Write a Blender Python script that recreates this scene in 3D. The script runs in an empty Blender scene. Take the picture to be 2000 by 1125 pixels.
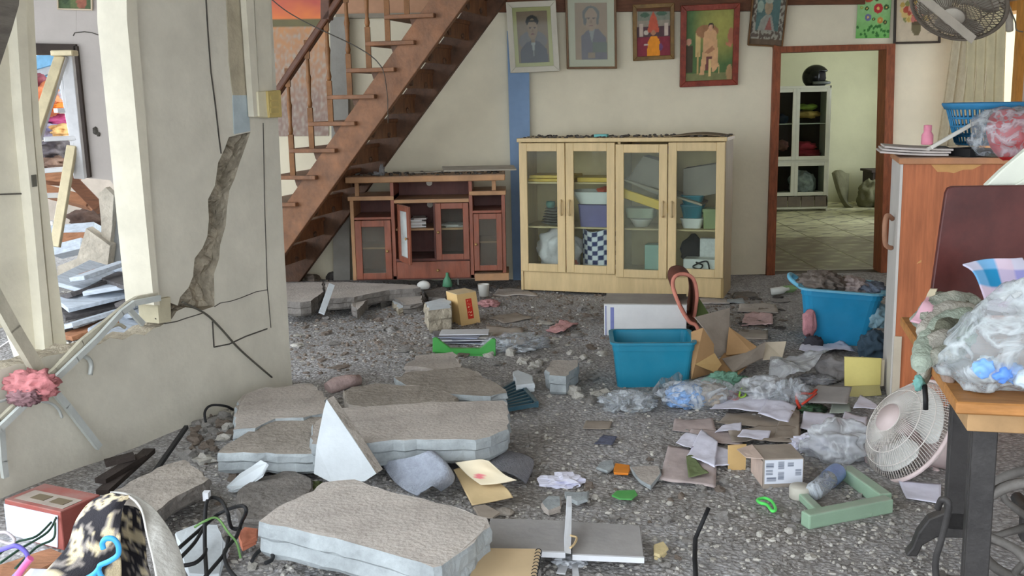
import bpy, math, random
from math import sin, cos, pi, radians, sqrt
from mathutils import Vector, Matrix, Euler, noise

S = bpy.context.scene
COL = S.collection

# ------------------------------------------------------------ camera
F = 2050.0                       # focal length in pixels of the 2000 x 1125 frame
PITCH, ROLL = radians(10.3), radians(1.1)
EYE = Vector((0, 0, 1.5))
_f = Vector((0, cos(PITCH), -sin(PITCH)))
_u0 = Vector((0, sin(PITCH), cos(PITCH)))
_r0 = Vector((1, 0, 0))
_u = _u0 * cos(ROLL) + _r0 * sin(ROLL)
_r = _r0 * cos(ROLL) - _u0 * sin(ROLL)
cd = bpy.data.cameras.new('camera')
cd.sensor_width = 36.0
cd.lens = 36.0 * F / 2000.0
cd.clip_start = 0.05
cam = bpy.data.objects.new('camera', cd)
COL.objects.link(cam)
cam.matrix_world = Matrix(((_r.x, _u.x, -_f.x, EYE.x), (_r.y, _u.y, -_f.y, EYE.y), (_r.z, _u.z, -_f.z, EYE.z), (0, 0, 0, 1)))
S.camera = cam

# ------------------------------------------------------------ daylight and exposure
S.view_settings.view_transform = 'Standard'
S.view_settings.look = 'None'
S.view_settings.gamma = 1
S.view_settings.use_curve_mapping = False
S.view_settings.exposure = 2.4
W = bpy.data.worlds.new('overcast_sky')
S.world = W
W.use_nodes = True
_bg = W.node_tree.nodes['Background']
_bg.inputs[0].default_value = (0.86, 0.93, 1.0, 1)
_bg.inputs[1].default_value = 1.0

# ------------------------------------------------------------ placing helpers
def ray(px, py):
    return _f + _r * ((px - 1000) / F) - _u * ((py - 562.5) / F)

def at(px, py, Y):
    d = ray(px, py)
    return EYE + d * (Y / d.y)

def on(px, py, z=0.0):
    d = ray(px, py)
    return EYE + d * ((z - EYE.z) / d.z)

def onplane(px, py, p, n):
    d = ray(px, py)
    return EYE + d * ((p - EYE).dot(n) / d.dot(n))

def V(*a):
    return Vector(a)

def n3(p, s=1.0, off=0.0):
    return noise.noise(Vector((p[0] * s + off, p[1] * s + off * 1.7, p[2] * s - off)))

MOUNDS = []

def gz(x, y):
    z = 0.012 * n3((x, y, 0), 1.7, 3) + 0.008 * n3((x, y, 0), 6, 9)
    for (mx, my, r, h) in MOUNDS:
        d = ((x - mx) ** 2 + (y - my) ** 2) / (r * r)
        if d < 6:
            z += h * math.exp(-d * 1.5)
    return z

def gnd(px, py, dz=0.0):
    """point of the rubble ground seen at a pixel"""
    p = on(px, py, 0)
    for _ in range(4):
        p = on(px, py, gz(p.x, p.y) + dz)
    return p


# ------------------------------------------------------------ colours and materials
def lin(c):
    return tuple((v / 12.92 if v <= 0.04045 else ((v + 0.055) / 1.055) ** 2.4) for v in [x / 255.0 for x in c])

MATS = {}

def _new(name):
    m = bpy.data.materials.new(name)
    m.use_nodes = True
    nt = m.node_tree
    nt.nodes.clear()
    o = nt.nodes.new('ShaderNodeOutputMaterial')
    b = nt.nodes.new('ShaderNodeBsdfPrincipled')
    nt.links.new(b.outputs[0], o.inputs[0])
    return m, nt, b, o

DUST = (150, 145, 138)

def mat(name, col, rough=0.7, var=0.12, scale=6.0, bump=0.15, bscale=None, metal=0.0, dust=0.0, spec=0.3, col2=None, stretch=None, detail=6, dustcol=DUST, trans=0.0):
    if name in MATS:
        return MATS[name]
    m, nt, b, o = _new(name)
    N, L = nt.nodes.new, nt.links.new
    tc = N('ShaderNodeTexCoord')
    src = tc.outputs['Object']
    if stretch:
        mp = N('ShaderNodeMapping')
        mp.inputs['Scale'].default_value = stretch
        L(src, mp.inputs[0])
        src = mp.outputs[0]
    nz = N('ShaderNodeTexNoise')
    nz.inputs['Scale'].default_value = scale
    nz.inputs['Detail'].default_value = detail
    nz.inputs['Roughness'].default_value = 0.65
    L(src, nz.inputs['Vector'])
    rp = N('ShaderNodeValToRGB')
    c = lin(col)
    if col2:
        lo, hi = c, lin(col2)
    else:
        lo = tuple(max(0, v * (1 - 1.6 * var)) for v in c)
        hi = tuple(min(1, v * (1 + 1.1 * var)) for v in c)
    rp.color_ramp.elements[0].position = 0.32
    rp.color_ramp.elements[1].position = 0.68
    rp.color_ramp.elements[0].color = (*lo, 1)
    rp.color_ramp.elements[1].color = (*hi, 1)
    L(nz.outputs[0], rp.inputs[0])
    colout = rp.outputs[0]
    if dust > 0:
        ge = N('ShaderNodeNewGeometry')
        sx = N('ShaderNodeSeparateXYZ')
        L(ge.outputs['Normal'], sx.inputs[0])
        nz2 = N('ShaderNodeTexNoise')
        nz2.inputs['Scale'].default_value = 9
        nz2.inputs['Detail'].default_value = 5
        L(tc.outputs['Object'], nz2.inputs['Vector'])
        mr = N('ShaderNodeMapRange')
        mr.inputs[1].default_value = 0.2
        mr.inputs[2].default_value = 0.9
        L(sx.outputs[2], mr.inputs[0])
        m1 = N('ShaderNodeMath'); m1.operation = 'MULTIPLY'
        L(mr.outputs[0], m1.inputs[0])
        mr2 = N('ShaderNodeMapRange')
        mr2.inputs[1].default_value = 0.35
        mr2.inputs[2].default_value = 0.6
        mr2.inputs[3].default_value = 0.35 * dust
        mr2.inputs[4].default_value = min(1.0, dust * 1.1)
        L(nz2.outputs[0], mr2.inputs[0])
        L(mr2.outputs[0], m1.inputs[1])
        ma = N('ShaderNodeMath'); ma.operation = 'MAXIMUM'
        mm = N('ShaderNodeMath'); mm.operation = 'MULTIPLY'; mm.inputs[1].default_value = 0.22
        L(mr2.outputs[0], mm.inputs[0])
        L(m1.outputs[0], ma.inputs[0]); L(mm.outputs[0], ma.inputs[1])
        mx = N('ShaderNodeMix'); mx.data_type = 'RGBA'
        L(ma.outputs[0], mx.inputs[0])
        L(colout, mx.inputs[6])
        mx.inputs[7].default_value = (*lin(dustcol), 1)
        colout = mx.outputs[2]
    L(colout, b.inputs['Base Color'])
    b.inputs['Roughness'].default_value = rough
    b.inputs['Metallic'].default_value = metal
    b.inputs['Specular IOR Level'].default_value = spec
    if bump > 0:
        bn = N('ShaderNodeTexNoise')
        bn.inputs['Scale'].default_value = bscale or scale * 5
        bn.inputs['Detail'].default_value = 5
        L(src, bn.inputs['Vector'])
        bp = N('ShaderNodeBump')
        bp.inputs['Strength'].default_value = bump
        bp.inputs['Distance'].default_value = 0.02
        L(bn.outputs[0], bp.inputs['Height'])
        L(bp.outputs[0], b.inputs['Normal'])
    if trans > 0:
        tr = N('ShaderNodeBsdfTransparent')
        ms = N('ShaderNodeMixShader')
        ms.inputs[0].default_value = trans
        L(b.outputs[0], ms.inputs[1]); L(tr.outputs[0], ms.inputs[2])
        L(ms.outputs[0], o.inputs[0])
    MATS[name] = m
    return m

def film(name, col, open_=0.72, crease=0.18, scale=9.0, rough=0.25):
    """thin plastic: mostly see-through, milky along its creases"""
    if name in MATS:
        return MATS[name]
    m, nt, b, o = _new(name)
    N, L = nt.nodes.new, nt.links.new
    tc = N('ShaderNodeTexCoord')
    nz = N('ShaderNodeTexNoise'); nz.inputs['Scale'].default_value = scale; nz.inputs['Detail'].default_value = 4; nz.inputs['Distortion'].default_value = 0.8
    L(tc.outputs['Object'], nz.inputs['Vector'])
    s1 = N('ShaderNodeMath'); s1.operation = 'SUBTRACT'; s1.inputs[1].default_value = 0.5; L(nz.outputs[0], s1.inputs[0])
    s2 = N('ShaderNodeMath'); s2.operation = 'ABSOLUTE'; L(s1.outputs[0], s2.inputs[0])
    mr = N('ShaderNodeMapRange'); mr.inputs[1].default_value = 0.0; mr.inputs[2].default_value = 0.07; mr.inputs[3].default_value = crease; mr.inputs[4].default_value = open_
    L(s2.outputs[0], mr.inputs[0])
    b.inputs['Base Color'].default_value = (*lin(col), 1); b.inputs['Roughness'].default_value = rough; b.inputs['Specular IOR Level'].default_value = 0.6
    bp = N('ShaderNodeBump'); bp.inputs['Strength'].default_value = 0.8; bp.inputs['Distance'].default_value = 0.02; L(s2.outputs[0], bp.inputs['Height']); L(bp.outputs[0], b.inputs['Normal'])
    tr = N('ShaderNodeBsdfTransparent'); ms = N('ShaderNodeMixShader')
    L(mr.outputs[0], ms.inputs[0]); L(b.outputs[0], ms.inputs[1]); L(tr.outputs[0], ms.inputs[2]); L(ms.outputs[0], o.inputs[0])
    MATS[name] = m
    return m

def glass(name, tint=(245, 250, 248), haze=0.0, hazecol=(190, 190, 180)):
    if name in MATS:
        return MATS[name]
    m, nt, b, o = _new(name)
    N, L = nt.nodes.new, nt.links.new
    nt.nodes.remove(b)
    fr = N('ShaderNodeFresnel'); fr.inputs[0].default_value = 1.18
    tr = N('ShaderNodeBsdfTransparent'); tr.inputs[0].default_value = (*lin(tint), 1)
    gl = N('ShaderNodeBsdfGlossy'); gl.inputs['Roughness'].default_value = 0.04
    ms = N('ShaderNodeMixShader')
    L(fr.outputs[0], ms.inputs[0]); L(tr.outputs[0], ms.inputs[1]); L(gl.outputs[0], ms.inputs[2])
    out = ms.outputs[0]
    if haze > 0:
        df = N('ShaderNodeBsdfDiffuse'); df.inputs[0].default_value = (*lin(hazecol), 1)
        nz = N('ShaderNodeTexNoise'); nz.inputs['Scale'].default_value = 4; nz.inputs['Detail'].default_value = 6
        tc = N('ShaderNodeTexCoord'); L(tc.outputs['Object'], nz.inputs['Vector'])
        mr = N('ShaderNodeMapRange'); mr.inputs[1].default_value = 0.3; mr.inputs[2].default_value = 0.7
        mr.inputs[3].default_value = haze * 0.5; mr.inputs[4].default_value = haze * 1.4
        L(nz.outputs[0], mr.inputs[0])
        m2 = N('ShaderNodeMixShader')
        L(mr.outputs[0], m2.inputs[0]); L(out, m2.inputs[1]); L(df.outputs[0], m2.inputs[2])
        out = m2.outputs[0]
    L(out, o.inputs[0])
    MATS[name] = m
    return m

def printed(name='print', rough=0.6, bump=0.0):
    if name in MATS:
        return MATS[name]
    m, nt, b, o = _new(name)
    a = nt.nodes.new('ShaderNodeAttribute'); a.attribute_name = 'Col'
    nt.links.new(a.outputs[0], b.inputs['Base Color'])
    b.inputs['Roughness'].default_value = rough
    b.inputs['Specular IOR Level'].default_value = 0.25
    if bump:
        bn = nt.nodes.new('ShaderNodeTexNoise'); bn.inputs['Scale'].default_value = 60
        bp = nt.nodes.new('ShaderNodeBump'); bp.inputs['Strength'].default_value = bump; bp.inputs['Distance'].default_value = 0.01
        nt.links.new(bn.outputs[0], bp.inputs['Height']); nt.links.new(bp.outputs[0], b.inputs['Normal'])
    MATS[name] = m
    return m


# ------------------------------------------------------------ mesh builder
def frame_from(d):
    d = d.normalized()
    a = Vector((0, 0, 1)) if abs(d.z) < 0.9 else Vector((1, 0, 0))
    x = a.cross(d).normalized()
    return x, d.cross(x)

_ICO = {}

def ico(sub):
    if sub in _ICO:
        return _ICO[sub]
    t = (1 + sqrt(5)) / 2
    v = [Vector(p).normalized() for p in ((-1, t, 0), (1, t, 0), (-1, -t, 0), (1, -t, 0), (0, -1, t), (0, 1, t), (0, -1, -t), (0, 1, -t), (t, 0, -1), (t, 0, 1), (-t, 0, -1), (-t, 0, 1))]
    f = [(0, 11, 5), (0, 5, 1), (0, 1, 7), (0, 7, 10), (0, 10, 11), (1, 5, 9), (5, 11, 4), (11, 10, 2), (10, 7, 6), (7, 1, 8), (3, 9, 4), (3, 4, 2), (3, 2, 6), (3, 6, 8), (3, 8, 9), (4, 9, 5), (2, 4, 11), (6, 2, 10), (8, 6, 7), (9, 8, 1)]
    for _ in range(sub):
        mid, nf = {}, []
        def md(a, b):
            k = (min(a, b), max(a, b))
            if k not in mid:
                mid[k] = len(v); v.append(((v[a] + v[b]) / 2).normalized())
            return mid[k]
        for a, b, c in f:
            ab, bc, ca = md(a, b), md(b, c), md(c, a)
            nf += [(a, ab, ca), (b, bc, ab), (c, ca, bc), (ab, bc, ca)]
        f = nf
    _ICO[sub] = (v, f)
    return v, f


class MB:
    def __init__(s):
        s.v, s.f, s.m, s.s, s.c = [], [], [], [], None

    def add(s, vs, fs, mi=0, sm=False):
        o = len(s.v)
        s.v += [Vector(p) for p in vs]
        for f in fs:
            s.f.append(tuple(i + o for i in f)); s.m.append(mi); s.s.append(sm)
        return s

    def box(s, c, size, rot=None, mi=0):
        hx, hy, hz = size[0] / 2, size[1] / 2, size[2] / 2
        vs = [Vector((x, y, z)) for x in (-hx, hx) for y in (-hy, hy) for z in (-hz, hz)]
        if rot is not None:
            M = rot if isinstance(rot, Matrix) else Euler(rot).to_matrix()
            vs = [M @ v for v in vs]
        c = Vector(c)
        return s.add([v + c for v in vs], [(0, 1, 3, 2), (4, 6, 7, 5), (0, 4, 5, 1), (2, 3, 7, 6), (0, 2, 6, 4), (1, 5, 7, 3)], mi)

    def bx(s, x0, x1, y0, y1, z0, z1, mi=0):
        return s.box(((x0 + x1) / 2, (y0 + y1) / 2, (z0 + z1) / 2), (abs(x1 - x0), abs(y1 - y0), abs(z1 - z0)), None, mi)

    def bar(s, a, b, w, h, up=(0, 0, 1), mi=0):
        """box bar from a to b, w across, h along up"""
        a, b = Vector(a), Vector(b)
        d = (b - a)
        L = d.length
        d.normalize()
        x = d.cross(Vector(up))
        if x.length < 1e-4:
            x = d.cross(Vector((1, 0, 0)))
        x.normalize()
        z = x.cross(d)
        M = Matrix((x, d, z)).transposed()
        return s.box((a + b) / 2, (w, L, h), M, mi)

    def prism(s, pts, vec, mi=0, mside=None):
        n = len(pts)
        vec = Vector(vec)
        pts = [Vector(p) for p in pts]
        area = Vector()
        for i in range(n):
            area += pts[i].cross(pts[(i + 1) % n])
        if area.dot(vec) > 0:
            pts.reverse()
        # pts now counter-clockwise seen from -vec
        fs = [tuple(range(n))]
        s.add(pts, fs, mi)
        o = len(s.v) - n
        s.v += [p + vec for p in pts]
        s.f.append(tuple(o + n + i for i in reversed(range(n)))); s.m.append(mi); s.s.append(False)
        for i in range(n):
            j = (i + 1) % n
            s.f.append((o + j, o + i, o + n + i, o + n + j)); s.m.append(mi if mside is None else mside); s.s.append(False)
        return s

    def tube(s, pts, r, n=6, mi=0, closed=False, sm=True):
        pts = [Vector(p) for p in pts]
        m = len(pts)
        o = len(s.v)
        px = None
        for i, p in enumerate(pts):
            if closed:
                d = pts[(i + 1) % m] - pts[i - 1]
            else:
                d = pts[min(i + 1, m - 1)] - pts[max(i - 1, 0)]
            if d.length < 1e-9:
                d = Vector((0, 0, 1))
            d.normalize()
            if px is None:
                x, y = frame_from(d)
            else:
                x = px - d * px.dot(d)
                if x.length < 1e-6:
                    x, y = frame_from(d)
                x.normalize()
                y = d.cross(x)
            px = x
            rr = r[i] if isinstance(r, (list, tuple)) else r
            for k in range(n):
                a = 2 * pi * k / n
                s.v.append(p + x * (cos(a) * rr) + y * (sin(a) * rr))
        for i in range(m if closed else m - 1):
            a0, b0 = o + i * n, o + ((i + 1) % m) * n
            for k in range(n):
                k2 = (k + 1) % n
                s.f.append((a0 + k, a0 + k2, b0 + k2, b0 + k)); s.m.append(mi); s.s.append(sm)
        if not closed:
            s.f.append(tuple(o + k for k in reversed(range(n)))); s.m.append(mi); s.s.append(False)
            s.f.append(tuple(o + (m - 1) * n + k for k in range(n))); s.m.append(mi); s.s.append(False)
        return s

    def lathe(s, prof, n=20, mi=0, M=None, sm=True, cap=True):
        o = len(s.v)
        M = M or Matrix.Identity(4)
        for (r, z) in prof:
            for k in range(n):
                a = 2 * pi * k / n
                s.v.append(M @ Vector((r * cos(a), r * sin(a), z)))
        for i in range(len(prof) - 1):
            for k in range(n):
                k2 = (k + 1) % n
                s.f.append((o + i * n + k, o + i * n + k2, o + (i + 1) * n + k2, o + (i + 1) * n + k)); s.m.append(mi); s.s.append(sm)
        if cap:
            s.f.append(tuple(o + k for k in reversed(range(n)))); s.m.append(mi); s.s.append(False)
            s.f.append(tuple(o + (len(prof) - 1) * n + k for k in range(n))); s.m.append(mi); s.s.append(False)
        return s

    def grid(s, fn, nu, nv, mi=0, sm=True, thick=0.0):
        o = len(s.v)
        P = [[Vector(fn(i / nu, j / nv)) for j in range(nv + 1)] for i in range(nu + 1)]
        flat = [p for row in P for p in row]
        idx = lambda i, j: o + i * (nv + 1) + j
        s.v += flat
        for i in range(nu):
            for j in range(nv):
                s.f.append((idx(i, j), idx(i + 1, j), idx(i + 1, j + 1), idx(i, j + 1))); s.m.append(mi); s.s.append(sm)
        if thick:
            o2 = len(s.v)
            back = []
            for i in range(nu + 1):
                for j in range(nv + 1):
                    du = P[min(i + 1, nu)][j] - P[max(i - 1, 0)][j]
                    dv = P[i][min(j + 1, nv)] - P[i][max(j - 1, 0)]
                    n = du.cross(dv)
                    n = n.normalized() if n.length > 1e-12 else Vector((0, 0, 1))
                    back.append(P[i][j] - n * thick)
            s.v += back
            id2 = lambda i, j: o2 + i * (nv + 1) + j
            for i in range(nu):
                for j in range(nv):
                    s.f.append((id2(i, j), id2(i, j + 1), id2(i + 1, j + 1), id2(i + 1, j))); s.m.append(mi); s.s.append(sm)
            for i in range(nu):
                s.f.append((idx(i + 1, 0), idx(i, 0), id2(i, 0), id2(i + 1, 0))); s.m.append(mi); s.s.append(False)
                s.f.append((idx(i, nv), idx(i + 1, nv), id2(i + 1, nv), id2(i, nv))); s.m.append(mi); s.s.append(False)
            for j in range(nv):
                s.f.append((idx(0, j), idx(0, j + 1), id2(0, j + 1), id2(0, j))); s.m.append(mi); s.s.append(False)
                s.f.append((idx(nu, j + 1), idx(nu, j), id2(nu, j), id2(nu, j + 1))); s.m.append(mi); s.s.append(False)
        return s

    def blob(s, c, r, seed=0, amp=0.25, freq=2.0, sub=3, mi=0, sm=True, floor=None, ridge=False, rot=None):
        vs, fs = ico(sub)
        c = Vector(c)
        out = []
        R = Euler(rot).to_matrix() if rot else None
        for v in vs:
            q = v * freq + Vector((seed * 3.1, seed * 1.3, seed * 7.7))
            if ridge:
                k = 1 + amp * (1 - 2 * abs(noise.noise(q) * 1.6)) + amp * 0.5 * (0.6 - 1.6 * abs(noise.noise(q * 2.3)))
            else:
                k = 1 + amp * noise.noise(q) * 1.5 + amp * 0.5 * noise.noise(q * 2.2)
            p = Vector((v.x * r[0] * k, v.y * r[1] * k, v.z * r[2] * k))
            if R:
                p = R @ p
            if floor is not None and p.z < floor:
                p.z = floor + 0.1 * (p.z - floor)
            out.append(c + p)
        return s.add(out, fs, mi, sm)

    def shell(s, levels, n=8, mi=0, sm=False, cap0=True, cap1=True):
        """levels: (z, width, depth, corner radius[, dx, dy]); rounded-rectangle rings joined in order"""
        o = len(s.v)
        cnt = None
        for lv in levels:
            z, w, d, r = lv[:4]
            dx, dy = (lv[4], lv[5]) if len(lv) > 4 else (0, 0)
            ring = []
            for (sx, sy, a0) in ((1, 1, 0), (-1, 1, 90), (-1, -1, 180), (1, -1, 270)):
                for k in range(n // 2 + 1):
                    a = radians(a0 + 90 * k / (n // 2))
                    ring.append(Vector((sx * (w / 2 - r) + cos(a) * r + dx, sy * (d / 2 - r) + sin(a) * r + dy, z)))
            cnt = len(ring)
            s.v += ring
        for i in range(len(levels) - 1):
            for k in range(cnt):
                k2 = (k + 1) % cnt
                s.f.append((o + i * cnt + k, o + i * cnt + k2, o + (i + 1) * cnt + k2, o + (i + 1) * cnt + k)); s.m.append(mi); s.s.append(sm)
        if cap0:
            s.f.append(tuple(o + k for k in reversed(range(cnt)))); s.m.append(mi); s.s.append(False)
        if cap1:
            s.f.append(tuple(o + (len(levels) - 1) * cnt + k for k in range(cnt))); s.m.append(mi); s.s.append(False)
        return s

    def colours(s, cols):
        s.c = cols
        return s

    def tri_count(s):
        return sum(len(f) - 2 for f in s.f)

    def build(s, name, mats, parent=None, world=True, bevel=0.0, seg=1, loc=None, rot=None, solid=0.0):
        if not isinstance(mats, (list, tuple)):
            mats = [mats]
        me = bpy.data.meshes.new(name)
        if parent is not None:
            root = parent
            while root.parent is not None:
                root = root.parent
            off = root.location.copy() if world else Vector()
        elif world:
            n = len(s.v)
            off = Vector((sum(p.x for p in s.v) / n, sum(p.y for p in s.v) / n, min(p.z for p in s.v)))
        else:
            off = Vector()
        me.from_pydata([tuple(p - off) for p in s.v], [], s.f)
        for m in mats:
            me.materials.append(m)
        me.polygons.foreach_set('material_index', s.m)
        me.polygons.foreach_set('use_smooth', s.s)
        if s.c is not None:
            ca = me.color_attributes.new('Col', 'FLOAT_COLOR', 'POINT')
            flat = []
            for c in s.c:
                flat += [c[0], c[1], c[2], 1.0]
            ca.data.foreach_set('color', flat)
        me.update()
        o = bpy.data.objects.new(name, me)
        COL.objects.link(o)
        if parent is not None:
            o.parent = parent
        elif world:
            o.location = off
        else:
            if loc is not None:
                o.location = loc
            if rot is not None:
                o.rotation_euler = rot
        if bevel > 0:
            bm = o.modifiers.new('bevel', 'BEVEL')
            bm.width = bevel
            bm.segments = seg
            bm.limit_method = 'ANGLE'
            bm.angle_limit = radians(35)
        if solid > 0:
            sm = o.modifiers.new('solid', 'SOLIDIFY')
            sm.thickness = solid
        return o


def tag(o, label, cat, group=None, kind=None):
    if label:
        o['label'] = label
    if cat:
        o['category'] = cat
    if group:
        o['group'] = group
    if kind:
        o['kind'] = kind
    return o

def struct(o, label=None):
    o['kind'] = 'structure'
    if label:
        o['label'] = label
    return o

def thing(name, label, cat, loc=(0, 0, 0), rot=(0, 0, 0), group=None):
    o = bpy.data.objects.new(name, None)
    o.empty_display_size = 0.05
    o.location = loc
    o.rotation_euler = rot
    COL.objects.link(o)
    return tag(o, label, cat, group)

def dup(o, loc=None, rot=None, label=None, parent=None):
    c = o.copy()
    COL.objects.link(c)
    if parent is not None:
        c.parent = parent
    if loc is not None:
        c.location = loc
    if rot is not None:
        c.rotation_euler = rot
    if label:
        c['label'] = label
    for ch in o.children:
        dup(ch, parent=c)
    return c

def smooth_path(pts, per=6, closed=False):
    pts = [Vector(p) for p in pts]
    n = len(pts)
    out = []
    rng = range(n if closed else n - 1)
    for i in rng:
        if closed:
            p0, p1, p2, p3 = pts[i - 1], pts[i], pts[(i + 1) % n], pts[(i + 2) % n]
        else:
            p0, p1, p2, p3 = pts[max(i - 1, 0)], pts[i], pts[i + 1], pts[min(i + 2, n - 1)]
        for k in range(per):
            t = k / per
            out.append(0.5 * ((2 * p1) + (p2 - p0) * t + (2 * p0 - 5 * p1 + 4 * p2 - p3) * t * t + (3 * p1 - p0 - 3 * p2 + p3) * t ** 3))
    if not closed:
        out.append(pts[-1])
    return out


# flat print: coloured point grid
def inpoly(x, y, poly):
    c = False
    j = len(poly) - 1
    for i in range(len(poly)):
        xi, yi = poly[i]; xj, yj = poly[j]
        if (yi > y) != (yj > y) and x < (xj - xi) * (y - yi) / (yj - yi) + xi:
            c = not c
        j = i
    return c

def painter(bg, shapes, nz=0.1, seed=0.0):
    def fn(u, v):
        c = bg(u, v) if callable(bg) else lin(bg)
        for sh in shapes:
            k = sh[0]
            hit = False
            if k == 'e':
                hit = ((u - sh[1]) / sh[3]) ** 2 + ((v - sh[2]) / sh[4]) ** 2 < 1
            elif k == 'r':
                hit = sh[1] <= u <= sh[3] and sh[2] <= v <= sh[4]
            elif k == 'p':
                hit = inpoly(u, v, sh[1])
            if hit:
                q = sh[-1]
                c = q(u, v) if callable(q) else lin(q)
        k = 1 + nz * (n3((u * 9, v * 9, seed)) + 0.6 * n3((u * 25, v * 25, seed)))
        return tuple(max(0, min(1, x * k)) for x in c)
    return fn

def print_grid(mb, P00, P10, P01, fn, nu, nv, mi=0):
    """P00 bottom-left, P10 bottom-right, P01 top-left; paints fn(u, v)"""
    P00, P10, P01 = Vector(P00), Vector(P10), Vector(P01)
    mb.grid(lambda a, b: P00 + (P10 - P00) * a + (P01 - P00) * b, nu, nv, mi, False)
    cols = mb.c or []
    for i in range(nu + 1):
        for j in range(nv + 1):
            cols.append(fn(i / nu, j / nv))
    mb.c = cols
    return mb
# ============================================================ materials used widely
M_wall = mat('cream_plaster', (228, 219, 194), 0.9, 0.06, 1.6, 0.08, 30)
M_wallL = mat('stained_cream_plaster', (212, 207, 192), 0.9, 0.09, 2.2, 0.12, 24)
M_wallgrey = mat('mauve_grey_plaster', (186, 178, 172), 0.9, 0.07, 1.5, 0.1, 25)
M_rough = mat('broken_concrete', (168, 158, 140), 0.95, 0.22, 14, 0.9, 40)
M_conc = mat('dusty_concrete', (178, 169, 161), 0.95, 0.16, 5, 0.32, 60, dust=0.3, dustcol=(180, 175, 169))
M_concside = mat('pale_blue_grey_concrete', (156, 162, 164), 0.9, 0.16, 9, 0.4, 30)  # bluish grey, cooler and darker than the slab tops
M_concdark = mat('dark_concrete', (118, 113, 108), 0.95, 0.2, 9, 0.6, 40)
M_concbrown = mat('brown_dusty_concrete', (152, 144, 135), 0.95, 0.16, 7, 0.5, 40)
M_trimcream = mat('cream_painted_wood', (214, 208, 190), 0.6, 0.08, 4, 0.1, 30)
M_beam = mat('red_brown_beam', (104, 66, 44), 0.6, 0.2, 7, 0.15, stretch=(1, 6, 6))
M_doorwood = mat('red_brown_door_wood', (140, 78, 48), 0.5, 0.22, 10, 0.15, stretch=(5, 5, 1))
M_blue = mat('faded_blue_paint', (132, 158, 190), 0.8, 0.08, 3, 0.08)
M_dark = mat('black_brown_wood', (58, 48, 42), 0.7, 0.2, 6, 0.2)
M_greycol = mat('grey_cement_column', (150, 147, 140), 0.9, 0.1, 4, 0.15)

YB = 8.67
M_capr = mat('grey_roof_sheet', (150, 146, 140), 0.7, 0.1, 5, 0.1)
MOUNDS += [(-2.3, 4.3, 0.5, 0.05), (-1.6, 8.1, 0.8, 0.07), (-3.4, 7.4, 0.9, 0.12), (-4.6, 7.0, 1.2, 0.15), (-0.7, 7.2, 0.5, 0.03), (1.9, 6.6, 0.7, 0.03)]


def plane_poly(mb, px, Y, depth, mi=0, ms=None):
    return mb.prism([at(x, y, Y) for x, y in px], V(0, depth, 0), mi, ms)


# ------------------------------------------------------------ floor of rubble dust
def floor_mat():
    m, nt, b, o = _new('rubble_dust')
    N, L = nt.nodes.new, nt.links.new
    tc = N('ShaderNodeTexCoord')
    n1 = N('ShaderNodeTexNoise'); n1.inputs['Scale'].default_value = 1.1; n1.inputs['Detail'].default_value = 8; n1.inputs['Roughness'].default_value = 0.7
    r1 = N('ShaderNodeValToRGB')
    r1.color_ramp.elements[0].position = 0.36; r1.color_ramp.elements[1].position = 0.64
    r1.color_ramp.elements[0].color = (*lin((178, 173, 168)), 1); r1.color_ramp.elements[1].color = (*lin((208, 208, 210)), 1)
    n2 = N('ShaderNodeTexNoise'); n2.inputs['Scale'].default_value = 38; n2.inputs['Detail'].default_value = 6; n2.inputs['Roughness'].default_value = 0.75
    r2 = N('ShaderNodeValToRGB')
    r2.color_ramp.elements[0].position = 0.3; r2.color_ramp.elements[1].position = 0.72
    r2.color_ramp.elements[0].color = (0.45, 0.45, 0.45, 1); r2.color_ramp.elements[1].color = (1.25, 1.25, 1.25, 1)
    vo = N('ShaderNodeTexVoronoi'); vo.inputs['Scale'].default_value = 55
    r3 = N('ShaderNodeValToRGB')
    r3.color_ramp.elements[0].position = 0.1; r3.color_ramp.elements[1].position = 0.55
    r3.color_ramp.elements[0].color = (1.15, 1.15, 1.17, 1); r3.color_ramp.elements[1].color = (0.72, 0.71, 0.70, 1)
    for n in (n1, n2, vo):
        L(tc.outputs['Object'], n.inputs['Vector'])
    L(n1.outputs[0], r1.inputs[0]); L(n2.outputs[0], r2.inputs[0]); L(vo.outputs['Distance'], r3.inputs[0])
    a = N('ShaderNodeMix'); a.data_type = 'RGBA'; a.blend_type = 'MULTIPLY'; a.inputs[0].default_value = 1
    L(r1.outputs[0], a.inputs[6]); L(r2.outputs[0], a.inputs[7])
    c = N('ShaderNodeMix'); c.data_type = 'RGBA'; c.blend_type = 'MULTIPLY'; c.inputs[0].default_value = 1
    L(a.outputs[2], c.inputs[6]); L(r3.outputs[0], c.inputs[7])
    L(c.outputs[2], b.inputs['Base Color'])
    b.inputs['Roughness'].default_value = 0.95
    b.inputs['Specular IOR Level'].default_value = 0.15
    bp = N('ShaderNodeBump'); bp.inputs['Strength'].default_value = 0.8; bp.inputs['Distance'].default_value = 0.012
    ad = N('ShaderNodeMath'); ad.operation = 'ADD'
    L(n2.outputs[0], ad.inputs[0]); L(vo.outputs['Distance'], ad.inputs[1]); L(ad.outputs[0], bp.inputs['Height'])
    L(bp.outputs[0], b.inputs['Normal'])
    return m

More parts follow.
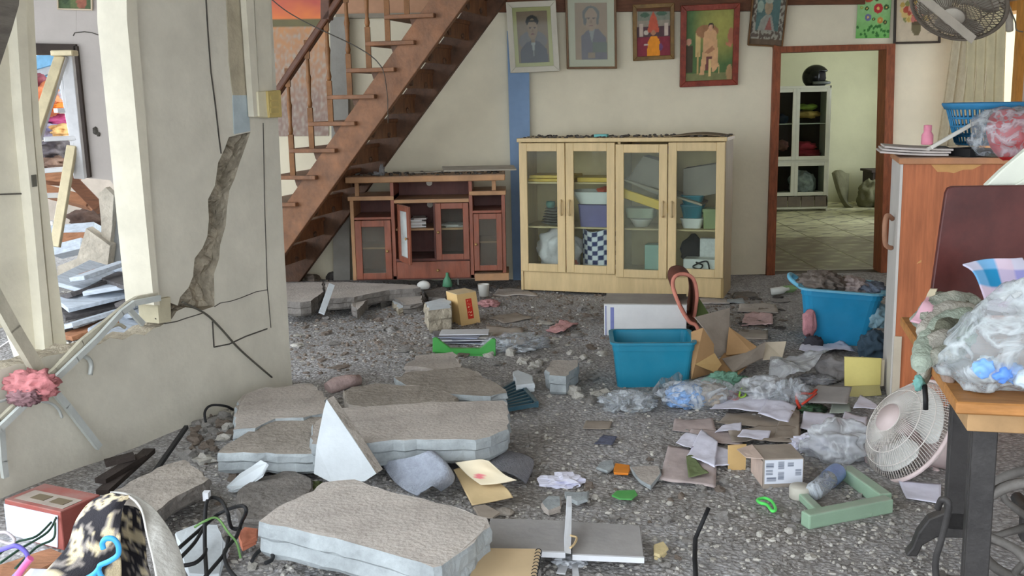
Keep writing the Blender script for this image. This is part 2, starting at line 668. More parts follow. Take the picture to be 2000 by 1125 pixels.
M_floor = floor_mat()
mb = MB()
mb.grid(lambda u, v: V(-3.2 + 7.0 * u, 1.6 + 7.07 * v, gz(-3.2 + 7.0 * u, 1.6 + 7.07 * v)), 150, 150)
struct(mb.build('floor', M_floor), 'grey floor buried in dust and crushed plaster')
mb = MB()
def gl(u, v):
    x, y = -10 + 6.8 * u, 1.6 + 14 * v
    return V(x, y, gz(x, y) + 0.002)
mb.grid(gl, 50, 70)
mb.grid(lambda u, v: V(-3.2 + 1.2 * u, 8.67 + 7 * v, gz(-3.2 + 1.2 * u, 8.67 + 7 * v) + 0.001), 10, 30)
struct(mb.build('ground', M_floor), 'rubble ground beyond the broken left wall')

mb = MB(); mb.grid(lambda u, v: V(-10 + 18 * u, -14 + 15.62 * v, -0.004), 6, 6)
mb.grid(lambda u, v: V(3.79 + 4 * u, 1.6 + 7.1 * v, -0.004), 3, 3)
struct(mb.build('ground', M_floor), 'dusty ground in front of the open side of the room')
mb = MB(); mb.bx(-9.5, -2.5, 5.2, 12.6, 2.9, 2.95)  # roof out of view, added to dim the left room and yard
struct(mb.build('roof', M_capr), 'added unseen roof dimming the left room')
# ------------------------------------------------------------ back wall with the doorway
DL0, DL1 = at(1509, 550, YB), at(1522, 98, YB)
DR0, DR1 = at(1722, 545, YB), at(1733, 96, YB)
mb = MB()
mb.prism([V(-2.45, YB, -0.05), V(DL0.x, YB, -0.05), DL1, DR1, V(DR0.x, YB, -0.05), V(3.78, YB, -0.05), V(3.78, YB, 2.75), V(-2.45, YB, 2.75)], V(0, 0.12, 0))
wall_back = struct(mb.build('wall_back', M_wall), 'cream plastered back wall')

# door frame of reddish wood: its own structure
t = thing('door_1', None, None, (DL0.x, YB, 0))

t['kind'] = 'structure'
t['label'] = 'red-brown wooden frame of the doorway to the far room'
def vbar(name, px4, Y, depth, m, parent, back=0.0):
    b = MB(); b.prism([at(x, y, Y) for x, y in px4], V(0, depth, 0))
    return b.build(name, m, parent)
vbar('door_post', [(1512, 88), (1526, 92), (1513, 552), (1497, 552)], YB - 0.045, 0.19, M_doorwood, t)
vbar('door_post', [(1732, 90), (1749, 86), (1737, 545), (1720, 547)], YB - 0.045, 0.19, M_doorwood, t)
vbar('door_lintel', [(1511, 91), (1749, 85), (1749, 96), (1513, 103)], YB - 0.047, 0.19, M_doorwood, t)

# brown beam along the top of the back wall, blue column, grey column
mb = MB(); plane_poly(mb, [(880, -60), (1495, -60), (1495, 21), (880, 24)], YB - 0.06, 0.055)
struct(mb.build('beam', M_beam), 'dark brown wooden beam along the top of the back wall')
mb = MB(); plane_poly(mb, [(1500, -40), (1690, -40), (1690, 8), (1500, 10)], YB - 0.05, 0.045)
struct(mb.build('beam', M_beam), 'brown beam end above the doorway')
mb = MB(); plane_poly(mb, [(990, 60), (1033, 60), (1038, 575), (1003, 575)], YB - 0.07, 0.065)
struct(mb.build('column', M_blue), 'faded blue column between the two cabinets')
mb = MB(); plane_poly(mb, [(644, 34), (678, 32), (684, 575), (652, 575)], YB - 0.12, 0.115)
struct(mb.build('column', M_greycol), 'grey column behind the wooden stairs')
M_tan = mat('tan_upper_band', (196, 152, 122), 0.85, 0.12, 3, 0.1)
mb = MB(); plane_poly(mb, [(655, -60), (905, -60), (905, 25), (655, 29)], YB - 0.03, 0.025)
struct(mb.build('trim_1', M_tan), 'tan painted band at the top of the back wall behind the stairs')
M_capgrey = mat('grey_ledge', (150, 142, 128), 0.8, 0.1, 5, 0.1)
mb = MB(); plane_poly(mb, [(655, 27), (870, 24), (870, 33), (655, 36)], YB - 0.06, 0.055)
struct(mb.build('trim_2', M_capgrey), 'narrow grey ledge under the tan band')

# ------------------------------------------------------------ right wall with the window
M_wallR = mat('mauve_plaster', (196, 184, 176), 0.9, 0.07, 2, 0.08, 25)
XR = 3.74
mb = MB()
WY0, WY1, WZ0, WZ1 = 7.75, 8.42, 0.85, 2.12
mb.prism([V(XR, -1.5, -0.05), V(XR, WY0, -0.05), V(XR, WY0, 2.75), V(XR, -1.5, 2.75)], V(0.12, 0, 0))
mb.prism([V(XR, WY1, -0.05), V(XR, YB, -0.05), V(XR, YB, 2.75), V(XR, WY1, 2.75)], V(0.12, 0, 0))
mb.prism([V(XR, WY0, -0.05), V(XR, WY1, -0.05), V(XR, WY1, WZ0), V(XR, WY0, WZ0)], V(0.12, 0, 0))
mb.prism([V(XR, WY0, WZ1), V(XR, WY1, WZ1), V(XR, WY1, 2.75), V(XR, WY0, 2.75)], V(0.12, 0, 0))
struct(mb.build('wall_right', M_wallR), 'mauve grey right wall with the window')
M_winwood = mat('orange_varnished_wood', (196, 136, 62), 0.45, 0.16, 8, 0.1, stretch=(6, 6, 1))
t = thing('window_1', None, None, (XR, WY0, WZ0)); t['kind'] = 'structure'; t['label'] = 'orange wooden window frame behind the curtain'
for (y0, y1, z0, z1) in ((WY0, WY0 + 0.07, WZ0, WZ1), (WY1 - 0.07, WY1, WZ0, WZ1), (WY0 + 0.07, WY1 - 0.07, WZ0, WZ0 + 0.07), (WY0 + 0.07, WY1 - 0.07, WZ1 - 0.07, WZ1)):
    b = MB(); b.bx(XR - 0.05, XR + 0.13, y0, y1, z0, z1); b.build('window_frame', M_winwood, t)

# ------------------------------------------------------------ ceiling
M_ceil = mat('pale_ceiling_boards', (206, 200, 186), 0.8, 0.15, 5, 0.1, stretch=(8, 1, 1))
mb = MB(); mb.bx(-2.45, 3.9, -1.5, 8.8, 2.76, 2.82)
struct(mb.build('ceiling', M_ceil), 'wooden board ceiling of the main room')

# ------------------------------------------------------------ broken left wall (leans and runs towards the camera)
LP = V(-1.18, 5.45, 0)
LU = V(-0.456, -0.89, 0).normalized()
LN = V(0.89, -0.456, 0).normalized()        # faces the room
def lw(px, py, off=0.0):
    return onplane(px, py, LP + LN * off, LN)
OUT = [(247, -150), (248, 0), (258, 110), (270, 250), (286, 420), (303, 592), (330, 590), (347, 597), (352, 580), (368, 562), (377, 540), (380, 505), (395, 485), (405, 462), (408, 428), (406, 390), (420, 362), (426, 318), (438, 292), (447, 268), (470, 262),
       (489, 258), (480, 285), (468, 318), (458, 350), (448, 372), (443, 410), (441, 440), (430, 478), (428, 505), (418, 535), (419, 598), (396, 606), (362, 600), (345, 608), (336, 622), (312, 638), (300, 641), (282, 655), (262, 652), (240, 664), (215, 660), (196, 672), (170, 678), (150, 676), (125, 690), (90, 696), (60, 708), (30, 712), (0, 722), (-60, 735), (-220, 765),
       (-220, 1090), (190, 935), (400, 845), (500, 785), (532, 760), (571, 752), (566, 680), (556, 500), (548, 330), (543, 230), (540, 178), (530, 0), (524, -150)]
mb = MB()
rnd = random.Random(4)
pts = [lw(x, y) for x, y in OUT]
mb.prism(pts, -LN * 0.13, 0, 1)
wl = struct(mb.build('wall_left', [M_wallL, M_rough]), 'broken cream wall on the left with a jagged gap down its middle')

# rough core seen inside the gap
def core_grid(rows, off, amp, seed):
    def fn(u, v):
        f = v * (len(rows) - 1); i = min(int(f), len(rows) - 2); k = f - i
        a = [rows[i][j] * (1 - k) + rows[i + 1][j] * k for j in range(3)]
        px = a[1] + (a[2] - a[1]) * u
        p = lw(px, a[0])
        q = p * 9
        h = off + amp * noise.noise(q + Vector((seed, 0, 0))) + amp * 0.7 * noise.noise(q * 2.7)
        return p + LN * h
    return fn
rows = [(248, 440, 500), (300, 425, 495), (370, 400, 470), (430, 395, 455), (500, 370, 440), (560, 350, 432), (612, 325, 432)]
mb = MB(); mb.grid(core_grid(rows, -0.07, 0.06, 3), 14, 60, 0, False)
mb.build('rough_core', M_rough, wl)
# thin cracks and bracing lines on the wall: shallow dark grooves built as strips
M_crack = mat('crack_shadow_mortar', (84, 80, 74), 0.95, 0.2, 20, 0.2)
def crack(px, w, parent, name='crack', off=0.003):
    b = MB()
    for (a, c) in zip(px[:-1], px[1:]):
        p, q = lw(*a, off), lw(*c, off)
        b.bar(p, q, w, 0.004, LN)
    return b.build(name, M_crack, parent)
crack([(399, -60), (406, 60), (412, 140), (420, 200), (428, 270), (432, 300)], 0.006, wl)
crack([(514, 240), (517, 400), (522, 560), (525, 590), (529, 640)], 0.0022, wl)
crack([(419, 599), (430, 592), (452, 588), (470, 582), (500, 570), (522, 566)], 0.003, wl)
crack([(415, 628), (418, 678), (448, 672), (480, 657), (522, 642)], 0.006, wl)
crack([(303, 622), (322, 632), (345, 628), (362, 622), (395, 612)], 0.004, wl)
M_paleblue = mat('pale_blue_flaked_paint', (176, 188, 192), 0.85, 0.1, 6, 0.1)
b = MB(); b.prism([lw(x, y, 0.006) for x, y in ((455, 186), (484, 186), (489, 256), (458, 262))], -LN * 0.005); b.build('paint_patch', M_paleblue, wl)
# bare strip of cement along the pier's right side
M_cement = mat('bare_cement_strip', (178, 168, 146), 0.9, 0.14, 6, 0.3, 30)
b = MB(); b.prism([lw(x, y, 0.005) for x, y in ((436, -150), (474, -150), (484, 186), (455, 186), (448, 120))], -LN * 0.004); b.build('cement_strip', M_cement, wl)
# old door trims left on the wall
for k, pl in enumerate(([(246, -150), (264, -150), (272, 60), (286, 220), (298, 400), (314, 596), (303, 596), (286, 420), (270, 250), (250, 40)],
                        [(470, -150), (487, -150), (508, 226), (496, 228)],
                        [(489, -150), (524, -150), (532, 180), (506, 178)])):
    b = MB(); b.prism([lw(x - (2 if k == 0 else 0), y, 0.035 + 0.012 * (k == 1)) for x, y in pl], -LN * (0.175 if k == 0 else 0.035))
    struct(b.build('trim_%d' % (k + 3), M_trimcream), ['cream moulding down the left edge of the broken pier', 'narrow cream strip beside the switch box', 'wide cream board above the switch box'][k])
# exposed post stub in the sill
b = MB(); b.prism([lw(x, y, 0.02) for x, y in ((307, 585), (333, 580), (334, 628), (311, 632))], -LN * 0.12)
struct(b.build('sill_stub', mat('weathered_cream_stub', (190, 182, 156), 0.9, 0.1, 6, 0.2)), 'short weathered stub standing on the broken sill')

# far-left door leaf and jamb, still standing behind the sill
t = thing('door_2', None, None, tuple(lw(60, 690, -0.3))); t['kind'] = 'structure'; t['label'] = 'cream door panel and leaning jamb at the far left'
b = MB(); b.prism([lw(x, y, -0.3) for x, y in ((-260, -150), (28, -150), (30, 40), (52, 230), (72, 420), (100, 690), (40, 700), (20, 640), (-260, 640))], -LN * 0.04); b.build('door_panel', M_trimcream, t)
for k, (off, pl) in enumerate(((-0.24, [(20, -150), (42, -150), (64, 250), (84, 480), (104, 682), (88, 684), (66, 440), (44, 220)]),
                               (-0.27, [(38, -150), (58, -150), (78, 250), (100, 450), (131, 680), (106, 682), (86, 470), (66, 250)]))):
    b = MB(); b.prism([lw(x, y, off) for x, y in pl], -LN * 0.06); b.build('jamb', M_trimcream, t)
b = MB(); b.prism([lw(x, y, -0.235) for x, y in ((62, 342), (71, 341), (73, 364), (64, 365))], -LN * 0.02); b.build('hinge', mat('dull_steel', (110, 108, 100), 0.5, 0.1, 8, 0, metal=0.6), t)
b = MB()
b.bar(lw(-40, 381, -0.297), lw(50, 378, -0.297), 0.006, 0.004, LN); b.build('panel_joint', M_crack, t)

# dark beam across the upper left corner
mb = MB(); mb.prism([lw(x, y, 0.25) for x, y in ((-150, -150), (48, -150), (37, 10), (22, 62), (0, 128), (-150, 330))], -LN * 0.12)
struct(mb.build('beam', mat('grey_weathered_beam', (112, 106, 98), 0.85, 0.18, 7, 0.3, stretch=(1, 1, 5))), 'grey weathered beam across the top left corner')

# ------------------------------------------------------------ left room: its far wall, broken at the foot
YL = 8.95
mb = MB()
plane_poly(mb, [(150, -150), (520, -150), (520, 345), (256, 342), (236, 352), (228, 368), (215, 352), (196, 350), (172, 348), (160, 200), (149, 92)], YL, 0.12, 0, 1)
plane_poly(mb, [(-250, -150), (149, -150), (149, 90), (-250, 90)], YL, 0.12, 0, 1)
struct(mb.build('wall_left_room', [M_wallgrey, M_rough]), 'mauve grey wall of the left room, cracked and hollow at its foot')
M_wallblue = mat('grey_blue_shaded_plaster', (176, 178, 178), 0.9, 0.1, 3, 0.15, 25)  # shading of the wall foot mixed into its grey-blue colour
mb = MB()
plane_poly(mb, [(224, 378), (234, 366), (258, 349), (520, 351), (520, 640), (236, 640), (214, 560), (208, 505), (216, 478), (221, 440)], YL - 0.03, 0.12, 0, 1)
struct(mb.build('wall_left_room_foot', [M_wallblue, M_rough]), 'broken foot of the left room wall, shading painted grey-blue')
mb = MB()
plane_poly(mb, [(192, 378), (206, 366), (222, 382), (219, 440), (214, 482), (200, 484), (197, 430)], YL - 0.12, 0.10, 0, 0)
plane_poly(mb, [(168, 446), (215, 480), (210, 520), (170, 530), (140, 545), (112, 548), (112, 520), (150, 505)], YL - 0.2, 0.14, 0, 0)
struct(mb.build('wall_stub', mat('crumbled_white_plaster', (206, 196, 180), 0.95, 0.16, 9, 0.7, 30)), 'crumbled white stub of wall beside the ladder foot')
t = thing('door_3', None, None, tuple(at(100, 345, YL))); t['kind'] = 'structure'; t['label'] = 'black-brown door frame in the left room wall'
vbar('door_lintel', [(40, 84), (147, 86), (147, 106), (40, 106)], YL - 0.04, 0.18, M_dark, t)
vbar('door_post', [(143, 90), (150, 90), (176, 346), (168, 348)], YL - 0.04, 0.18, M_dark, t)
b = MB(); b.blob(at(186, 255, YL - 0.005), (0.022, 0.01, 0.03), 3, 0.3, 2, 2); b.blob(at(192, 262, YL - 0.005), (0.016, 0.01, 0.02), 8, 0.3, 2, 2)
struct(b.build('wall_hole', M_crack), 'small dark hole knocked in the left room wall')
crk = MB()
for (a, c) in zip([(143, 70), (146, 64), (165, 62), (180, 64), (200, 71), (218, 73)][:-1], [(146, 64), (165, 62), (180, 64), (200, 71), (218, 73), (240, 70)]):
    crk.bar(at(*a, YL - 0.002), at(*c, YL - 0.002), 0.008, 0.004, V(0, -1, 0))
for (a, c) in zip([(250, 344), (270, 341), (300, 340)][:-1], [(270, 341), (300, 340)]):
    crk.bar(at(*a, YL - 0.032), at(*c, YL - 0.032), 0.014, 0.006, V(0, -1, 0))
struct(crk.build('wall_crack', M_crack), 'thin crack running across the left room wall')

# ------------------------------------------------------------ far room behind the doorway
M_olive = mat('olive_cream_plaster', (196, 194, 160), 0.9, 0.05, 2, 0.06, 25)
YF = 14.3
mb = MB(); mb.bx(1.6, 5.5, YF, YF + 0.12, 0, 2.7)
struct(mb.build('wall_far_room', M_olive), 'olive cream wall at the back of the far room')
mb = MB()
mb.bx(5.4, 5.52, 8.9, 10.9, 0, 2.7); mb.bx(5.4, 5.52, 13.6, YF, 0, 2.7); mb.bx(5.4, 5.52, 10.9, 13.6, 0, 0.45); mb.bx(5.4, 5.52, 10.9, 13.6, 2.2, 2.7)
struct(mb.build('wall_far_room_right', M_olive), 'right wall of the far room with its window')
mb = MB(); mb.bx(1.48, 1.6, 8.79, YF, 0, 2.7)
struct(mb.build('wall_far_room_left', M_olive), 'left wall of the far room')
mb = MB(); mb.bx(1.48, 5.52, 8.8, YF + 0.12, 2.7, 2.76)
struct(mb.build('ceiling_far_room', M_olive), 'ceiling of the far room')
mb = MB(); mb.bx(3.78, 5.52, YB, YB + 0.12, 0, 2.7)
struct(mb.build('wall_far_room_front', M_olive), 'front wall of the far room')
t = thing('floor_far_room', None, None, (1.6, 8.79, 0)); t['kind'] = 'structure'; t['label'] = 'patterned tile floor of the far room under brown dust and painted shade'
M_grout = mat('tile_bed', (96, 88, 76), 0.9, 0.1, 8, 0.1)
b = MB(); b.bx(1.5, 5.5, 8.67, 14.3, -0.06, 0.0); b.build('tile_bed', M_grout, t)
def tile_dust_shade(dusty):
    def fn(u, v):
        a, c = u * 2 - 1, v * 2 - 1
        base = lin((216, 212, 176))
        d = abs(abs(a) - abs(c))
        if d < 0.10:
            base = lin((140, 134, 104))
        if a * a + c * c < 0.05 or (1 - abs(a)) ** 2 + (1 - abs(c)) ** 2 < 0.06:
            base = lin((122, 118, 94))
        k = max(0, min(1, dusty + 0.5 * n3((u * 5, v * 5, dusty * 9))))  # brown mix holds dust and the shadow over the nearer tiles
        dd = lin((112, 98, 84))
        return tuple(x * (1 - k) + y * k for x, y in zip(base, dd))
    return fn
tiles = []
M_tile = printed('tile_print', 0.35)
for dv in (0.1, 0.45, 0.95):
    b = MB(); print_grid(b, V(-0.245, -0.245, 0), V(0.245, -0.245, 0), V(-0.245, 0.245, 0), tile_dust_shade(dv), 16, 16)
    n0 = len(b.v)
    b.add([V(x, y, z) for z in (0, -0.012) for (x, y) in ((-0.245, -0.245), (0.245, -0.245), (0.245, 0.245), (-0.245, 0.245))], [(0, 4, 5, 1), (1, 5, 6, 2), (2, 6, 7, 3), (3, 7, 4, 0)])
    b.c += [lin((180, 176, 150))] * 8
    o = b.build('tile', M_tile, world=False); tiles.append(o)
used = set()
rnd = random.Random(2)
for i in range(7):
    for j in range(11):
        x, y = 1.85 + 0.5 * i, 9.05 + 0.5 * j
        if x < 2.2 and y < 12: continue
        dv = 0 if y > 11.9 else (1 if y > 11.0 else 2)
        src = tiles[dv]
        if dv not in used:
            o = src; used.add(dv)
        else:
            o = src.copy(); COL.objects.link(o)
        o.parent = t; o.location = V(x, y, 0.012 + rnd.uniform(0, 0.002)) - t.location
def xf(mb, M):
    mb.v = [M @ p for p in mb.v]
    return mb

# ============================================================ wooden stairs
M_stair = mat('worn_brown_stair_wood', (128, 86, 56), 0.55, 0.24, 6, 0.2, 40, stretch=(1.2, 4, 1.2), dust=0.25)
M_stairdark = mat('dark_shaded_stair_wood', (96, 66, 46), 0.6, 0.28, 7, 0.2, 40, stretch=(1.2, 4, 1.2), dust=0.25)
M_rail = mat('dark_handrail_wood', (92, 56, 36), 0.45, 0.2, 8, 0.1)
M_bal = mat('turned_brown_baluster', (134, 92, 56), 0.5, 0.2, 9, 0.1)
TH = radians(15)
SW = V(sin(TH), cos(TH), 0); SS = V(cos(TH), -sin(TH), 0)      # across the stair, along its rise
SP = at(735, 250, 7.5)
def sp(px, py, off=0.0):
    return onplane(px, py, SP, SW) + SW * off
WID = 0.80
t = thing('staircase', 'steep brown wooden staircase with turned balusters in front of the sunset mural', 'staircase', tuple(sp(520, 560)))
A, B = sp(557, 495), sp(913, 0)
sd = (B - A).normalized(); sn = sd.cross(SW).normalized()
if sn.z < 0: sn = -sn
wid = 0.215
for k in range(2):
    o_ = SW * (k * WID)
    a, b2 = A - sd * 0.62 + o_, B + sd * 0.62 + o_
    b = MB(); b.prism([a, b2, b2 + sn * wid, a + sn * wid], SW * 0.05)
    b.build('stringer', M_stair if k == 0 else M_stairdark, t, bevel=0.004)  # farther stringer in a darker wood colour that stands for its shade
def sprism(p0, x0, x1, z0, z1, w0, w1):
    b = MB()
    q = lambda x, z: p0 + SS * x + V(0, 0, z) + SW * w0
    b.prism([q(x0, z0), q(x1, z0), q(x1, z1), q(x0, z1)], SW * (w1 - w0))
    return b
kk = (sp(1000, 300) - sp(1100, 300)).length / 100
RISE = (sp(570, 290) - sp(570, 342)).length
for i in range(-4, 7):
    nx, ny = 570 + 37 * i, 290 - 52 * i
    p = sp(nx, ny)
    sprism(p, 0, 100 * kk, -0.03, 0, -0.05, WID + 0.1).build('tread', M_stair, t, bevel=0.004)
    br = [(46, 5), (50, 20), (58, 32), (47, 50), (75, 50), (100, 5)]
    for w_ in (0.005, WID + 0.005):
        b = MB(); b.prism([p + SS * (x * kk) + V(0, 0, -y * kk) + SW * w_ for x, y in br], SW * 0.035)
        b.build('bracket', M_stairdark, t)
    sprism(p, 92 * kk, 97 * kk, -RISE + 0.05, -0.031, 0.055, WID - 0.005).build('riser', M_stair, t)
    for (kx, kz, ks) in ((0.3, -0.10, 0.03), (0.62, -0.12, 0.022)):
        b = MB(); c_ = p + SS * (97 * kk + 0.004) + V(0, 0, kz) + SW * kx
        b.blob(c_, (0.012, ks * 1.2, ks), i + 5, 0.3, 2, 1, rot=(0, 0, -TH)); b.build('knot', M_stairdark, t)
    rx = nx + 4
    ry = 175 - (rx - 548) * (175 / 117.0)
    top = sp(rx, ry, -0.02); bot = sp(nx + 5, ny + 52, -0.02)
    b = MB()
    zt = max(top.z, p.z + 0.3)
    h = zt - p.z
    b.bx(bot.x - 0.018, bot.x + 0.018, bot.y - 0.018, bot.y + 0.018, bot.z, p.z + 0.1)
    b.lathe([(0.013, p.z + 0.1), (0.019, p.z + 0.13), (0.012, p.z + 0.17), (0.017, p.z + h * 0.5), (0.021, p.z + h * 0.55), (0.014, p.z + h * 0.6), (0.012, p.z + h * 0.85), (0.016, p.z + h * 0.88), (0.016, zt - 0.1)], 10, M=Matrix.Translation((bot.x, bot.y, 0)))
    b.bx(bot.x - 0.017, bot.x + 0.017, bot.y - 0.017, bot.y + 0.017, zt - 0.12, zt + 0.01)
    b.build('baluster', M_bal, t)
a, c = sp(543, 183, -0.02), sp(760, -142, -0.02)
b = MB(); b.bar(a, c, 0.05, 0.07, -SW); b.build('handrail', M_rail, t, bevel=0.012, seg=2)
b = MB(); b.bar(sp(641, -80, -0.02), sp(641, 40, -0.02), 0.07, 0.07, -SW); b.build('rail_post', M_rail, t, bevel=0.006)

# mural of a sunset field
def mural_fn(u, v):
    n = n3((u * 4, v * 14, 0)) * 0.5 + n3((u * 10, v * 30, 3)) * 0.25
    def mx(a, b, k):
        k = max(0, min(1, k)); return tuple(p * (1 - k) + q * k for p, q in zip(a, b))
    if v > 0.70:
        k = (v - 0.70) / 0.30 + n * 0.35
        c = mx(lin((236, 136, 84)), lin((206, 104, 92)), k * 2.2)
        return mx(c, lin((128, 102, 150)), (k - 0.5) * 2.2)
    if v > 0.655:
        return mx(lin((104, 102, 78)), lin((130, 120, 84)), 0.5 + n)
    c = mx(lin((200, 148, 104)), lin((150, 126, 116)), (0.655 - v) * 2.0 + n * 0.6)
    return mx(c, lin((176, 164, 150)), 0.3 + n3((u * 30, v * 34, 1)) * 1.2 + n3((u * 60, v * 40, 7)) * 0.6 - (0.15 if v > 0.5 else 0))
b = MB()
p00, p10, p01 = at(485, 267, YB - 0.006), at(642, 265, YB - 0.006), at(478, -60, YB - 0.006)
print_grid(b, p00, p10, p01, mural_fn, 60, 110)
o = b.build('wall_mural', printed('mural_print', 0.55))
o.modifiers.new('solid', 'SOLIDIFY').thickness = -0.003
tag(o, 'large printed mural of a sunset over a flower field behind the staircase', 'mural')
b = MB(); b.tube(smooth_path([at(526, -5, 7.35), at(560, 22, 7.35), at(610, 50, 7.35), at(690, 88, 7.35), at(728, 112, 7.35), at(746, 132, 7.35)]), 0.004, 5)
b.tube([at(746, 132, 7.35), at(752, 150, 7.38), at(757, 190, 7.42), at(758, 240, 7.42)], 0.003, 5)
tag(b.build('string', M_crack), 'thin dark string sagging across the staircase', 'string')

# ============================================================ red-brown television cabinet
M_red = mat('red_brown_varnish', (138, 76, 54), 0.4, 0.16, 6, 0.08, stretch=(4, 4, 0.8), dust=0.35)
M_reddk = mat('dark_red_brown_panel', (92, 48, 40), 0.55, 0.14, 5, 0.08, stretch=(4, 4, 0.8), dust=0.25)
M_edge = mat('dusty_pine_edge', (176, 132, 92), 0.6, 0.14, 7, 0.08, dust=0.4)
M_hazy = glass('dusty_door_glass', haze=0.2, hazecol=(150, 140, 128))
M_clear = glass('clear_door_glass', haze=0.03, hazecol=(190, 185, 170))
M_brass = mat('dull_brass', (176, 140, 90), 0.4, 0.1, 8, 0, metal=0.5)
YT = 8.05
K = 8.12 / F
o0 = at(690, 548, YT)
tv = thing('television_cabinet', 'red-brown television cabinet with small glass doors, one hanging open', 'cabinet', tuple(o0))
X = lambda px: (px - 690) * K
Z = lambda py: (548 - py) * K

def part(name, parent, boxes, m, bevel=0.002, M=None):
    b = MB()
    for bx in boxes:
        b.bx(*bx)
    if M is not None:
        xf(b, M)
    return b.build(name, m, parent, world=False, bevel=bevel)

def glass_door(parent, x0, x1, z0, z1, y, fr, m, mg, knob=None, th=0.02, M=None, kn_mat=None, name='door'):
    d = part(name, parent, [(x0, x0 + fr, y, y + th, z0, z1), (x1 - fr, x1, y, y + th, z0, z1), (x0 + fr, x1 - fr, y, y + th, z0, z0 + fr), (x0 + fr, x1 - fr, y, y + th, z1 - fr, z1)], m, 0.003, M)
    part('pane', d, [(x0 + fr * 0.9, x1 - fr * 0.9, y + th * 0.5, y + th * 0.5 + 0.003, z0 + fr * 0.9, z1 - fr * 0.9)], mg, 0, M)
    if knob:
        b = MB(); b.lathe([(0.004, 0), (0.004, 0.012), (0.011, 0.016), (0.011, 0.022), (0.005, 0.027)], 10, M=Matrix.Translation((knob[0], y, knob[1])) @ Matrix.Rotation(pi / 2, 4, 'X'))
        if M is not None: xf(b, M)
        b.build('knob', kn_mat or M_brass, d, world=False)
    return d
D = 0.40
part('side_panel', tv, [(X(690), X(697), 0, D, 0, Z(386))], M_edge)
part('side_panel', tv, [(X(769), X(776), 0, D, 0, Z(357))], M_red)
part('side_panel', tv, [(X(921), X(928), 0, D, 0, Z(355))], M_red)
part('side_panel', tv, [(X(984), X(991), 0, D, 0, Z(380))], M_red)
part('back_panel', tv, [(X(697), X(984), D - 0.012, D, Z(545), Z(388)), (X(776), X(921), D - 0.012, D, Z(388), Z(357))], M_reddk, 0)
tp = part('top_shelf', tv, [(X(684), X(992), -0.03, D, Z(357), Z(345))], M_edge, 0.006)
part('support_post', tv, [(X(700), X(708), 0.03, 0.07, Z(386), Z(357))], M_edge)
part('support_post', tv, [(X(966), X(974), 0.03, 0.07, Z(380), Z(357))], M_edge)
part('shelf', tv, [(X(687), X(776), -0.015, D, Z(391), Z(383))], M_edge)
part('shelf', tv, [(X(922), X(993), -0.015, D, Z(385), Z(377))], M_edge)
part('shelf', tv, [(X(776), X(921), 0, D - 0.012, Z(398), Z(391))], M_edge)
part('shelf', tv, [(X(697), X(769), 0, D - 0.012, Z(429), Z(424))], M_red)
part('shelf', tv, [(X(928), X(984), 0, D - 0.012, Z(420), Z(415))], M_red)
part('shelf', tv, [(X(776), X(921), 0.05, D - 0.012, Z(453), Z(449))], M_edge, 0)
part('shelf', tv, [(X(697), X(769), 0.05, D - 0.012, Z(488), Z(485))], M_edge, 0)
part('shelf', tv, [(X(928), X(984), 0.05, D - 0.012, Z(480), Z(477))], M_edge, 0)
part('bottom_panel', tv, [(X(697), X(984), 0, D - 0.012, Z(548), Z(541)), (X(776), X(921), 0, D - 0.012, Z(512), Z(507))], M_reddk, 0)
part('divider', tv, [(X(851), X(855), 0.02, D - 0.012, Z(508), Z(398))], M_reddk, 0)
dw = part('drawer', tv, [(X(777), X(920), -0.006, 0.02, Z(546), Z(513))], M_red)
b = MB(); b.lathe([(0.004, 0), (0.011, 0.014), (0.011, 0.02), (0.004, 0.025)], 10, M=Matrix.Translation((X(857), -0.006, Z(530))) @ Matrix.Rotation(pi / 2, 4, 'X')); b.build('knob', M_brass, dw, world=False)
glass_door(tv, X(698), X(768), Z(546), Z(430), -0.012, 0.05, M_red, M_hazy, (X(760), Z(490)))
glass_door(tv, X(855), X(920), Z(510), Z(399), -0.012, 0.045, M_red, M_clear, (X(860), Z(455)))
glass_door(tv, X(929), X(984), Z(533), Z(421), -0.012, 0.042, M_red, M_hazy, (X(933), Z(480)))
Mo = Matrix.Translation((X(781), 0, 0)) @ Matrix.Rotation(radians(-66), 4, 'Z') @ Matrix.Translation((-X(781), 0.012, 0))
glass_door(tv, X(781), X(848), Z(510), Z(399), -0.012, 0.045, M_red, glass('frosted_white_glass', haze=0.55, hazecol=(215, 218, 214)), (X(843), Z(460)), M=Mo)
for zz in (367, 411):
    b = MB(); b.lathe([(0.016, 0), (0.024, 0.002), (0.024, 0.004)], 14, M=Matrix.Translation((X(838), D - 0.013, Z(zz))) @ Matrix.Rotation(pi / 2, 4, 'X'))
    b.build('cable_hole_disc', mat('painted_daylight_disc', (214, 206, 192), 0.8, 0.05, 5, 0), tv, world=False)  # solid pale disc, its colour stands for daylight behind the hole
part('plinth', tv, [(X(929), X(996), -0.03, 0.3, Z(552), Z(538))], M_edge)

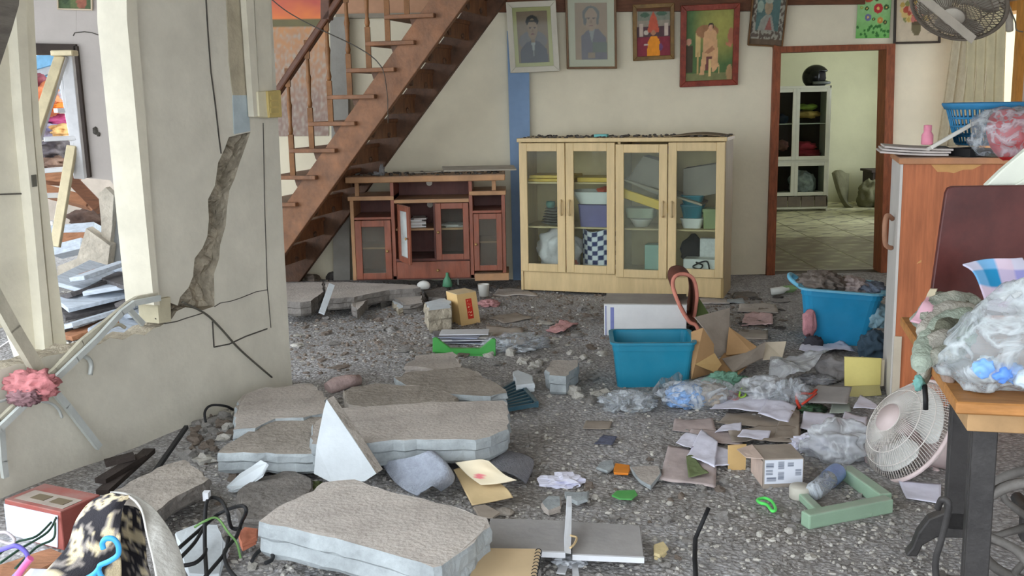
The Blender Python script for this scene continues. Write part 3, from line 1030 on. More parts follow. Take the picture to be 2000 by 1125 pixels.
def tvp(px, py, y):
    return o0 + V(X(px), y, Z(py))
rnd = random.Random(12)
M_paper = mat('white_paper', (226, 224, 222), 0.85, 0.04, 6, 0.05)
M_paperd = mat('dusty_paper', (196, 188, 182), 0.85, 0.08, 6, 0.08)
z = Z(449) + 0.001
for k in range(6):
    b = MB(); h = 0.012
    b.box(o0 + V(X(818) + rnd.uniform(-0.01, 0.01), 0.2, z + h / 2), (0.11 + rnd.uniform(-0.015, 0.02), 0.2, h), (0, 0, rnd.uniform(-0.2, 0.2)))
    z += h
    tag(b.build('notebook', [M_paper, M_paperd][k % 2]), 'white notebook piled behind the open door of the red-brown cabinet', 'notebook', 'notebooks piled in the red-brown cabinet')
z = Z(449) + 0.001
for k in range(2):
    b = MB(); b.box(o0 + V(X(888), 0.18, z + 0.005), (0.15, 0.2, 0.009), (0, 0, 0.2 - 0.5 * k)); z += 0.0095
    tag(b.build('booklet', M_paperd), ['dusty booklet lying behind the closed middle glass door, underneath', 'dusty booklet lying behind the closed middle glass door, on top'][k], 'booklet')
# fallen ceiling boards on top
M_board = mat('fallen_grey_board', (172, 164, 150), 0.85, 0.12, 8, 0.2, stretch=(1, 8, 8))
b = MB(); b.bar(tvp(872, 334, 0.05), tvp(1012, 336, 0.16), 0.11, 0.012, V(0, -0.25, 1)); 
o = b.build('ceiling_strip', M_board, bevel=0.002); tag(o, 'wide grey ceiling strip lying across the red-brown cabinet and reaching the pale one', 'board')
b = MB(); b.bar(tvp(802, 343, 0.2), tvp(905, 341, 0.26), 0.05, 0.01, V(0, 0, 1))
tag(b.build('ceiling_strip', M_board, bevel=0.002), 'narrow grey strip lying on the red-brown cabinet top', 'board')
M_debris = mat('black_grey_debris', (96, 90, 84), 0.95, 0.3, 20, 0.3)
rnd = random.Random(5)
b = MB()
for k in range(130):
    x = rnd.uniform(692, 985); p = tvp(x, 345, rnd.uniform(0.0, 0.36))
    r = rnd.uniform(0.003, 0.012); b.blob(p + V(0, 0, r * 0.4), (r * 1.5, r * 1.5, r), k, 0.5, 2, 0, sm=False)
b.build('debris_crumbs', M_debris, tv)['kind'] = 'stuff'
b = MB(); b.blob(tvp(752, 336, 0.1), (0.02, 0.03, 0.05), 4, 0.5, 2, 2); b.blob(tvp(744, 342, 0.12), (0.04, 0.03, 0.015), 6, 0.5, 2, 2)
tag(b.build('crumpled_bag', mat('grey_film', (140, 138, 138), 0.5, 0.2, 10, 0.2)), 'little crumpled grey bag on the left of the red-brown cabinet top', 'bag')

# ============================================================ pale four-door display cabinet
M_pale = mat('pale_oak_veneer', (208, 182, 134), 0.5, 0.08, 5, 0.06, 40, stretch=(5, 5, 0.7), dust=0.2)
M_palein = mat('pale_oak_inside', (198, 176, 132), 0.7, 0.08, 4, 0.05)
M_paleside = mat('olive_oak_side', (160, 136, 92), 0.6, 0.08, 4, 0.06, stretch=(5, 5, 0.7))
FL, FR = on(1018, 566, 0.02), on(1413, 583, 0.02)
cw = (FR - FL); cyaw = math.atan2(cw.y, cw.x); CW = cw.length
CH = at(1013, 270, FL.y).z - 0.02
cab = thing('display_cabinet', 'pale oak display cabinet with four glass doors full of household things', 'cabinet', tuple(FL), (0, 0, cyaw))
MC = Matrix.Translation(FL) @ Matrix.Rotation(cyaw, 4, 'Z')
CDp = 0.40
PZ = 0.125 * CH
part('side_panel', cab, [(0, 0.02, 0, CDp, 0, CH - 0.03)], M_pale)
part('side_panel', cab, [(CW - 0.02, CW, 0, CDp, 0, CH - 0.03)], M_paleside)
part('top_panel', cab, [(-0.01, CW + 0.01, -0.02, CDp, CH - 0.03, CH)], M_pale, 0.003)
part('back_panel', cab, [(0.02, CW - 0.02, CDp - 0.012, CDp - 0.002, PZ, CH - 0.03)], M_palein, 0)
part('plinth', cab, [(0.02, CW - 0.02, 0.01, 0.03, 0, PZ)], M_pale)
part('bottom_panel', cab, [(0.02, CW - 0.02, 0.005, CDp - 0.012, PZ, PZ + 0.02)], M_palein, 0)
part('divider', cab, [(CW / 2 - 0.01, CW / 2 + 0.01, 0.005, CDp - 0.012, PZ + 0.02, CH - 0.03)], M_palein, 0)
S1, S2 = 0.715 * CH, 0.425 * CH
part('shelf', cab, [(0.02, CW / 2 - 0.01, 0.03, CDp - 0.012, S1 - 0.012, S1)], M_palein, 0)
part('shelf', cab, [(0.02, CW / 2 - 0.01, 0.03, CDp - 0.012, S2 - 0.012, S2)], M_palein, 0)
part('shelf', cab, [(CW / 2 + 0.01, CW - 0.02, 0.03, CDp - 0.012, S2 - 0.012, S2)], M_palein, 0)
fall = Matrix.Translation((CW / 2 + 0.02, 0.03, 0.74 * CH)) @ Matrix.Rotation(radians(17), 4, 'Y')
part('fallen_shelf', cab, [(0, 0.62, 0, 0.3, -0.014, 0)], mat('fallen_grey_shelf', (150, 138, 116), 0.7, 0.1, 5, 0.05), 0, fall)
M_clip = mat('bronze_plastic_handle', (196, 172, 130), 0.35, 0.1, 6, 0)
dz0, dz1 = PZ + 0.006, CH - 0.036
dws = [0.003, 0.238, 0.484, 0.735, 1.0]
for k in range(4):
    x0, x1 = dws[k] * CW + 0.003, dws[k + 1] * CW - 0.003
    d = glass_door(cab, x0, x1, dz0 - (0.02 if k == 2 else 0), dz1 - (0.012 if k == 2 else 0), -0.022, 0.062, M_pale, M_clear if k != 2 else glass('hazy_door_glass', haze=0.13, hazecol=(176, 176, 160)))
    hx = x1 - 0.03 if k % 2 == 0 else x0 + 0.03
    b = MB(); hz = 0.555 * CH
    b.tube(smooth_path([V(hx, -0.022, hz - 0.055), V(hx, -0.045, hz - 0.045), V(hx, -0.05, hz), V(hx, -0.045, hz + 0.045), V(hx, -0.022, hz + 0.055)], 4), 0.009, 7)
    b.build('handle', M_clip, d, world=False)
b = MB()
rnd = random.Random(8)
for k in range(160):
    p = V(rnd.uniform(0, CW), rnd.uniform(0.0, CDp - 0.03), CH); r = rnd.uniform(0.003, 0.012)
    b.blob(p + V(0, 0, r * 0.4), (r * 1.6, r * 1.6, r), k, 0.5, 2, 0, sm=False)
b.build('debris_crumbs', M_debris, cab, world=False)['kind'] = 'stuff'

def put(mb, name, mats, label, cat, group=None, bevel=0.0):
    xf(mb, MC)
    return tag(mb.build(name, mats, bevel=bevel), label, cat, group)
fx = lambda px: (px - 1013) / 407.0 * CW
b = MB(); b.box((fx(1175), 0.1, CH + 0.012), (0.1, 0.06, 0.022)); put(b, 'soap_box', mat('teal_card', (110, 178, 176), 0.6, 0.05, 5, 0), 'small teal box on top of the pale display cabinet', 'box', bevel=0.003)
b = MB(); b.grid(lambda u, v: V(CW - 0.42 + 0.4 * u, 0.06 + 0.28 * v, CH + 0.006 + 0.02 * sin(u * pi) * (0.5 + 0.5 * v)), 10, 6, thick=0.004); put(b, 'cardboard_sheet', mat('brown_grey_card', (134, 118, 96), 0.9, 0.1, 6, 0.1), 'bent grey-brown card lying on the right of the pale cabinet top', 'cardboard')
# top left shelf: yellow-edged picture frames lying flat
M_yel = mat('yellow_gilt', (204, 168, 60), 0.45, 0.12, 6, 0.05)
for k, (xa, xb, zz) in enumerate(((0.05, 0.40, 0.0), (0.06, 0.42, 0.026))):
    b = MB(); b.bx(xa, xb, 0.06, 0.3, S1 + zz + 0.001, S1 + zz + 0.024); put(b, 'flat_picture_frame', M_yel, ['gilt picture frame lying flat at the left of the upper shelf, lower of two', 'gilt picture frame lying flat at the left of the upper shelf, upper of two'][k], 'frame', bevel=0.003)
b = MB(); b.bx(0.445, 0.76, 0.05, 0.3, S1 + 0.001, S1 + 0.035); put(b, 'flat_picture_frame', M_yel, 'gilt picture frame lying flat behind the second door of the pale cabinet', 'frame', bevel=0.003)
# middle left shelf
M_plate = mat('dark_enamel_plate', (96, 92, 84), 0.4, 0.15, 8, 0, dust=0.3)
for k in range(6):
    b = MB(); r = 0.125 - 0.006 * k
    b.lathe([(r * 0.6, 0), (r, 0.018), (r, 0.021), (r * 0.6, 0.004)], 22, M=Matrix.Translation((0.25, 0.17, S2 + 0.001 + 0.021 * k)), cap=True)
    put(b, 'dinner_plate', M_plate, 'dark plate in the stack behind the first door of the pale cabinet', 'plate', 'plates stacked in the pale cabinet')
b = MB(); b.lathe([(0.03, 0), (0.038, 0.03), (0.034, 0.05), (0.0, 0.052)], 14, M=Matrix.Translation((0.20, 0.16, S2 + 0.13)))
put(b, 'green_cup', mat('teal_green_cup', (84, 128, 116), 0.4, 0.1, 8, 0), 'small teal cup on the stack of dark plates', 'cup')
b = MB(); b.shell([(0, 0.27, 0.22, 0.02), (0.165, 0.30, 0.24, 0.02), (0.17, 0.31, 0.25, 0.02), (0.17, 0.29, 0.23, 0.02), (0.02, 0.26, 0.21, 0.02)], cap1=True)
xf(b, Matrix.Translation((0.60, 0.16, S2 + 0.001))); put(b, 'purple_crate', mat('purple_plastic', (108, 100, 142), 0.45, 0.1, 6, 0), 'purple plastic crate behind the second door of the pale cabinet', 'crate')
b = MB(); b.shell([(0, 0.26, 0.2, 0.05), (0.09, 0.37, 0.26, 0.06), (0.095, 0.39, 0.28, 0.06), (0.095, 0.36, 0.25, 0.06), (0.01, 0.25, 0.19, 0.05)], cap1=True)
xf(b, Matrix.Translation((0.575, 0.17, S2 + 0.173))); put(b, 'white_basin', mat('white_plastic', (222, 220, 212), 0.4, 0.05, 6, 0), 'white plastic basin standing on the purple crate', 'basin')
b = MB(); b.blob((0.62, 0.17, S2 + 0.255), (0.055, 0.05, 0.04), 3, 0.4, 2, 2); put(b, 'red_cloth', mat('orange_red_cloth', (206, 84, 56), 0.7, 0.15, 9, 0.1), 'orange-red bundle lying in the white basin', 'cloth')
# bottom left: plastic bag and chequered bag
b = MB(); b.blob((0.27, 0.17, PZ + 0.15), (0.17, 0.12, 0.17), 11, 0.22, 2, 3, floor=-0.13); put(b, 'plastic_bag', mat('grey_white_film', (204, 196, 196), 0.35, 0.12, 8, 0.4, 12), 'swollen grey-white plastic bag behind the first door of the pale cabinet', 'bag')
b = MB(); b.blob((0.36, 0.09, PZ + 0.06), (0.06, 0.04, 0.045), 2, 0.5, 3, 2, floor=-0.04); put(b, 'red_toy', mat('red_orange_print', (214, 92, 70), 0.5, 0.3, 20, 0, col2=(230, 170, 150)), 'red and orange bundle in front of the swollen plastic bag', 'bundle')
def chk(u, v):
    a = int(u * 10) + int(v * 8)
    return lin((44, 52, 96)) if a % 2 and v > 0.12 else lin((222, 222, 226))
b = MB()
def bagf(u, v):
    a = u * pi
    return V(0.60 - 0.15 * cos(a), 0.2 - 0.13 * sin(a) * (0.8 + 0.2 * v), PZ + 0.022 + 0.30 * v + 0.012 * sin(u * 12) * v)
b.grid(bagf, 40, 32)
b.c = [chk(i / 40, j / 32) for i in range(41) for j in range(33)]
put(b, 'chequered_bag', printed('bag_print', 0.6), 'blue and white chequered shopping bag behind the second door', 'bag').modifiers.new('solid', 'SOLIDIFY').thickness = 0.004
# right bay: slumped boards, yellow bar, boxes
M_greycard = mat('grey_brown_card', (140, 130, 118), 0.85, 0.1, 4, 0.08)
x2 = CW / 2
b = MB(); b.prism([V(x2 + 0.03, 0.10, 0.72 * CH), V(x2 + 0.36, 0.10, 0.60 * CH), V(x2 + 0.36, 0.10, 0.83 * CH), V(x2 + 0.16, 0.10, 0.88 * CH)], V(0, 0.2, 0.0)); put(b, 'slumped_carton', M_greycard, 'crushed grey carton slumped behind the third door of the pale cabinet', 'carton')
b = MB(); b.prism([V(x2 + 0.46, 0.10, 0.605 * CH), V(CW - 0.03, 0.10, 0.655 * CH), V(CW - 0.03, 0.10, 0.84 * CH), V(x2 + 0.46, 0.10, 0.80 * CH)], V(0, 0.2, 0.0)); put(b, 'tilted_carton', M_greycard, 'tilted grey-brown carton behind the fourth door of the pale cabinet', 'carton')
b = MB(); b.bar(V(x2 + 0.0, 0.055, 0.655 * CH), V(x2 + 0.40, 0.055, 0.545 * CH), 0.05, 0.065, V(0, 0, 1)); put(b, 'yellow_box', mat('bright_yellow_card', (238, 196, 40), 0.45, 0.06, 6, 0), 'long bright yellow box sloping behind the third door', 'box', bevel=0.003)
b = MB(); b.box((x2 + 0.22, 0.22, 0.92 * CH), (0.3, 0.12, 0.05), (0, 0.1, 0)); put(b, 'purple_box', mat('lilac_card', (142, 124, 170), 0.6, 0.1, 6, 0), 'lilac box wedged under the top of the pale cabinet', 'box', bevel=0.003)
b = MB(); b.lathe([(0.05, 0), (0.085, 0.055), (0.09, 0.06), (0.08, 0.058), (0.05, 0.01)], 20, M=Matrix.Translation((x2 + 0.14, 0.14, S2 + 0.003))); put(b, 'white_bowl', MATS['white_plastic'], 'white bowl on the middle shelf behind the third door', 'bowl')
b = MB(); b.shell([(0, 0.2, 0.16, 0.02), (0.07, 0.22, 0.18, 0.02), (0.075, 0.22, 0.18, 0.02)]); xf(b, Matrix.Translation((x2 + 0.12, 0.24, S2 + 0.062))); put(b, 'pale_tray', mat('pale_green_plastic', (190, 198, 176), 0.5, 0.06, 6, 0), 'pale green tub behind the white bowl', 'tub')
M_teal = mat('teal_food_box', (42, 112, 124), 0.4, 0.08, 6, 0)
xr = fx(1353)
zc = S2 + 0.001
for k, (h, m, nm, lb) in enumerate(((0.075, MATS['white_plastic'], 'food_box', 'white food box at the bottom of the stack behind the fourth door'), (0.10, M_teal, 'food_box', 'teal food box in the middle of the stack behind the fourth door'), (0.07, M_teal, 'food_box', 'teal food box on top of the stack behind the fourth door'))):
    b = MB(); b.shell([(0, 0.13, 0.11, 0.03), (h * 0.85, 0.165, 0.13, 0.03), (h * 0.86, 0.175, 0.14, 0.03), (h - 0.001, 0.175, 0.14, 0.03)]); xf(b, Matrix.Translation((xr, 0.15, zc)))
    put(b, nm, m, lb, 'food box'); zc += h
b = MB(); b.shell([(0, 0.13, 0.12, 0.02), (0.12, 0.14, 0.13, 0.02), (0.121, 0.15, 0.14, 0.02), (0.145, 0.15, 0.14, 0.02), (0.15, 0.11, 0.10, 0.02)]); xf(b, Matrix.Translation((CW - 0.105, 0.16, S2 + 0.001))); put(b, 'green_canister', mat('olive_green_plastic', (140, 150, 104), 0.5, 0.08, 6, 0), 'olive green lidded canister beside the teal food boxes', 'canister')
b = MB(); b.bx(fx(1340), CW - 0.03, 0.05, 0.2, PZ + 0.021, PZ + 0.13)
put(b, 'white_box', MATS['white_plastic'], 'low white box on the bottom shelf behind the fourth door', 'box', bevel=0.004)
b = MB(); b.box((fx(1385), 0.2, PZ + 0.2), (0.14, 0.06, 0.14)); put(b, 'printed_carton', mat('white_printed_card', (216, 214, 210), 0.6, 0.12, 30, 0), 'upright white printed carton behind the low white box', 'carton', bevel=0.003)
b = MB(); b.blob((fx(1352), 0.27, PZ + 0.15), (0.09, 0.07, 0.13), 5, 0.25, 2, 2, floor=-0.12); put(b, 'black_bag', mat('black_cloth', (40, 40, 44), 0.8, 0.2, 8, 0.1), 'black bag standing at the back behind the fourth door', 'bag')
b = MB(); b.tube(smooth_path([V(fx(1365), 0.035, PZ + 0.11), V(fx(1378), 0.03, PZ + 0.09), V(fx(1372), 0.035, PZ + 0.06), V(fx(1360), 0.03, PZ + 0.08), V(fx(1385), 0.035, PZ + 0.12), V(fx(1392), 0.03, PZ + 0.05)], 6), 0.006, 6)
put(b, 'black_cable', mat('black_rubber', (30, 30, 32), 0.6, 0.1, 5, 0), 'coiled black cable hanging on the low white box', 'cable')
b = MB(); b.box((x2 + 0.23, 0.2, PZ + 0.12), (0.13, 0.12, 0.19)); put(b, 'pale_teal_box', mat('pale_teal_card', (150, 190, 176), 0.6, 0.06, 5, 0), 'pale teal box standing at the bottom behind the third door', 'box', bevel=0.003)

# ============================================================ framed pictures along the beam
def picture(name, label, cat, TL, TR, BL, fw, mframe, fn, nu, nv, inner=None, inner_w=0.0, mglass=None, Y=YB - 0.012, depth=0.025, group=None, lean=0.0, fwb=None):
    TL, TR, BL = at(*TL, Y), at(*TR, Y), at(*BL, Y)
    if lean:
        TL.y -= lean; TR.y -= lean
    ux, uy = (TR - TL), (BL - TL)
    w, h = ux.length, uy.length
    ux.normalize(); uy.normalize()
    N = uy.cross(ux) ; N = N if N.y < 0 else -N
    t = thing(name, label, cat, tuple((BL + BL + ux * w) / 2), (0, 0, 0), group)
    P = lambda a, c: TL + ux * a + uy * c
    b = MB()
    for q in ([P(0, 0), P(w, 0), P(w - fw, fw), P(fw, fw)], [P(w, 0), P(w, h), P(w - fw, h - fw), P(w - fw, fw)], [P(w, h), P(0, h), P(fw, h - fw), P(w - fw, h - fw)], [P(0, h), P(0, 0), P(fw, fw), P(fw, h - fw)]):
        b.prism([p + N * depth for p in q], -N * depth)
    b.build('frame', mframe, t, bevel=0.003)
    x0 = fw
    if inner:
        b = MB()
        iw = inner_w
        for q in ([P(fw, fw), P(w - fw, fw), P(w - fw - iw, fw + iw), P(fw + iw, fw + iw)], [P(w - fw, fw), P(w - fw, h - fw), P(w - fw - iw, h - fw - iw), P(w - fw - iw, fw + iw)], [P(w - fw, h - fw), P(fw, h - fw), P(fw + iw, h - fw - iw), P(w - fw - iw, h - fw - iw)], [P(fw, h - fw), P(fw, fw), P(fw + iw, fw + iw), P(fw + iw, h - fw - iw)]):
            b.prism([p + N * depth * 0.45 for p in q], -N * depth * 0.4)
        b.build('mount', inner, t)
        x0 = fw + iw
    b = MB()
    print_grid(b, P(x0, h - x0) + N * depth * 0.3, P(w - x0, h - x0) + N * depth * 0.3, P(x0, x0) + N * depth * 0.3, fn, nu, nv)
    b.build('picture', printed('picture_print', 0.5), t)
    if mglass:
        b = MB(); b.prism([p + N * depth * 0.7 for p in (P(fw, fw), P(w - fw, fw), P(w - fw, h - fw), P(fw, h - fw))], -N * 0.003)
        b.build('pane', mglass, t)
    return t
M_whitefr = mat('cream_white_frame', (206, 200, 182), 0.5, 0.06, 5, 0.05)
M_yelmount = mat('yellow_cream_mount', (206, 192, 140), 0.7, 0.05, 5, 0)
M_creammount = mat('cream_mount', (206, 190, 166), 0.7, 0.04, 5, 0)
M_brownfr = mat('brown_gold_frame', (112, 80, 46), 0.4, 0.16, 9, 0.1)
M_goldfr = mat('olive_gold_frame', (126, 96, 48), 0.4, 0.2, 12, 0.15)
M_redfr = mat('red_lacquer_frame', (136, 58, 40), 0.4, 0.22, 16, 0.15)
M_blackfr = mat('black_brown_frame', (58, 48, 40), 0.4, 0.12, 8, 0.05)
M_picglass = glass('picture_glass')
skin, hair, suit = (168, 132, 108), (52, 44, 44), (98, 88, 96)
bg1 = lambda u, v: tuple(a * (0.9 + 0.2 * v) for a in lin((150, 120, 100)))
man = painter(bg1, [('e', 0.5, 0.42, 0.46, 0.20, (134, 116, 116)), ('p', [(0.05, 0), (0.08, 0.26), (0.3, 0.40), (0.44, 0.43), (0.56, 0.43), (0.72, 0.40), (0.94, 0.24), (0.97, 0)], suit),
    ('p', [(0.43, 0.44), (0.5, 0.12), (0.57, 0.44)], (178, 168, 164)), ('r', 0.43, 0.40, 0.57, 0.54, (150, 116, 96)), ('e', 0.5, 0.80, 0.205, 0.125, hair), ('e', 0.5, 0.655, 0.165, 0.20, skin), ('p', [(0.33, 0.73), (0.38, 0.83), (0.62, 0.83), (0.67, 0.73), (0.62, 0.78), (0.40, 0.80)], hair),
    ('e', 0.43, 0.68, 0.035, 0.014, (70, 54, 50)), ('e', 0.57, 0.68, 0.035, 0.014, (70, 54, 50)), ('p', [(0.48, 0.66), (0.52, 0.66), (0.535, 0.60), (0.47, 0.60)], (150, 112, 92)), ('e', 0.5, 0.555, 0.06, 0.014, (130, 84, 76))], 0.10, 1)
picture('portrait_frame', 'white framed portrait of a dark-haired person in a jacket, hung above the blue column', 'picture', (988, 5), (1085, 1), (997, 143), 0.045, M_whitefr, man, 40, 60, M_yelmount, 0.03, M_picglass, Y=YB - 0.075, depth=0.035)
bg2 = lambda u, v: lin((168, 132, 108))
woman = painter(bg2, [('p', [(0.2, 0), (0.2, 0.42), (0.44, 0.55), (0.7, 0.55), (0.97, 0.38), (1, 0)], (116, 100, 108)), ('p', [(0.42, 0.55), (0.52, 0.3), (0.62, 0.55)], (150, 140, 136)), ('r', 0.55, 0.12, 0.98, 0.30, (112, 106, 96)), ('r', 0.40, 0.02, 0.62, 0.12, (152, 122, 104)),
    ('e', 0.5, 0.79, 0.27, 0.16, (112, 100, 92)), ('e', 0.5, 0.71, 0.20, 0.20, (176, 138, 116)), ('e', 0.31, 0.68, 0.05, 0.07, (112, 100, 92)), ('e', 0.70, 0.68, 0.05, 0.07, (112, 100, 92)), ('e', 0.42, 0.73, 0.05, 0.014, (92, 72, 64)), ('e', 0.58, 0.73, 0.05, 0.014, (92, 72, 64)), ('p', [(0.48, 0.71), (0.52, 0.71), (0.54, 0.64), (0.46, 0.64)], (158, 120, 100)), ('e', 0.5, 0.60, 0.07, 0.014, (140, 92, 84))], 0.08, 2)
picture('portrait_frame', 'brown framed portrait of an older person with wide cream mount under shiny glass', 'picture', (1103, -12), (1202, -13), (1107, 135), 0.018, M_brownfr, woman, 40, 60, M_creammount, 0.055, M_picglass, Y=YB - 0.05, depth=0.03, lean=0.03)
temple = painter((150, 140, 124), [('r', 0, 0.74, 1, 1, (128, 132, 116)), ('e', 0.25, 0.86, 0.14, 0.05, (78, 104, 84)), ('e', 0.75, 0.88, 0.16, 0.05, (78, 104, 84)), ('r', 0, 0.38, 1, 0.62, (86, 60, 64)), ('r', 0, 0, 1, 0.40, (136, 48, 62)), ('p', [(0.32, 0.5), (0.4, 0.8), (0.5, 0.93), (0.6, 0.8), (0.68, 0.5)], (196, 92, 66)), ('r', 0.08, 0.42, 0.2, 0.68, (196, 176, 160)), ('r', 0.82, 0.42, 0.94, 0.68, (206, 186, 170)),
    ('e', 0.28, 0.49, 0.07, 0.05, (196, 184, 170)), ('r', 0.0, 0.62, 0.03, 1, (190, 170, 150)), ('p', [(0.30, 0), (0.33, 0.28), (0.42, 0.42), (0.60, 0.42), (0.68, 0.32), (0.70, 0.1), (0.68, 0)], (238, 150, 36)), ('e', 0.5, 0.48, 0.07, 0.055, (182, 130, 100)), ('e', 0.28, 0.24, 0.07, 0.02, (196, 184, 170)), ('e', 0.72, 0.18, 0.06, 0.08, (110, 70, 110))], 0.14, 3)
picture('temple_picture', 'small gold framed picture of a figure in an orange robe before an altar', 'picture', (1234, 10), (1315, 6), (1236, 119), 0.032, M_goldfr, temple, 44, 64, depth=0.03, lean=0.03)
def grn(u, v):
    k = max(0, min(1, 1 - ((u - 0.75) ** 2 * 2.5 + (v - 0.8) ** 2 * 3)))
    return tuple(a * (1 - k) + c * k for a, c in zip(lin((84, 112, 66)), lin((164, 160, 84))))
seated = painter(grn, [('r', 0, 0, 1, 0.10, (126, 128, 84)), ('r', 0, 0.12, 0.16, 0.5, (76, 66, 48)), ('e', 0.06, 0.56, 0.06, 0.05, (196, 146, 120)), ('e', 0.96, 0.62, 0.07, 0.12, (172, 112, 84)), ('p', [(0.84, 0.5), (0.98, 0.46), (0.98, 0.52), (0.84, 0.54)], (190, 124, 92)), ('e', 0.94, 0.10, 0.07, 0.12, (176, 142, 100)),
    ('r', 0.20, 0.34, 0.32, 0.68, (206, 178, 120)), ('r', 0.24, 0.10, 0.28, 0.40, (190, 160, 104)), ('e', 0.45, 0.70, 0.24, 0.10, (160, 116, 80)), ('p', [(0.36, 0.42), (0.38, 0.68), (0.5, 0.76), (0.64, 0.70), (0.68, 0.46), (0.70, 0.20), (0.62, 0.12), (0.56, 0.12), (0.54, 0.3), (0.44, 0.3), (0.40, 0.08), (0.30, 0.08)], (214, 168, 122)), ('p', [(0.42, 0.14), (0.44, 0.34), (0.56, 0.34), (0.52, 0.14)], (116, 70, 66)), ('p', [(0.40, 0.40), (0.56, 0.50), (0.62, 0.44), (0.48, 0.38)], (176, 128, 92)), ('e', 0.525, 0.775, 0.058, 0.05, (48, 40, 36)), ('e', 0.525, 0.755, 0.045, 0.045, (206, 158, 124)), ('r', 0.50, 0.06, 0.54, 0.3, (222, 190, 130)), ('r', 0.70, 0.10, 0.73, 0.22, (206, 178, 120))], 0.16, 4)
picture('seated_figure_picture', 'large red framed picture of a seated figure on a green ground', 'picture', (1327, 12), (1441, 7), (1327, 170), 0.045, M_redfr, seated, 56, 80, depth=0.035, lean=0.06)
def wrapbg(u, v):
    return lin((196, 176, 164)) if noise.noise(Vector((u * 14, v * 14, 1))) > 0.02 else lin((120, 96, 88))
wrap = painter(wrapbg, [('r', 0.14, 0.28, 0.86, 0.93, (104, 124, 124)), ('e', 0.25, 0.74, 0.10, 0.12, (180, 182, 170)), ('p', [(0.22, 0.28), (0.3, 0.5), (0.45, 0.6), (0.62, 0.58), (0.74, 0.28)], (184, 168, 160)), ('p', [(0.44, 0.30), (0.56, 0.56), (0.66, 0.3)], (190, 110, 104)), ('e', 0.5, 0.74, 0.12, 0.15, (196, 158, 132)), ('e', 0.5, 0.86, 0.12, 0.05, (196, 188, 178)), ('r', 0, 0, 1, 0.10, (130, 100, 84))], 0.2, 6)
picture('wrapped_picture', 'picture in crinkled plastic wrapping hung left of the doorway top', 'picture', (1465, -16), (1534, -12), (1459, 88), 0.012, M_brownfr, wrap, 44, 60, mglass=M_picglass, depth=0.03, lean=0.08)
fl = []
rnd = random.Random(3)
for (x, y, r, c) in ((0.32, 0.82, 0.14, (196, 84, 60)), (0.62, 0.60, 0.14, (190, 60, 62)), (0.74, 0.92, 0.08, (196, 132, 78)), (0.86, 0.62, 0.08, (70, 104, 60)), (0.33, 0.42, 0.10, (112, 116, 150)), (0.70, 0.36, 0.09, (206, 140, 76)), (0.56, 0.78, 0.05, (70, 70, 40)), (0.28, 0.60, 0.06, (52, 80, 40)), (0.5, 0.38, 0.05, (52, 90, 48)), (0.85, 0.32, 0.06, (72, 84, 52)), (0.12, 0.62, 0.05, (150, 170, 90)), (0.12, 0.9, 0.05, (176, 190, 110))):
    fl += [('e', x, y, r, r * 0.72, c), ('e', x, y, r * 0.3, r * 0.22, (226, 190, 110))]
for k in range(26):
    fl.append(('e', rnd.uniform(0.02, 0.98), rnd.uniform(0.03, 0.26), 0.04, 0.03, (60, 118, 56)))
flowers = painter(lambda u, v: tuple(a * (1 - 0.6 * v) + c * 0.6 * v for a, c in zip(lin((116, 184, 96)), lin((196, 222, 178)))), fl, 0.12, 8)
b = MB(); Yp = YB - 0.008
print_grid(b, at(1671, 75, Yp), at(1736, 74, Yp), at(1677, -22, Yp), flowers, 48, 64)
o = b.build('flower_poster', printed('picture_print', 0.5)); o.modifiers.new('solid', 'SOLIDIFY').thickness = -0.004
tag(o, 'unframed green poster of red and orange flowers above the doorway', 'poster')
bq = []
rnd = random.Random(6)
for k in range(46):
    a = rnd.uniform(0, 2 * pi); r = sqrt(rnd.random()) * 0.33
    bq.append(('e', 0.46 + r * cos(a) * 1.05, 0.50 + r * sin(a) * 0.72, rnd.uniform(0.04, 0.085), rnd.uniform(0.035, 0.07), rnd.choice([(198, 122, 112), (206, 150, 132), (190, 160, 84), (132, 136, 84), (176, 84, 64), (214, 186, 120), (112, 112, 70)])))
bq += [('p', [(0.36, 0.30), (0.38, 0.18), (0.44, 0.10), (0.54, 0.10), (0.60, 0.19), (0.60, 0.30)], (112, 104, 76)), ('e', 0.48, 0.30, 0.12, 0.03, (92, 82, 60)), ('r', 0.76, 0.14, 0.94, 0.155, (170, 158, 142)), ('r', 0.80, 0.19, 0.90, 0.2, (170, 158, 142))]
bouquet = painter((204, 190, 164), bq, 0.08, 9)
picture('bouquet_picture', 'dark framed picture of a flower bouquet right of the doorway top', 'picture', (1744, -40), (1836, -42), (1744, 86), 0.016, M_blackfr, bouquet, 50, 64, depth=0.025, lean=0.03)
YLp = YL - 0.012
dim1 = painter((74, 92, 58), [('r', 0.35, 0, 0.6, 1, (96, 108, 66)), ('e', 0.7, 0.3, 0.16, 0.3, (150, 92, 72)), ('e', 0.2, 0.5, 0.12, 0.3, (54, 70, 44))], 0.3, 11)
picture('dim_picture', 'dim green picture high on the left room wall', 'picture', (112, -32), (181, -30), (113, 19), 0.012, M_creammount, dim1, 24, 18, Y=YLp, depth=0.02)
dim2 = painter((84, 56, 42), [('e', 0.5, 0.5, 0.3, 0.3, (108, 76, 56))], 0.3, 12)
picture('dim_picture', 'dim brown picture high on the left room wall, beside the pier', 'picture', (209, -32), (262, -26), (210, 26), 0.012, M_creammount, dim2, 20, 18, Y=YLp, depth=0.02)

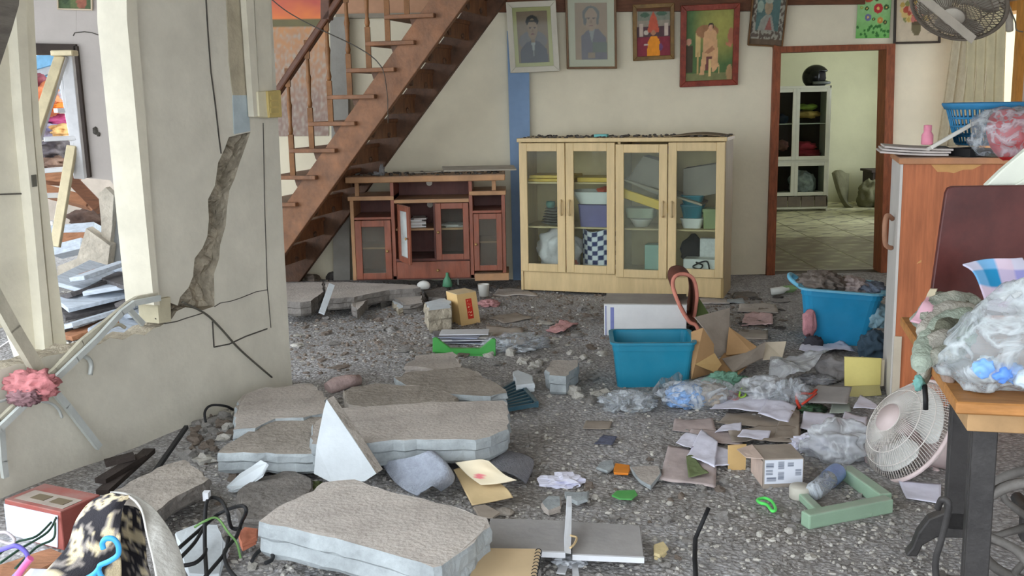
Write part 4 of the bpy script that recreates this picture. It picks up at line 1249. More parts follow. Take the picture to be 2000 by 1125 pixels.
# ============================================================ curtain, wall fan
M_curtain = mat('cream_curtain', (214, 202, 166), 0.85, 0.08, 6, 0.1)
M_curtpat = mat('cream_pink_curtain_pattern', (206, 190, 158), 0.85, 0.2, 26, 0.1, col2=(222, 210, 182))
def curt(x0t, x1t, x0b, x1b, y0, y1, Y, folds, amp):
    def f(u, v):
        xt, xb = x0t + (x1t - x0t) * u, x0b + (x1b - x0b) * u
        p = at(xt + (xb - xt) * (1 - v) ** 1.2, y1 + (y0 - y1) * v, Y)
        p.y += amp * sin(u * folds * 2 * pi) * (0.5 + 0.5 * (1 - v)) - 0.25 * u
        return p
    return f
t = thing('window_curtain', 'cream patterned curtain gathered beside the window at the right', 'curtain', tuple(at(1860, 270, 8.2)))
b = MB(); b.grid(curt(1872, 1916, 1830, 1884, -40, 285, 8.25, 4, 0.03), 60, 20, thick=0.003); b.build('patterned_panel', M_curtpat, t)
b = MB(); b.grid(curt(1892, 1937, 1880, 1930, -40, 240, 8.12, 4, 0.02), 50, 12, thick=0.003); b.build('plain_panel', M_curtain, t)

M_dustyfan = mat('dusty_grey_wire', (120, 110, 98), 0.8, 0.15, 10, 0.1)
M_fanwhite = mat('dusty_white_fan_plastic', (186, 178, 164), 0.6, 0.1, 8, 0.05)
def grille(mb, M, R, depth, wires, rings, r=0.0022, hub=0.06, seg=6, n=4, curve=0.55):
    """a domed wire guard: axis +Z of M, rim at z=0, hub at z=depth"""
    prof = lambda s: (hub + (R - hub) * s, depth * (1 - s ** (1 / curve)) if s < 1 else 0)
    for k in range(wires):
        a = 2 * pi * k / wires
        pts = []
        for j in range(seg + 1):
            rr, zz = prof(j / seg)
            aa = a + 0.25 * (1 - j / seg)
            pts.append(M @ Vector((rr * cos(aa), rr * sin(aa), zz)))
        mb.tube(pts, r, n)
    for sv in rings:
        rr, zz = prof(sv)
        mb.tube([M @ Vector((rr * cos(2 * pi * k / 40), rr * sin(2 * pi * k / 40), zz)) for k in range(40)], r * 1.6, 5, closed=True)
    return mb
def axis_matrix(c, d, roll=0):
    d = Vector(d).normalized()
    return Matrix.Translation(c) @ d.to_track_quat('Z', 'Y').to_matrix().to_4x4() @ Matrix.Rotation(roll, 4, 'Z')
def fan_blade(mb, M, a0, r0, r1, w):
    def f(u, v):
        r = r0 + (r1 - r0) * u
        a = a0 + (v - 0.5) * w * (0.6 + 0.7 * sin(u * 2.4))
        return M @ Vector((r * cos(a), r * sin(a), 0.03 * (v - 0.5) + 0.02))
    return mb.grid(f, 8, 6, thick=0.003)
Yw = 5.6
cf = at(1872, 8, Yw)
MF = axis_matrix(cf, (-0.42, -0.50, -0.62))
t = thing('wall_fan', 'dust-covered grey wire fan mounted high at the top right corner', 'fan', tuple(cf))
b = grille(MB(), MF, 0.235, 0.10, 64, [1.0, 0.7, 0.4, 0.02], 0.0022); b.build('front_guard', M_dustyfan, t)
b = grille(MB(), MF @ Matrix.Rotation(pi, 4, 'X'), 0.235, 0.09, 48, [1.0, 0.6], 0.0022); b.build('rear_guard', M_dustyfan, t)
b = MB(); b.tube([MF @ Vector((0.236 * cos(2 * pi * k / 40), 0.236 * sin(2 * pi * k / 40), 0)) for k in range(40)], 0.012, 6, closed=True); b.build('guard_ring', M_dustyfan, t)
b = MB(); b.lathe([(0.06, 0.09), (0.055, 0.105), (0.0, 0.11)], 20, M=MF, cap=False); b.build('badge', M_fanwhite, t)
for k in range(3):
    b = fan_blade(MB(), MF, 2 * pi * k / 3 + 0.4, 0.03, 0.20, 1.3); b.build('blade', M_fanwhite, t)
b = MB(); b.lathe([(0.05, -0.25), (0.075, -0.2), (0.08, -0.09), (0.07, -0.08)], 18, M=MF); b.build('motor_housing', M_fanwhite, t)
b = MB(); b.bar(at(1800, -6, Yw - 0.25), at(1902, 78, Yw - 0.22), 0.045, 0.006, V(0, -1, 0.3)); b.build('guard_strap', M_fanwhite, t)
b = MB(); b.tube(smooth_path([MF @ Vector((0, 0, -0.22)), at(1945, -8, Yw + 0.15), at(1968, 20, Yw + 0.25), at(1972, 60, Yw + 0.3)]), 0.02, 8); b.build('mount_arm', M_fanwhite, t)
b = MB(); b.tube(smooth_path([at(1968, 10, Yw + 0.22), at(1982, 40, Yw + 0.25), at(1985, 58, Yw + 0.25), at(1998, 62, Yw + 0.25)]), 0.004, 5); b.build('pull_cord', M_dustyfan, t)

# switch box on the pier edge
t = thing('switch_box', 'old cream and yellow switch box on the broken pier', 'switch', tuple(lw(525, 228, 0.06)))
b = MB(); b.prism([lw(x, y, 0.065) for x, y in ((522, 178), (549, 176), (552, 229), (526, 230))], -LN * 0.06); b.build('cover', mat('aged_yellow_plastic', (196, 174, 110), 0.5, 0.12, 14, 0.1), t, bevel=0.004)
b = MB(); b.prism([lw(x, y, 0.055) for x, y in ((503, 179), (522, 178), (526, 230), (506, 228))], -LN * 0.05); b.build('side_cover', mat('cream_plastic', (216, 208, 178), 0.5, 0.06, 8, 0), t, bevel=0.004)
b = MB()
for k in range(3):
    b.prism([lw(x, y, 0.069) for x, y in ((529, 186 + 13 * k), (544, 185 + 13 * k), (545, 194 + 13 * k), (530, 195 + 13 * k))], -LN * 0.006)
b.build('switches', mat('yellowed_switch', (184, 164, 104), 0.45, 0.1, 8, 0), t)

# ============================================================ far room: white cabinet, helmet, sacks
M_whitelac = mat('white_lacquer', (218, 216, 204), 0.45, 0.05, 5, 0.04)
Yc = 13.2
o1 = at(1520, 412, Yc); o1.z = 0.012
kc = (at(1620, 300, Yc) - at(1520, 300, Yc)).length / 100
wc = thing('white_glass_cabinet', 'tall white glass-fronted cabinet in the far room', 'cabinet', tuple(o1))
Wc, Hc = 97 * kc, (410 - 167) * kc
t = wc
part('side_panel', t, [(-0.25, -0.23, 0, 0.4, 0, Hc)], M_whitelac); part('side_panel', t, [(Wc - 0.02, Wc, 0, 0.4, 0, Hc)], M_whitelac)
part('top_panel', t, [(-0.25, Wc, 0, 0.4, Hc - 0.03, Hc)], M_whitelac); part('back_panel', t, [(-0.23, Wc - 0.02, 0.38, 0.4, 0.1, Hc - 0.03)], mat('dark_cabinet_back', (60, 46, 42), 0.7, 0.1, 5, 0))
ZM = (410 - 312) * kc
part('shelf', t, [(-0.23, Wc - 0.02, 0.0, 0.38, ZM - 0.03, ZM + 0.02)], M_whitelac); part('shelf', t, [(-0.23, Wc - 0.02, 0.03, 0.38, ZM + 0.46, ZM + 0.47)], M_whitelac)
part('bottom_panel', t, [(-0.23, Wc - 0.02, 0, 0.38, 0.2, 0.23)], M_whitelac)
for k in range(5):
    part('drawer_slat', t, [(-0.22 + 0.17 * k, -0.06 + 0.17 * k, 0.0, 0.02, 0.06, 0.19)], mat('grey_brown_slat', (120, 108, 98), 0.6, 0.15, 6, 0.05))
part('bottom_rail', t, [(-0.23, Wc - 0.02, 0, 0.03, 0.03, 0.055)], M_whitelac)
M_gl2 = glass('far_cabinet_glass')
for (xa, xb) in ((-0.23, 29 * kc), (29 * kc, Wc - 0.02)):
    glass_door(t, xa, xb, ZM + 0.02, Hc - 0.03, -0.02, 0.045, M_whitelac, M_gl2); glass_door(t, xa, xb, 0.2, ZM - 0.01, -0.02, 0.045, M_whitelac, M_gl2)
def far(px, py, y):
    return o1 + V((px - 1520) * kc, y, (410 - py) * kc)
M_redc = mat('crimson_cloth', (150, 40, 56), 0.8, 0.2, 8, 0.1)
cols = [((1578, 300), (0.2, 0.1, 0.07), (150, 40, 56), 'crimson folded cloth low in the white glass cabinet', 'cloth'), ((1575, 284), (0.15, 0.1, 0.06), (176, 52, 70), 'red bundle lying on the crimson cloth', 'cloth'),
        ((1580, 222), (0.16, 0.1, 0.05), (182, 148, 84), 'tan bundle on the upper shelf of the white glass cabinet', 'bundle'), ((1578, 208), (0.12, 0.1, 0.04), (132, 150, 64), 'green bundle on top of the tan one', 'bundle'),
        ((1532, 230), (0.07, 0.1, 0.06), (52, 60, 84), 'dark blue bundle at the left of the white glass cabinet', 'bundle'), ((1534, 282), (0.06, 0.1, 0.07), (150, 100, 100), 'pink bundle at the left of the white glass cabinet', 'bundle')]
for k, (pp, r, c, lb, ct) in enumerate(cols):
    b = MB(); b.blob(far(*pp, 0.2), r, k + 3, 0.3, 2, 2); tag(b.build('folded_' + ct, mat('cab_cloth_%d' % k, c, 0.8, 0.2, 9, 0.1)), lb, ct)
b = MB(); b.blob(far(1573, 358, 0.16), (0.17, 0.1, 0.17), 5, 0.16, 2.2, 3)
tag(b.build('rice_sack', mat('white_black_sack', (190, 192, 190), 0.6, 0.2, 12, 0.1, col2=(110, 112, 112))), 'white printed sack in the lower part of the white glass cabinet', 'sack')
# motorcycle helmet
hc = far(1592, 150, 0.15)
MH = Matrix.Translation(hc) @ Matrix.Rotation(radians(-18), 4, 'Z')
t = thing('helmet', 'black motorcycle helmet on top of the white glass cabinet', 'helmet', tuple(hc))
b = MB()
def helm(u, v):
    a = u * 2 * pi; ph = -0.55 * pi / 2 + v * (1.55 * pi / 2)
    x, y, z = cos(a) * cos(ph), sin(a) * cos(ph), sin(ph)
    return MH @ V(x * 0.165, y * 0.13, z * 0.15 + 0.0)
NU, NV = 40, 20
P = MB(); P.grid(helm, NU, NV)
keep = MB(); keep.v = P.v
for f, m, s_ in zip(P.f, P.m, P.s):
    c = MH.inverted() @ (sum((P.v[i] for i in f), Vector()) / len(f))
    if c.x > 0.05 and -0.055 < c.z < 0.075 and True:
        continue
    keep.f.append(f); keep.m.append(m); keep.s.append(s_)
keep.build('helmet_shell', mat('black_gloss', (22, 24, 24), 0.2, 0.1, 5, 0), t).modifiers.new('solid', 'SOLIDIFY').thickness = 0.02
b = MB(); b.tube([MH @ V(0.165 * cos(a), 0.135 * sin(a), -0.075) for a in [radians(x) for x in range(-100, 101, 10)]], 0.02, 8); b.build('chin_bar', mat('grey_gloss', (96, 100, 98), 0.3, 0.1, 5, 0), t)
b = MB(); b.blob(MH @ V(0, 0, -0.0), (0.13, 0.10, 0.10), 2, 0.1, 2, 2); b.build('lining', mat('dark_lining', (34, 32, 32), 0.9, 0.1, 8, 0.1), t)
# sacks and a dark chest at the right of the far room
M_sack = mat('dusty_olive_sack', (108, 106, 80), 0.9, 0.18, 8, 0.3)
p = at(1640, 405, 13.5); p.z = 0
b = MB(); b.grid(lambda u, v: p + V(-0.08 + 0.25 * u + 0.25 * v * (1 - u), 0.0 + 0.2 * v, 0.02 + 0.45 * (1 - u) ** 2 + 0.03 * sin(v * 5)), 12, 8, thick=0.05)
tag(b.build('bent_foam', M_sack), 'bent olive foam sheet leaning beside the white glass cabinet', 'foam sheet')
b = MB(); b.blob(p + V(0.42, 0.1, 0.16), (0.16, 0.15, 0.2), 4, 0.25, 2, 3, floor=-0.15); tag(b.build('olive_sack', M_sack), 'olive sack slumped against the far room wall', 'sack')
b = MB(); b.blob(p + V(0.66, -0.1, 0.12), (0.15, 0.13, 0.16), 9, 0.25, 2.4, 3, floor=-0.115); tag(b.build('pale_sack', mat('pale_net_sack', (196, 192, 150), 0.9, 0.22, 14, 0.4)), 'pale net sack on the lit tiles of the far room', 'sack')
p = at(1703, 392, 13.6); p.z = 0.013
t = thing('dark_chest', 'narrow black-brown chest just inside the doorway at the right', 'chest', tuple(p))
part('carcass', t, [(0, 0.4, 0, 0.4, 0, 0.44)], M_dark); part('chest_top', t, [(-0.03, 0.43, -0.03, 0.42, 0.44, 0.47)], M_dark); part('drawer', t, [(0.03, 0.37, -0.012, 0.0, 0.24, 0.42)], M_dark); part('drawer', t, [(0.03, 0.37, -0.012, 0.0, 0.03, 0.22)], M_dark)
p = at(1727, 170, 13.2)
t = thing('open_door_leaf', 'dark door leaf standing open at the right inside the far room', 'door', (p.x, p.y, 0.013))
part('leaf', t, [(0, 0.035, -0.8, 0, 0, p.z)], M_dark, 0.004); b = MB(); b.tube(smooth_path([V(0, -0.1, 0.95), V(-0.05, -0.1, 0.95), V(-0.05, -0.1, 1.15), V(0, -0.1, 1.15)], 4), 0.01, 6); b.build('handle', mat('dull_steel', (110, 108, 100), 0.5, 0.1, 8, 0, metal=0.6), t, world=False)
# ============================================================ helpers for what lies on the floor
def sc(p):
    return F / (p - EYE).dot(_f)

def dense(pts, step, jit, rnd, closed=True):
    out = []
    n = len(pts)
    for i in range(n):
        a, c = pts[i], pts[(i + 1) % n]
        k = max(1, int((c - a).length / step))
        for j in range(k):
            p = a.lerp(c, j / k)
            out.append(p + V(rnd.uniform(-jit, jit), rnd.uniform(-jit, jit), rnd.uniform(-jit, jit) * 0.3))
    return out

def slab(name, label, cat, px, z, th, mats, seed=1, rough=0.006, step=0.04, group=None, lip=0.008, zf=None):
    """thick broken plate: outline seen at height z, jagged layered sides"""
    rnd = random.Random(seed)
    if zf is None:
        pts = [on(x, y, z) for x, y in px]
    else:
        pts = [on(x, y, zz) for (x, y), zz in zip(px, zf)]
    pts = dense(pts, step, rough, rnd)
    n = len(pts)
    c = sum(pts, Vector()) / n
    b = MB()
    area = sum((pts[i].x * pts[(i + 1) % n].y - pts[(i + 1) % n].x * pts[i].y) for i in range(n))
    if area < 0:
        pts.reverse()
    rings = [pts]
    for k, (dz, out) in enumerate(((0.12, lip * 0.5), (0.40, lip * 0.8), (0.48, -lip * 0.3), (0.85, lip * 0.4), (1.0, -lip))):
        ring = []
        for p in pts:
            d = (p - c); d.z = 0
            if d.length > 0: d.normalize()
            ring.append(p + d * (out + rnd.uniform(-rough, rough) * 0.6) + V(0, 0, -th * dz + rnd.uniform(-0.003, 0.003)))
        rings.append(ring)
    flat = [p for r in rings for p in r]
    fs = [tuple(range(n))]
    ms = [0]
    for k in range(len(rings) - 1):
        for i in range(n):
            j = (i + 1) % n
            fs.append((k * n + j, k * n + i, (k + 1) * n + i, (k + 1) * n + j)); ms.append(1)
    fs.append(tuple((len(rings) - 1) * n + i for i in reversed(range(n)))); ms.append(1)
    b.v = flat; b.f = fs; b.m = ms; b.s = [False] * len(fs)
    return tag(b.build(name, mats), label, cat, group)

def sheet(name, label, cat, px4, m, dz=0.006, amp=0.006, n=12, lift=(0, 0, 0, 0), thick=0.0015, freq=9, seed=0, group=None, fold=0.0):
    """thin sheet; px4 = corners in order, lift = height of each corner above the ground"""
    C = [gnd(x, y, dz + l) for (x, y), l in zip(px4, lift)]
    def f(u, v):
        p = (C[0] * (1 - u) + C[1] * u) * (1 - v) + (C[3] * (1 - u) + C[2] * u) * v
        h = amp * (0.5 + noise.noise(p * freq + Vector((seed, 0, 0))) + 0.5 * abs(noise.noise(p * freq * 2.6 + Vector((0, seed, 0)))))
        h += fold * sin(v * pi) + 0.0
        p = p + V(0, 0, max(0, h))
        g = gz(p.x, p.y) + 0.002
        if p.z < g: p.z = g
        return p
    b = MB(); b.grid(f, n, n, 0, True, 0)
    o = b.build(name, m)
    o.modifiers.new('solid', 'SOLIDIFY').thickness = thick
    return tag(o, label, cat, group)

def lump(name, label, cat, cx, base, wpx, hpx, m, seed=1, amp=0.3, freq=2.0, sub=3, ridge=False, dfac=0.8, group=None, sm=True, rot=0.0, dz=0.0, build=True, trans_bits=None):
    p = gnd(cx, base, dz); s = sc(p)
    rx = wpx / 2 / s; ry = rx * dfac
    rz = max(0.25 * rx, (hpx / s - 2 * ry * 0.32) * 0.5)
    b = MB(); b.blob(p + V(0, ry * 0.85, rz * 0.72), (rx, ry, rz), seed, amp, freq, sub, 0, sm, -rz * 0.75, ridge, (0, 0, rot))
    o = b.build(name, m)
    return tag(o, label, cat, group)

def stand(FLpx, FRpx, z=None):
    """matrix of a box standing on the ground: origin front-left, x along its front, y away"""
    a = gnd(*FLpx) if z is None else on(*FLpx, z)
    c = gnd(*FRpx) if z is None else on(*FRpx, z)
    zz = min(a.z, c.z); a.z = c.z = zz
    d = c - a
    return Matrix.Translation(a) @ Matrix.Rotation(math.atan2(d.y, d.x), 4, 'Z'), d.length

def mthing(name, label, cat, M, group=None):
    e = M.to_euler()
    return thing(name, label, cat, M.translation, e, group)

def lpart(name, parent, mb, m, bevel=0.0, seg=1):
    return mb.build(name, m, parent, world=False, bevel=bevel, seg=seg)

M_cs = [M_conc, M_concside]
M_film = film('clear_plastic_film', (196, 202, 208), 0.74, 0.30, 9)
M_filmw = film('milky_plastic_film', (200, 203, 208), 0.5, 0.12, 8)
M_lilac = mat('lilac_white_paper', (222, 222, 238), 0.85, 0.03, 6, 0.1)
M_pinkpaper = mat('dusty_pink_paper', (186, 172, 170), 0.9, 0.12, 7, 0.1)
M_card = mat('brown_cardboard', (176, 140, 100), 0.85, 0.08, 5, 0.06)
M_carddust = mat('dusty_cardboard', (160, 149, 138), 0.9, 0.12, 6, 0.08)
M_cardlite = mat('light_cardboard', (206, 172, 118), 0.8, 0.06, 5, 0.05)
M_white = MATS['white_plastic']

# ============================================================ concrete slabs
slab('concrete_slab', 'largest pale concrete slab lying flat at the bottom centre', 'slab', [(508, 1018), (528, 1000), (575, 975), (612, 960), (632, 942), (690, 937), (755, 958), (800, 970), (850, 982), (905, 996), (948, 1012), (955, 1028), (925, 1060), (890, 1085), (866, 1104), (845, 1106), (790, 1090), (735, 1075), (700, 1064), (655, 1050), (610, 1042), (560, 1030)], 0.20, 0.115, M_cs, 3)
slab('concrete_slab', 'long pale concrete slab behind the white triangular fragment', 'slab', [(608, 868), (612, 830), (640, 800), (700, 795), (800, 789), (840, 784), (900, 785), (985, 782), (994, 800), (992, 838), (955, 852), (930, 860), (880, 858), (830, 858), (770, 860), (720, 866), (660, 868)], 0.17, 0.10, M_cs, 5)
slab('concrete_slab', 'cracked brownish slab with a pale blue front edge left of the triangular fragment', 'slab', [(427, 884), (446, 866), (480, 848), (500, 832), (560, 816), (625, 814), (640, 850), (640, 886), (560, 886), (500, 885)], 0.12, 0.085, [M_concbrown, M_concside], 7)
slab('concrete_slab', 'rough grey slab against the foot of the broken wall', 'slab', [(456, 838), (462, 800), (470, 772), (500, 760), (560, 752), (608, 748), (638, 778), (636, 806), (590, 815), (540, 818), (498, 836)], 0.13, 0.09, [M_conc, M_concside], 9, 0.012)
slab('concrete_slab', 'rounded grey-brown slab behind the long pale slab', 'slab', [(672, 765), (690, 755), (740, 750), (820, 753), (870, 764), (890, 776), (886, 792), (800, 796), (720, 796), (682, 790)], 0.14, 0.07, [M_concbrown, M_concbrown], 11, 0.008)
slab('concrete_slab', 'tilted brown slab behind the right end of the long pale slab', 'slab', [(772, 738), (800, 726), (850, 722), (890, 717), (918, 720), (950, 738), (980, 752), (986, 766), (960, 774), (900, 772), (850, 764), (800, 754)], 0.13, 0.06, [M_concbrown, M_concside], 13, 0.01)
slab('concrete_slab', 'small flat grey slab in front of the green plastic rack', 'slab', [(788, 715), (815, 696), (850, 690), (885, 688), (902, 712), (898, 722), (860, 724), (830, 718)], 0.08, 0.045, [M_conc, M_conc], 15, 0.01)
slab('concrete_slab', 'grey slab lying under the black rod at the lower left', 'slab', [(212, 968), (255, 940), (310, 915), (357, 897), (392, 922), (408, 936), (380, 952), (330, 978), (296, 1002), (250, 1000)], 0.12, 0.06, [M_concbrown, M_concdark], 17, 0.008)
slab('concrete_slab', 'gravelly dark slab half buried left of the bottom slab', 'slab', [(462, 960), (500, 935), (560, 918), (600, 930), (606, 962), (560, 990), (510, 1012), (474, 1010)], 0.05, 0.05, [M_concdark, M_concdark], 19, 0.012)
# the triangular fragment standing on edge
M_whitechip = mat('white_painted_plaster', (196, 202, 206), 0.85, 0.06, 6, 0.12, 30)
tp_ = on(660, 944, 0.07); nY = tp_.y + 0.02
b = MB(); tri = [at(638, 780, nY + 0.16), at(690, 855, nY + 0.09), at(735, 925, nY + 0.02), at(712, 940, nY), at(650, 944, nY), at(613, 925, nY + 0.01), at(618, 870, nY + 0.07), at(632, 800, nY + 0.14)]
b.prism(tri, V(0.022, 0.03, 0.006), 0, 1)
tag(b.build('wall_fragment', [M_whitechip, M_concbrown]), 'white triangular wall fragment standing upright against the long slab', 'fragment')
slab('wall_fragment', 'small white plaster fragment leaning on the brownish slab', 'fragment', [(446, 950), (470, 925), (510, 898), (521, 904), (512, 922), (480, 946), (456, 954)], 0.09, 0.02, [M_whitechip, M_whitechip], 21, 0.003, zf=[0.03, 0.06, 0.12, 0.12, 0.09, 0.04, 0.03])
# slabs near the stairs
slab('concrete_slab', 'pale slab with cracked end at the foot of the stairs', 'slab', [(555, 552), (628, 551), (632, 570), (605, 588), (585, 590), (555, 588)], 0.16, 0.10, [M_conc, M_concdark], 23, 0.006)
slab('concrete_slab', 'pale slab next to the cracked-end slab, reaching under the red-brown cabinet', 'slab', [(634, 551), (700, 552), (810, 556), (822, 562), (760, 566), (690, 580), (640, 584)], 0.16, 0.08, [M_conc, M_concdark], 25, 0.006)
for k, (pl, zz, lb) in enumerate((([(690, 565), (722, 556), (726, 575), (700, 604), (686, 596)], 0.12, 'tilted brown lump of concrete below the pale slab edge'), ([(730, 562), (762, 560), (768, 574), (745, 584), (728, 578)], 0.10, 'flat grey shard in front of the red-brown cabinet'), ([(770, 566), (820, 564), (824, 590), (790, 596), (772, 580)], 0.10, 'broad grey shard left of the white round shade'), ([(765, 584), (786, 580), (798, 596), (780, 602)], 0.08, 'pale chipped stone before the grey shards'))):
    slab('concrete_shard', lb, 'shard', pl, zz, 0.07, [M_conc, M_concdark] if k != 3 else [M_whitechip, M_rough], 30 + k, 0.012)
b = MB(); p = gnd(650, 555); b.bar(at(648, 556, 7.0), at(628, 612, 6.75), 0.04, 0.012, V(0.3, -1, 0.3)); tag(b.build('batten', M_whitechip), 'narrow white batten leaning between the two pale slabs', 'batten')
slab('concrete_block', 'square pale concrete block left of the upright carton', 'block', [(830, 590), (868, 582), (880, 588), (878, 602), (840, 606)], 0.17, 0.15, [M_whitechip, M_rough], 41, 0.01)
slab('concrete_block', 'grey concrete block left of the blue tote', 'block', [(1068, 722), (1078, 704), (1128, 703), (1131, 712), (1104, 735), (1074, 732)], 0.10, 0.10, [M_conc, M_concside], 43, 0.008)
slab('concrete_shard', 'white angular shard right of the brown slab', 'shard', [(1003, 726), (1012, 722), (1040, 734), (1042, 748), (1010, 752)], 0.06, 0.05, [M_whitechip, M_whitechip], 45, 0.005)

# ============================================================ left room planks and debris
M_plankw = mat('pale_blue_grey_plank', (190, 198, 208), 0.85, 0.14, 7, 0.3, stretch=(1, 6, 6))
M_plankd = mat('dark_grey_plank', (96, 92, 92), 0.9, 0.2, 7, 0.3, stretch=(1, 6, 6))
M_plankb = mat('brown_roof_plank', (160, 112, 82), 0.85, 0.2, 7, 0.3, stretch=(1, 6, 6))
PL = [((122, 640), (268, 596), 0.10, 0, 'wide pale'), ((120, 596), (262, 562), 0.20, 0, 'wide pale'), ((128, 560), (205, 520), 0.30, 0, 'short pale'), ((150, 545), (245, 512), 0.36, 0, 'slim pale'), ((175, 568), (272, 552), 0.26, 0, 'split pale'),
      ((120, 612), (300, 574), 0.14, 1, 'long dark'), ((126, 580), (215, 548), 0.24, 1, 'short dark'), ((215, 540), (285, 562), 0.30, 1, 'crossing dark'), ((205, 655), (300, 600), 0.06, 0, 'sloping pale'), ((128, 660), (220, 628), 0.05, 2, 'brown'), ((118, 545), (190, 530), 0.3, 2, 'short brown'), ((240, 590), (305, 580), 0.22, 1, 'stubby dark'), ((238, 520), (300, 512), 0.34, 0, 'far pale'), ((250, 612), (306, 606), 0.12, 0, 'little pale')]
PLL = ['nearest the jamb foot', 'second from the jamb foot', 'under the ladder foot', 'raised at the middle of the heap', 'in the middle of the heap', 'under the pale planks', 'beside the ladder foot', 'at the top of the heap', 'just behind the sill', 'against the jamb', 'at the left of the heap top', 'beside the pier', 'at the foot of the grey-blue wall', 'right beside the pier']
for k, ((a, c, z, mi, ad), lb) in enumerate(zip(PL, PLL)):
    b = MB(); pa, pc = on(*a, z), on(*c, z + 0.05)
    w = [0.24, 0.16, 0.18][mi] * (0.6 if 'slim' in ad or 'little' in ad else 1)
    b.bar(pa, pc, w, 0.03, V(0.3 * ((k % 3) - 1), -0.25 * (k % 2), 1))
    tag(b.build('plank', [M_plankw, M_plankd, M_plankb][mi], bevel=0.003), '%s plank in the left room debris %s' % (ad, lb), 'plank')
b = MB(); b.prism([at(x, y, 8.7) for x, y in ((226, 366), (240, 372), (292, 428), (294, 470), (270, 444), (238, 412))], V(0.05, 0.3, 0.02), 0)
tag(b.build('plaster_slab', M_whitechip), 'white plaster panel tilting out from the left room wall', 'panel')
# roof boards behind the ladder
for k, (a, c, m, lb) in enumerate(((( 70, 345), (150, 352), M_plankb, 'orange-brown board behind the ladder, upper'), ((84, 372), (178, 398), M_plankb, 'orange-brown board behind the ladder, lower'), ((140, 350), (196, 408), MATS['red_brown_beam'], 'red sloping rafter behind the ladder'), ((100, 455), (190, 448), M_plankw, 'pale board on the ground behind the ladder, farther'), ((100, 470), (178, 468), M_plankb, 'brown board on the ground behind the ladder, nearer'), ((112, 492), (168, 478), M_plankw, 'pale board behind the crumbled stub'))):
    b = MB(); b.bar(at(*a, 9.6 - 0.1 * k), at(*c, 9.5 - 0.1 * k), 0.10, 0.12, V(0, -1, 0.5)); tag(b.build('roof_board', m, bevel=0.004), lb, 'board')
lump('dark_bundle', 'dark brown bundle of debris behind the crumbled stub', 'bundle', 168, 445, 70, 60, mat('dark_brown_bundle', (84, 66, 58), 0.9, 0.25, 8, 0.3), 5, 0.35, dz=0.12)
# things outside the left room door
YO = 10.6
def outside(px, py, w, h, Y, name, label, cat, c, seed, var=0.15):
    p = at(px, py, Y); s = F / ((p - EYE).dot(_f))
    b = MB(); b.blob(p, (w / 2 / s, 0.3, h / 2 / s), seed, 0.35, 2.2, 3); return tag(b.build(name, mat('outdoor_%s_%d' % (name, seed), c, 0.85, var, 8, 0.2)), label, cat)
outside(64, 168, 44, 44, 11.0, 'clothes_bundle', 'maroon bundle of clothes outside beyond the ladder top', 'bundle', (150, 80, 92), 2)
outside(80, 196, 60, 60, 10.8, 'clothes_bundle', 'orange bundle of clothes outside left of the ladder', 'bundle', (232, 142, 100), 3)
outside(60, 240, 50, 60, 10.5, 'clothes_bundle', 'white knit bundle outside left of the ladder', 'bundle', (206, 206, 210), 4, 0.25)
outside(124, 209, 30, 18, 10.6, 'clothes_bundle', 'bright orange bundle seen between the upper ladder rungs', 'bundle', (232, 128, 44), 6)
outside(120, 238, 50, 26, 10.6, 'clothes_bundle', 'magenta bundle seen between the ladder rungs', 'bundle', (172, 72, 120), 7)
outside(106, 256, 44, 34, 10.4, 'clothes_bundle', 'lilac bundle behind the second ladder rung', 'bundle', (166, 162, 190), 8)
outside(132, 254, 34, 24, 10.3, 'clothes_bundle', 'sandy orange bundle behind the second ladder rung', 'bundle', (216, 170, 112), 9)
outside(110, 300, 70, 52, 10.4, 'clothes_bundle', 'dark grey bundle behind the third ladder rung', 'bundle', (110, 104, 108), 10, 0.35)
outside(120, 318, 60, 26, 10.2, 'clothes_bundle', 'brown bundle low behind the third ladder rung', 'bundle', (136, 110, 96), 12, 0.25)
outside(118, 185, 40, 50, 11.2, 'clothes_bundle', 'pale blue bundle behind the ladder top', 'bundle', (186, 196, 214), 13, 0.15)
for k, (a, c, col, lb) in enumerate((((46, 130), (120, 108), (120, 176, 214), 'blue roof sheet outside beyond the dark door frame, upper'), ((50, 150), (125, 118), (176, 178, 180), 'grey roof sheet outside beyond the dark door frame'), ((60, 158), (128, 140), (108, 186, 224), 'blue roof sheet outside beyond the dark door frame, lower'))):
    b = MB(); b.bar(at(*a, 11.6), at(*c, 11.4), 0.15, 0.02, V(0, -1, 0.3)); tag(b.build('roof_sheet', mat('roof_sheet_%d' % k, col, 0.6, 0.12, 9, 0.1)), lb, 'roof sheet')
b = MB(); b.bx(-9.5, -3.2, 13.0, 13.15, -0.2, 2.1)
struct(b.build('wall_outside', mat('pale_outside_wall', (196, 184, 172), 0.9, 0.12, 3, 0.2)), 'pale garden wall beyond the left room')

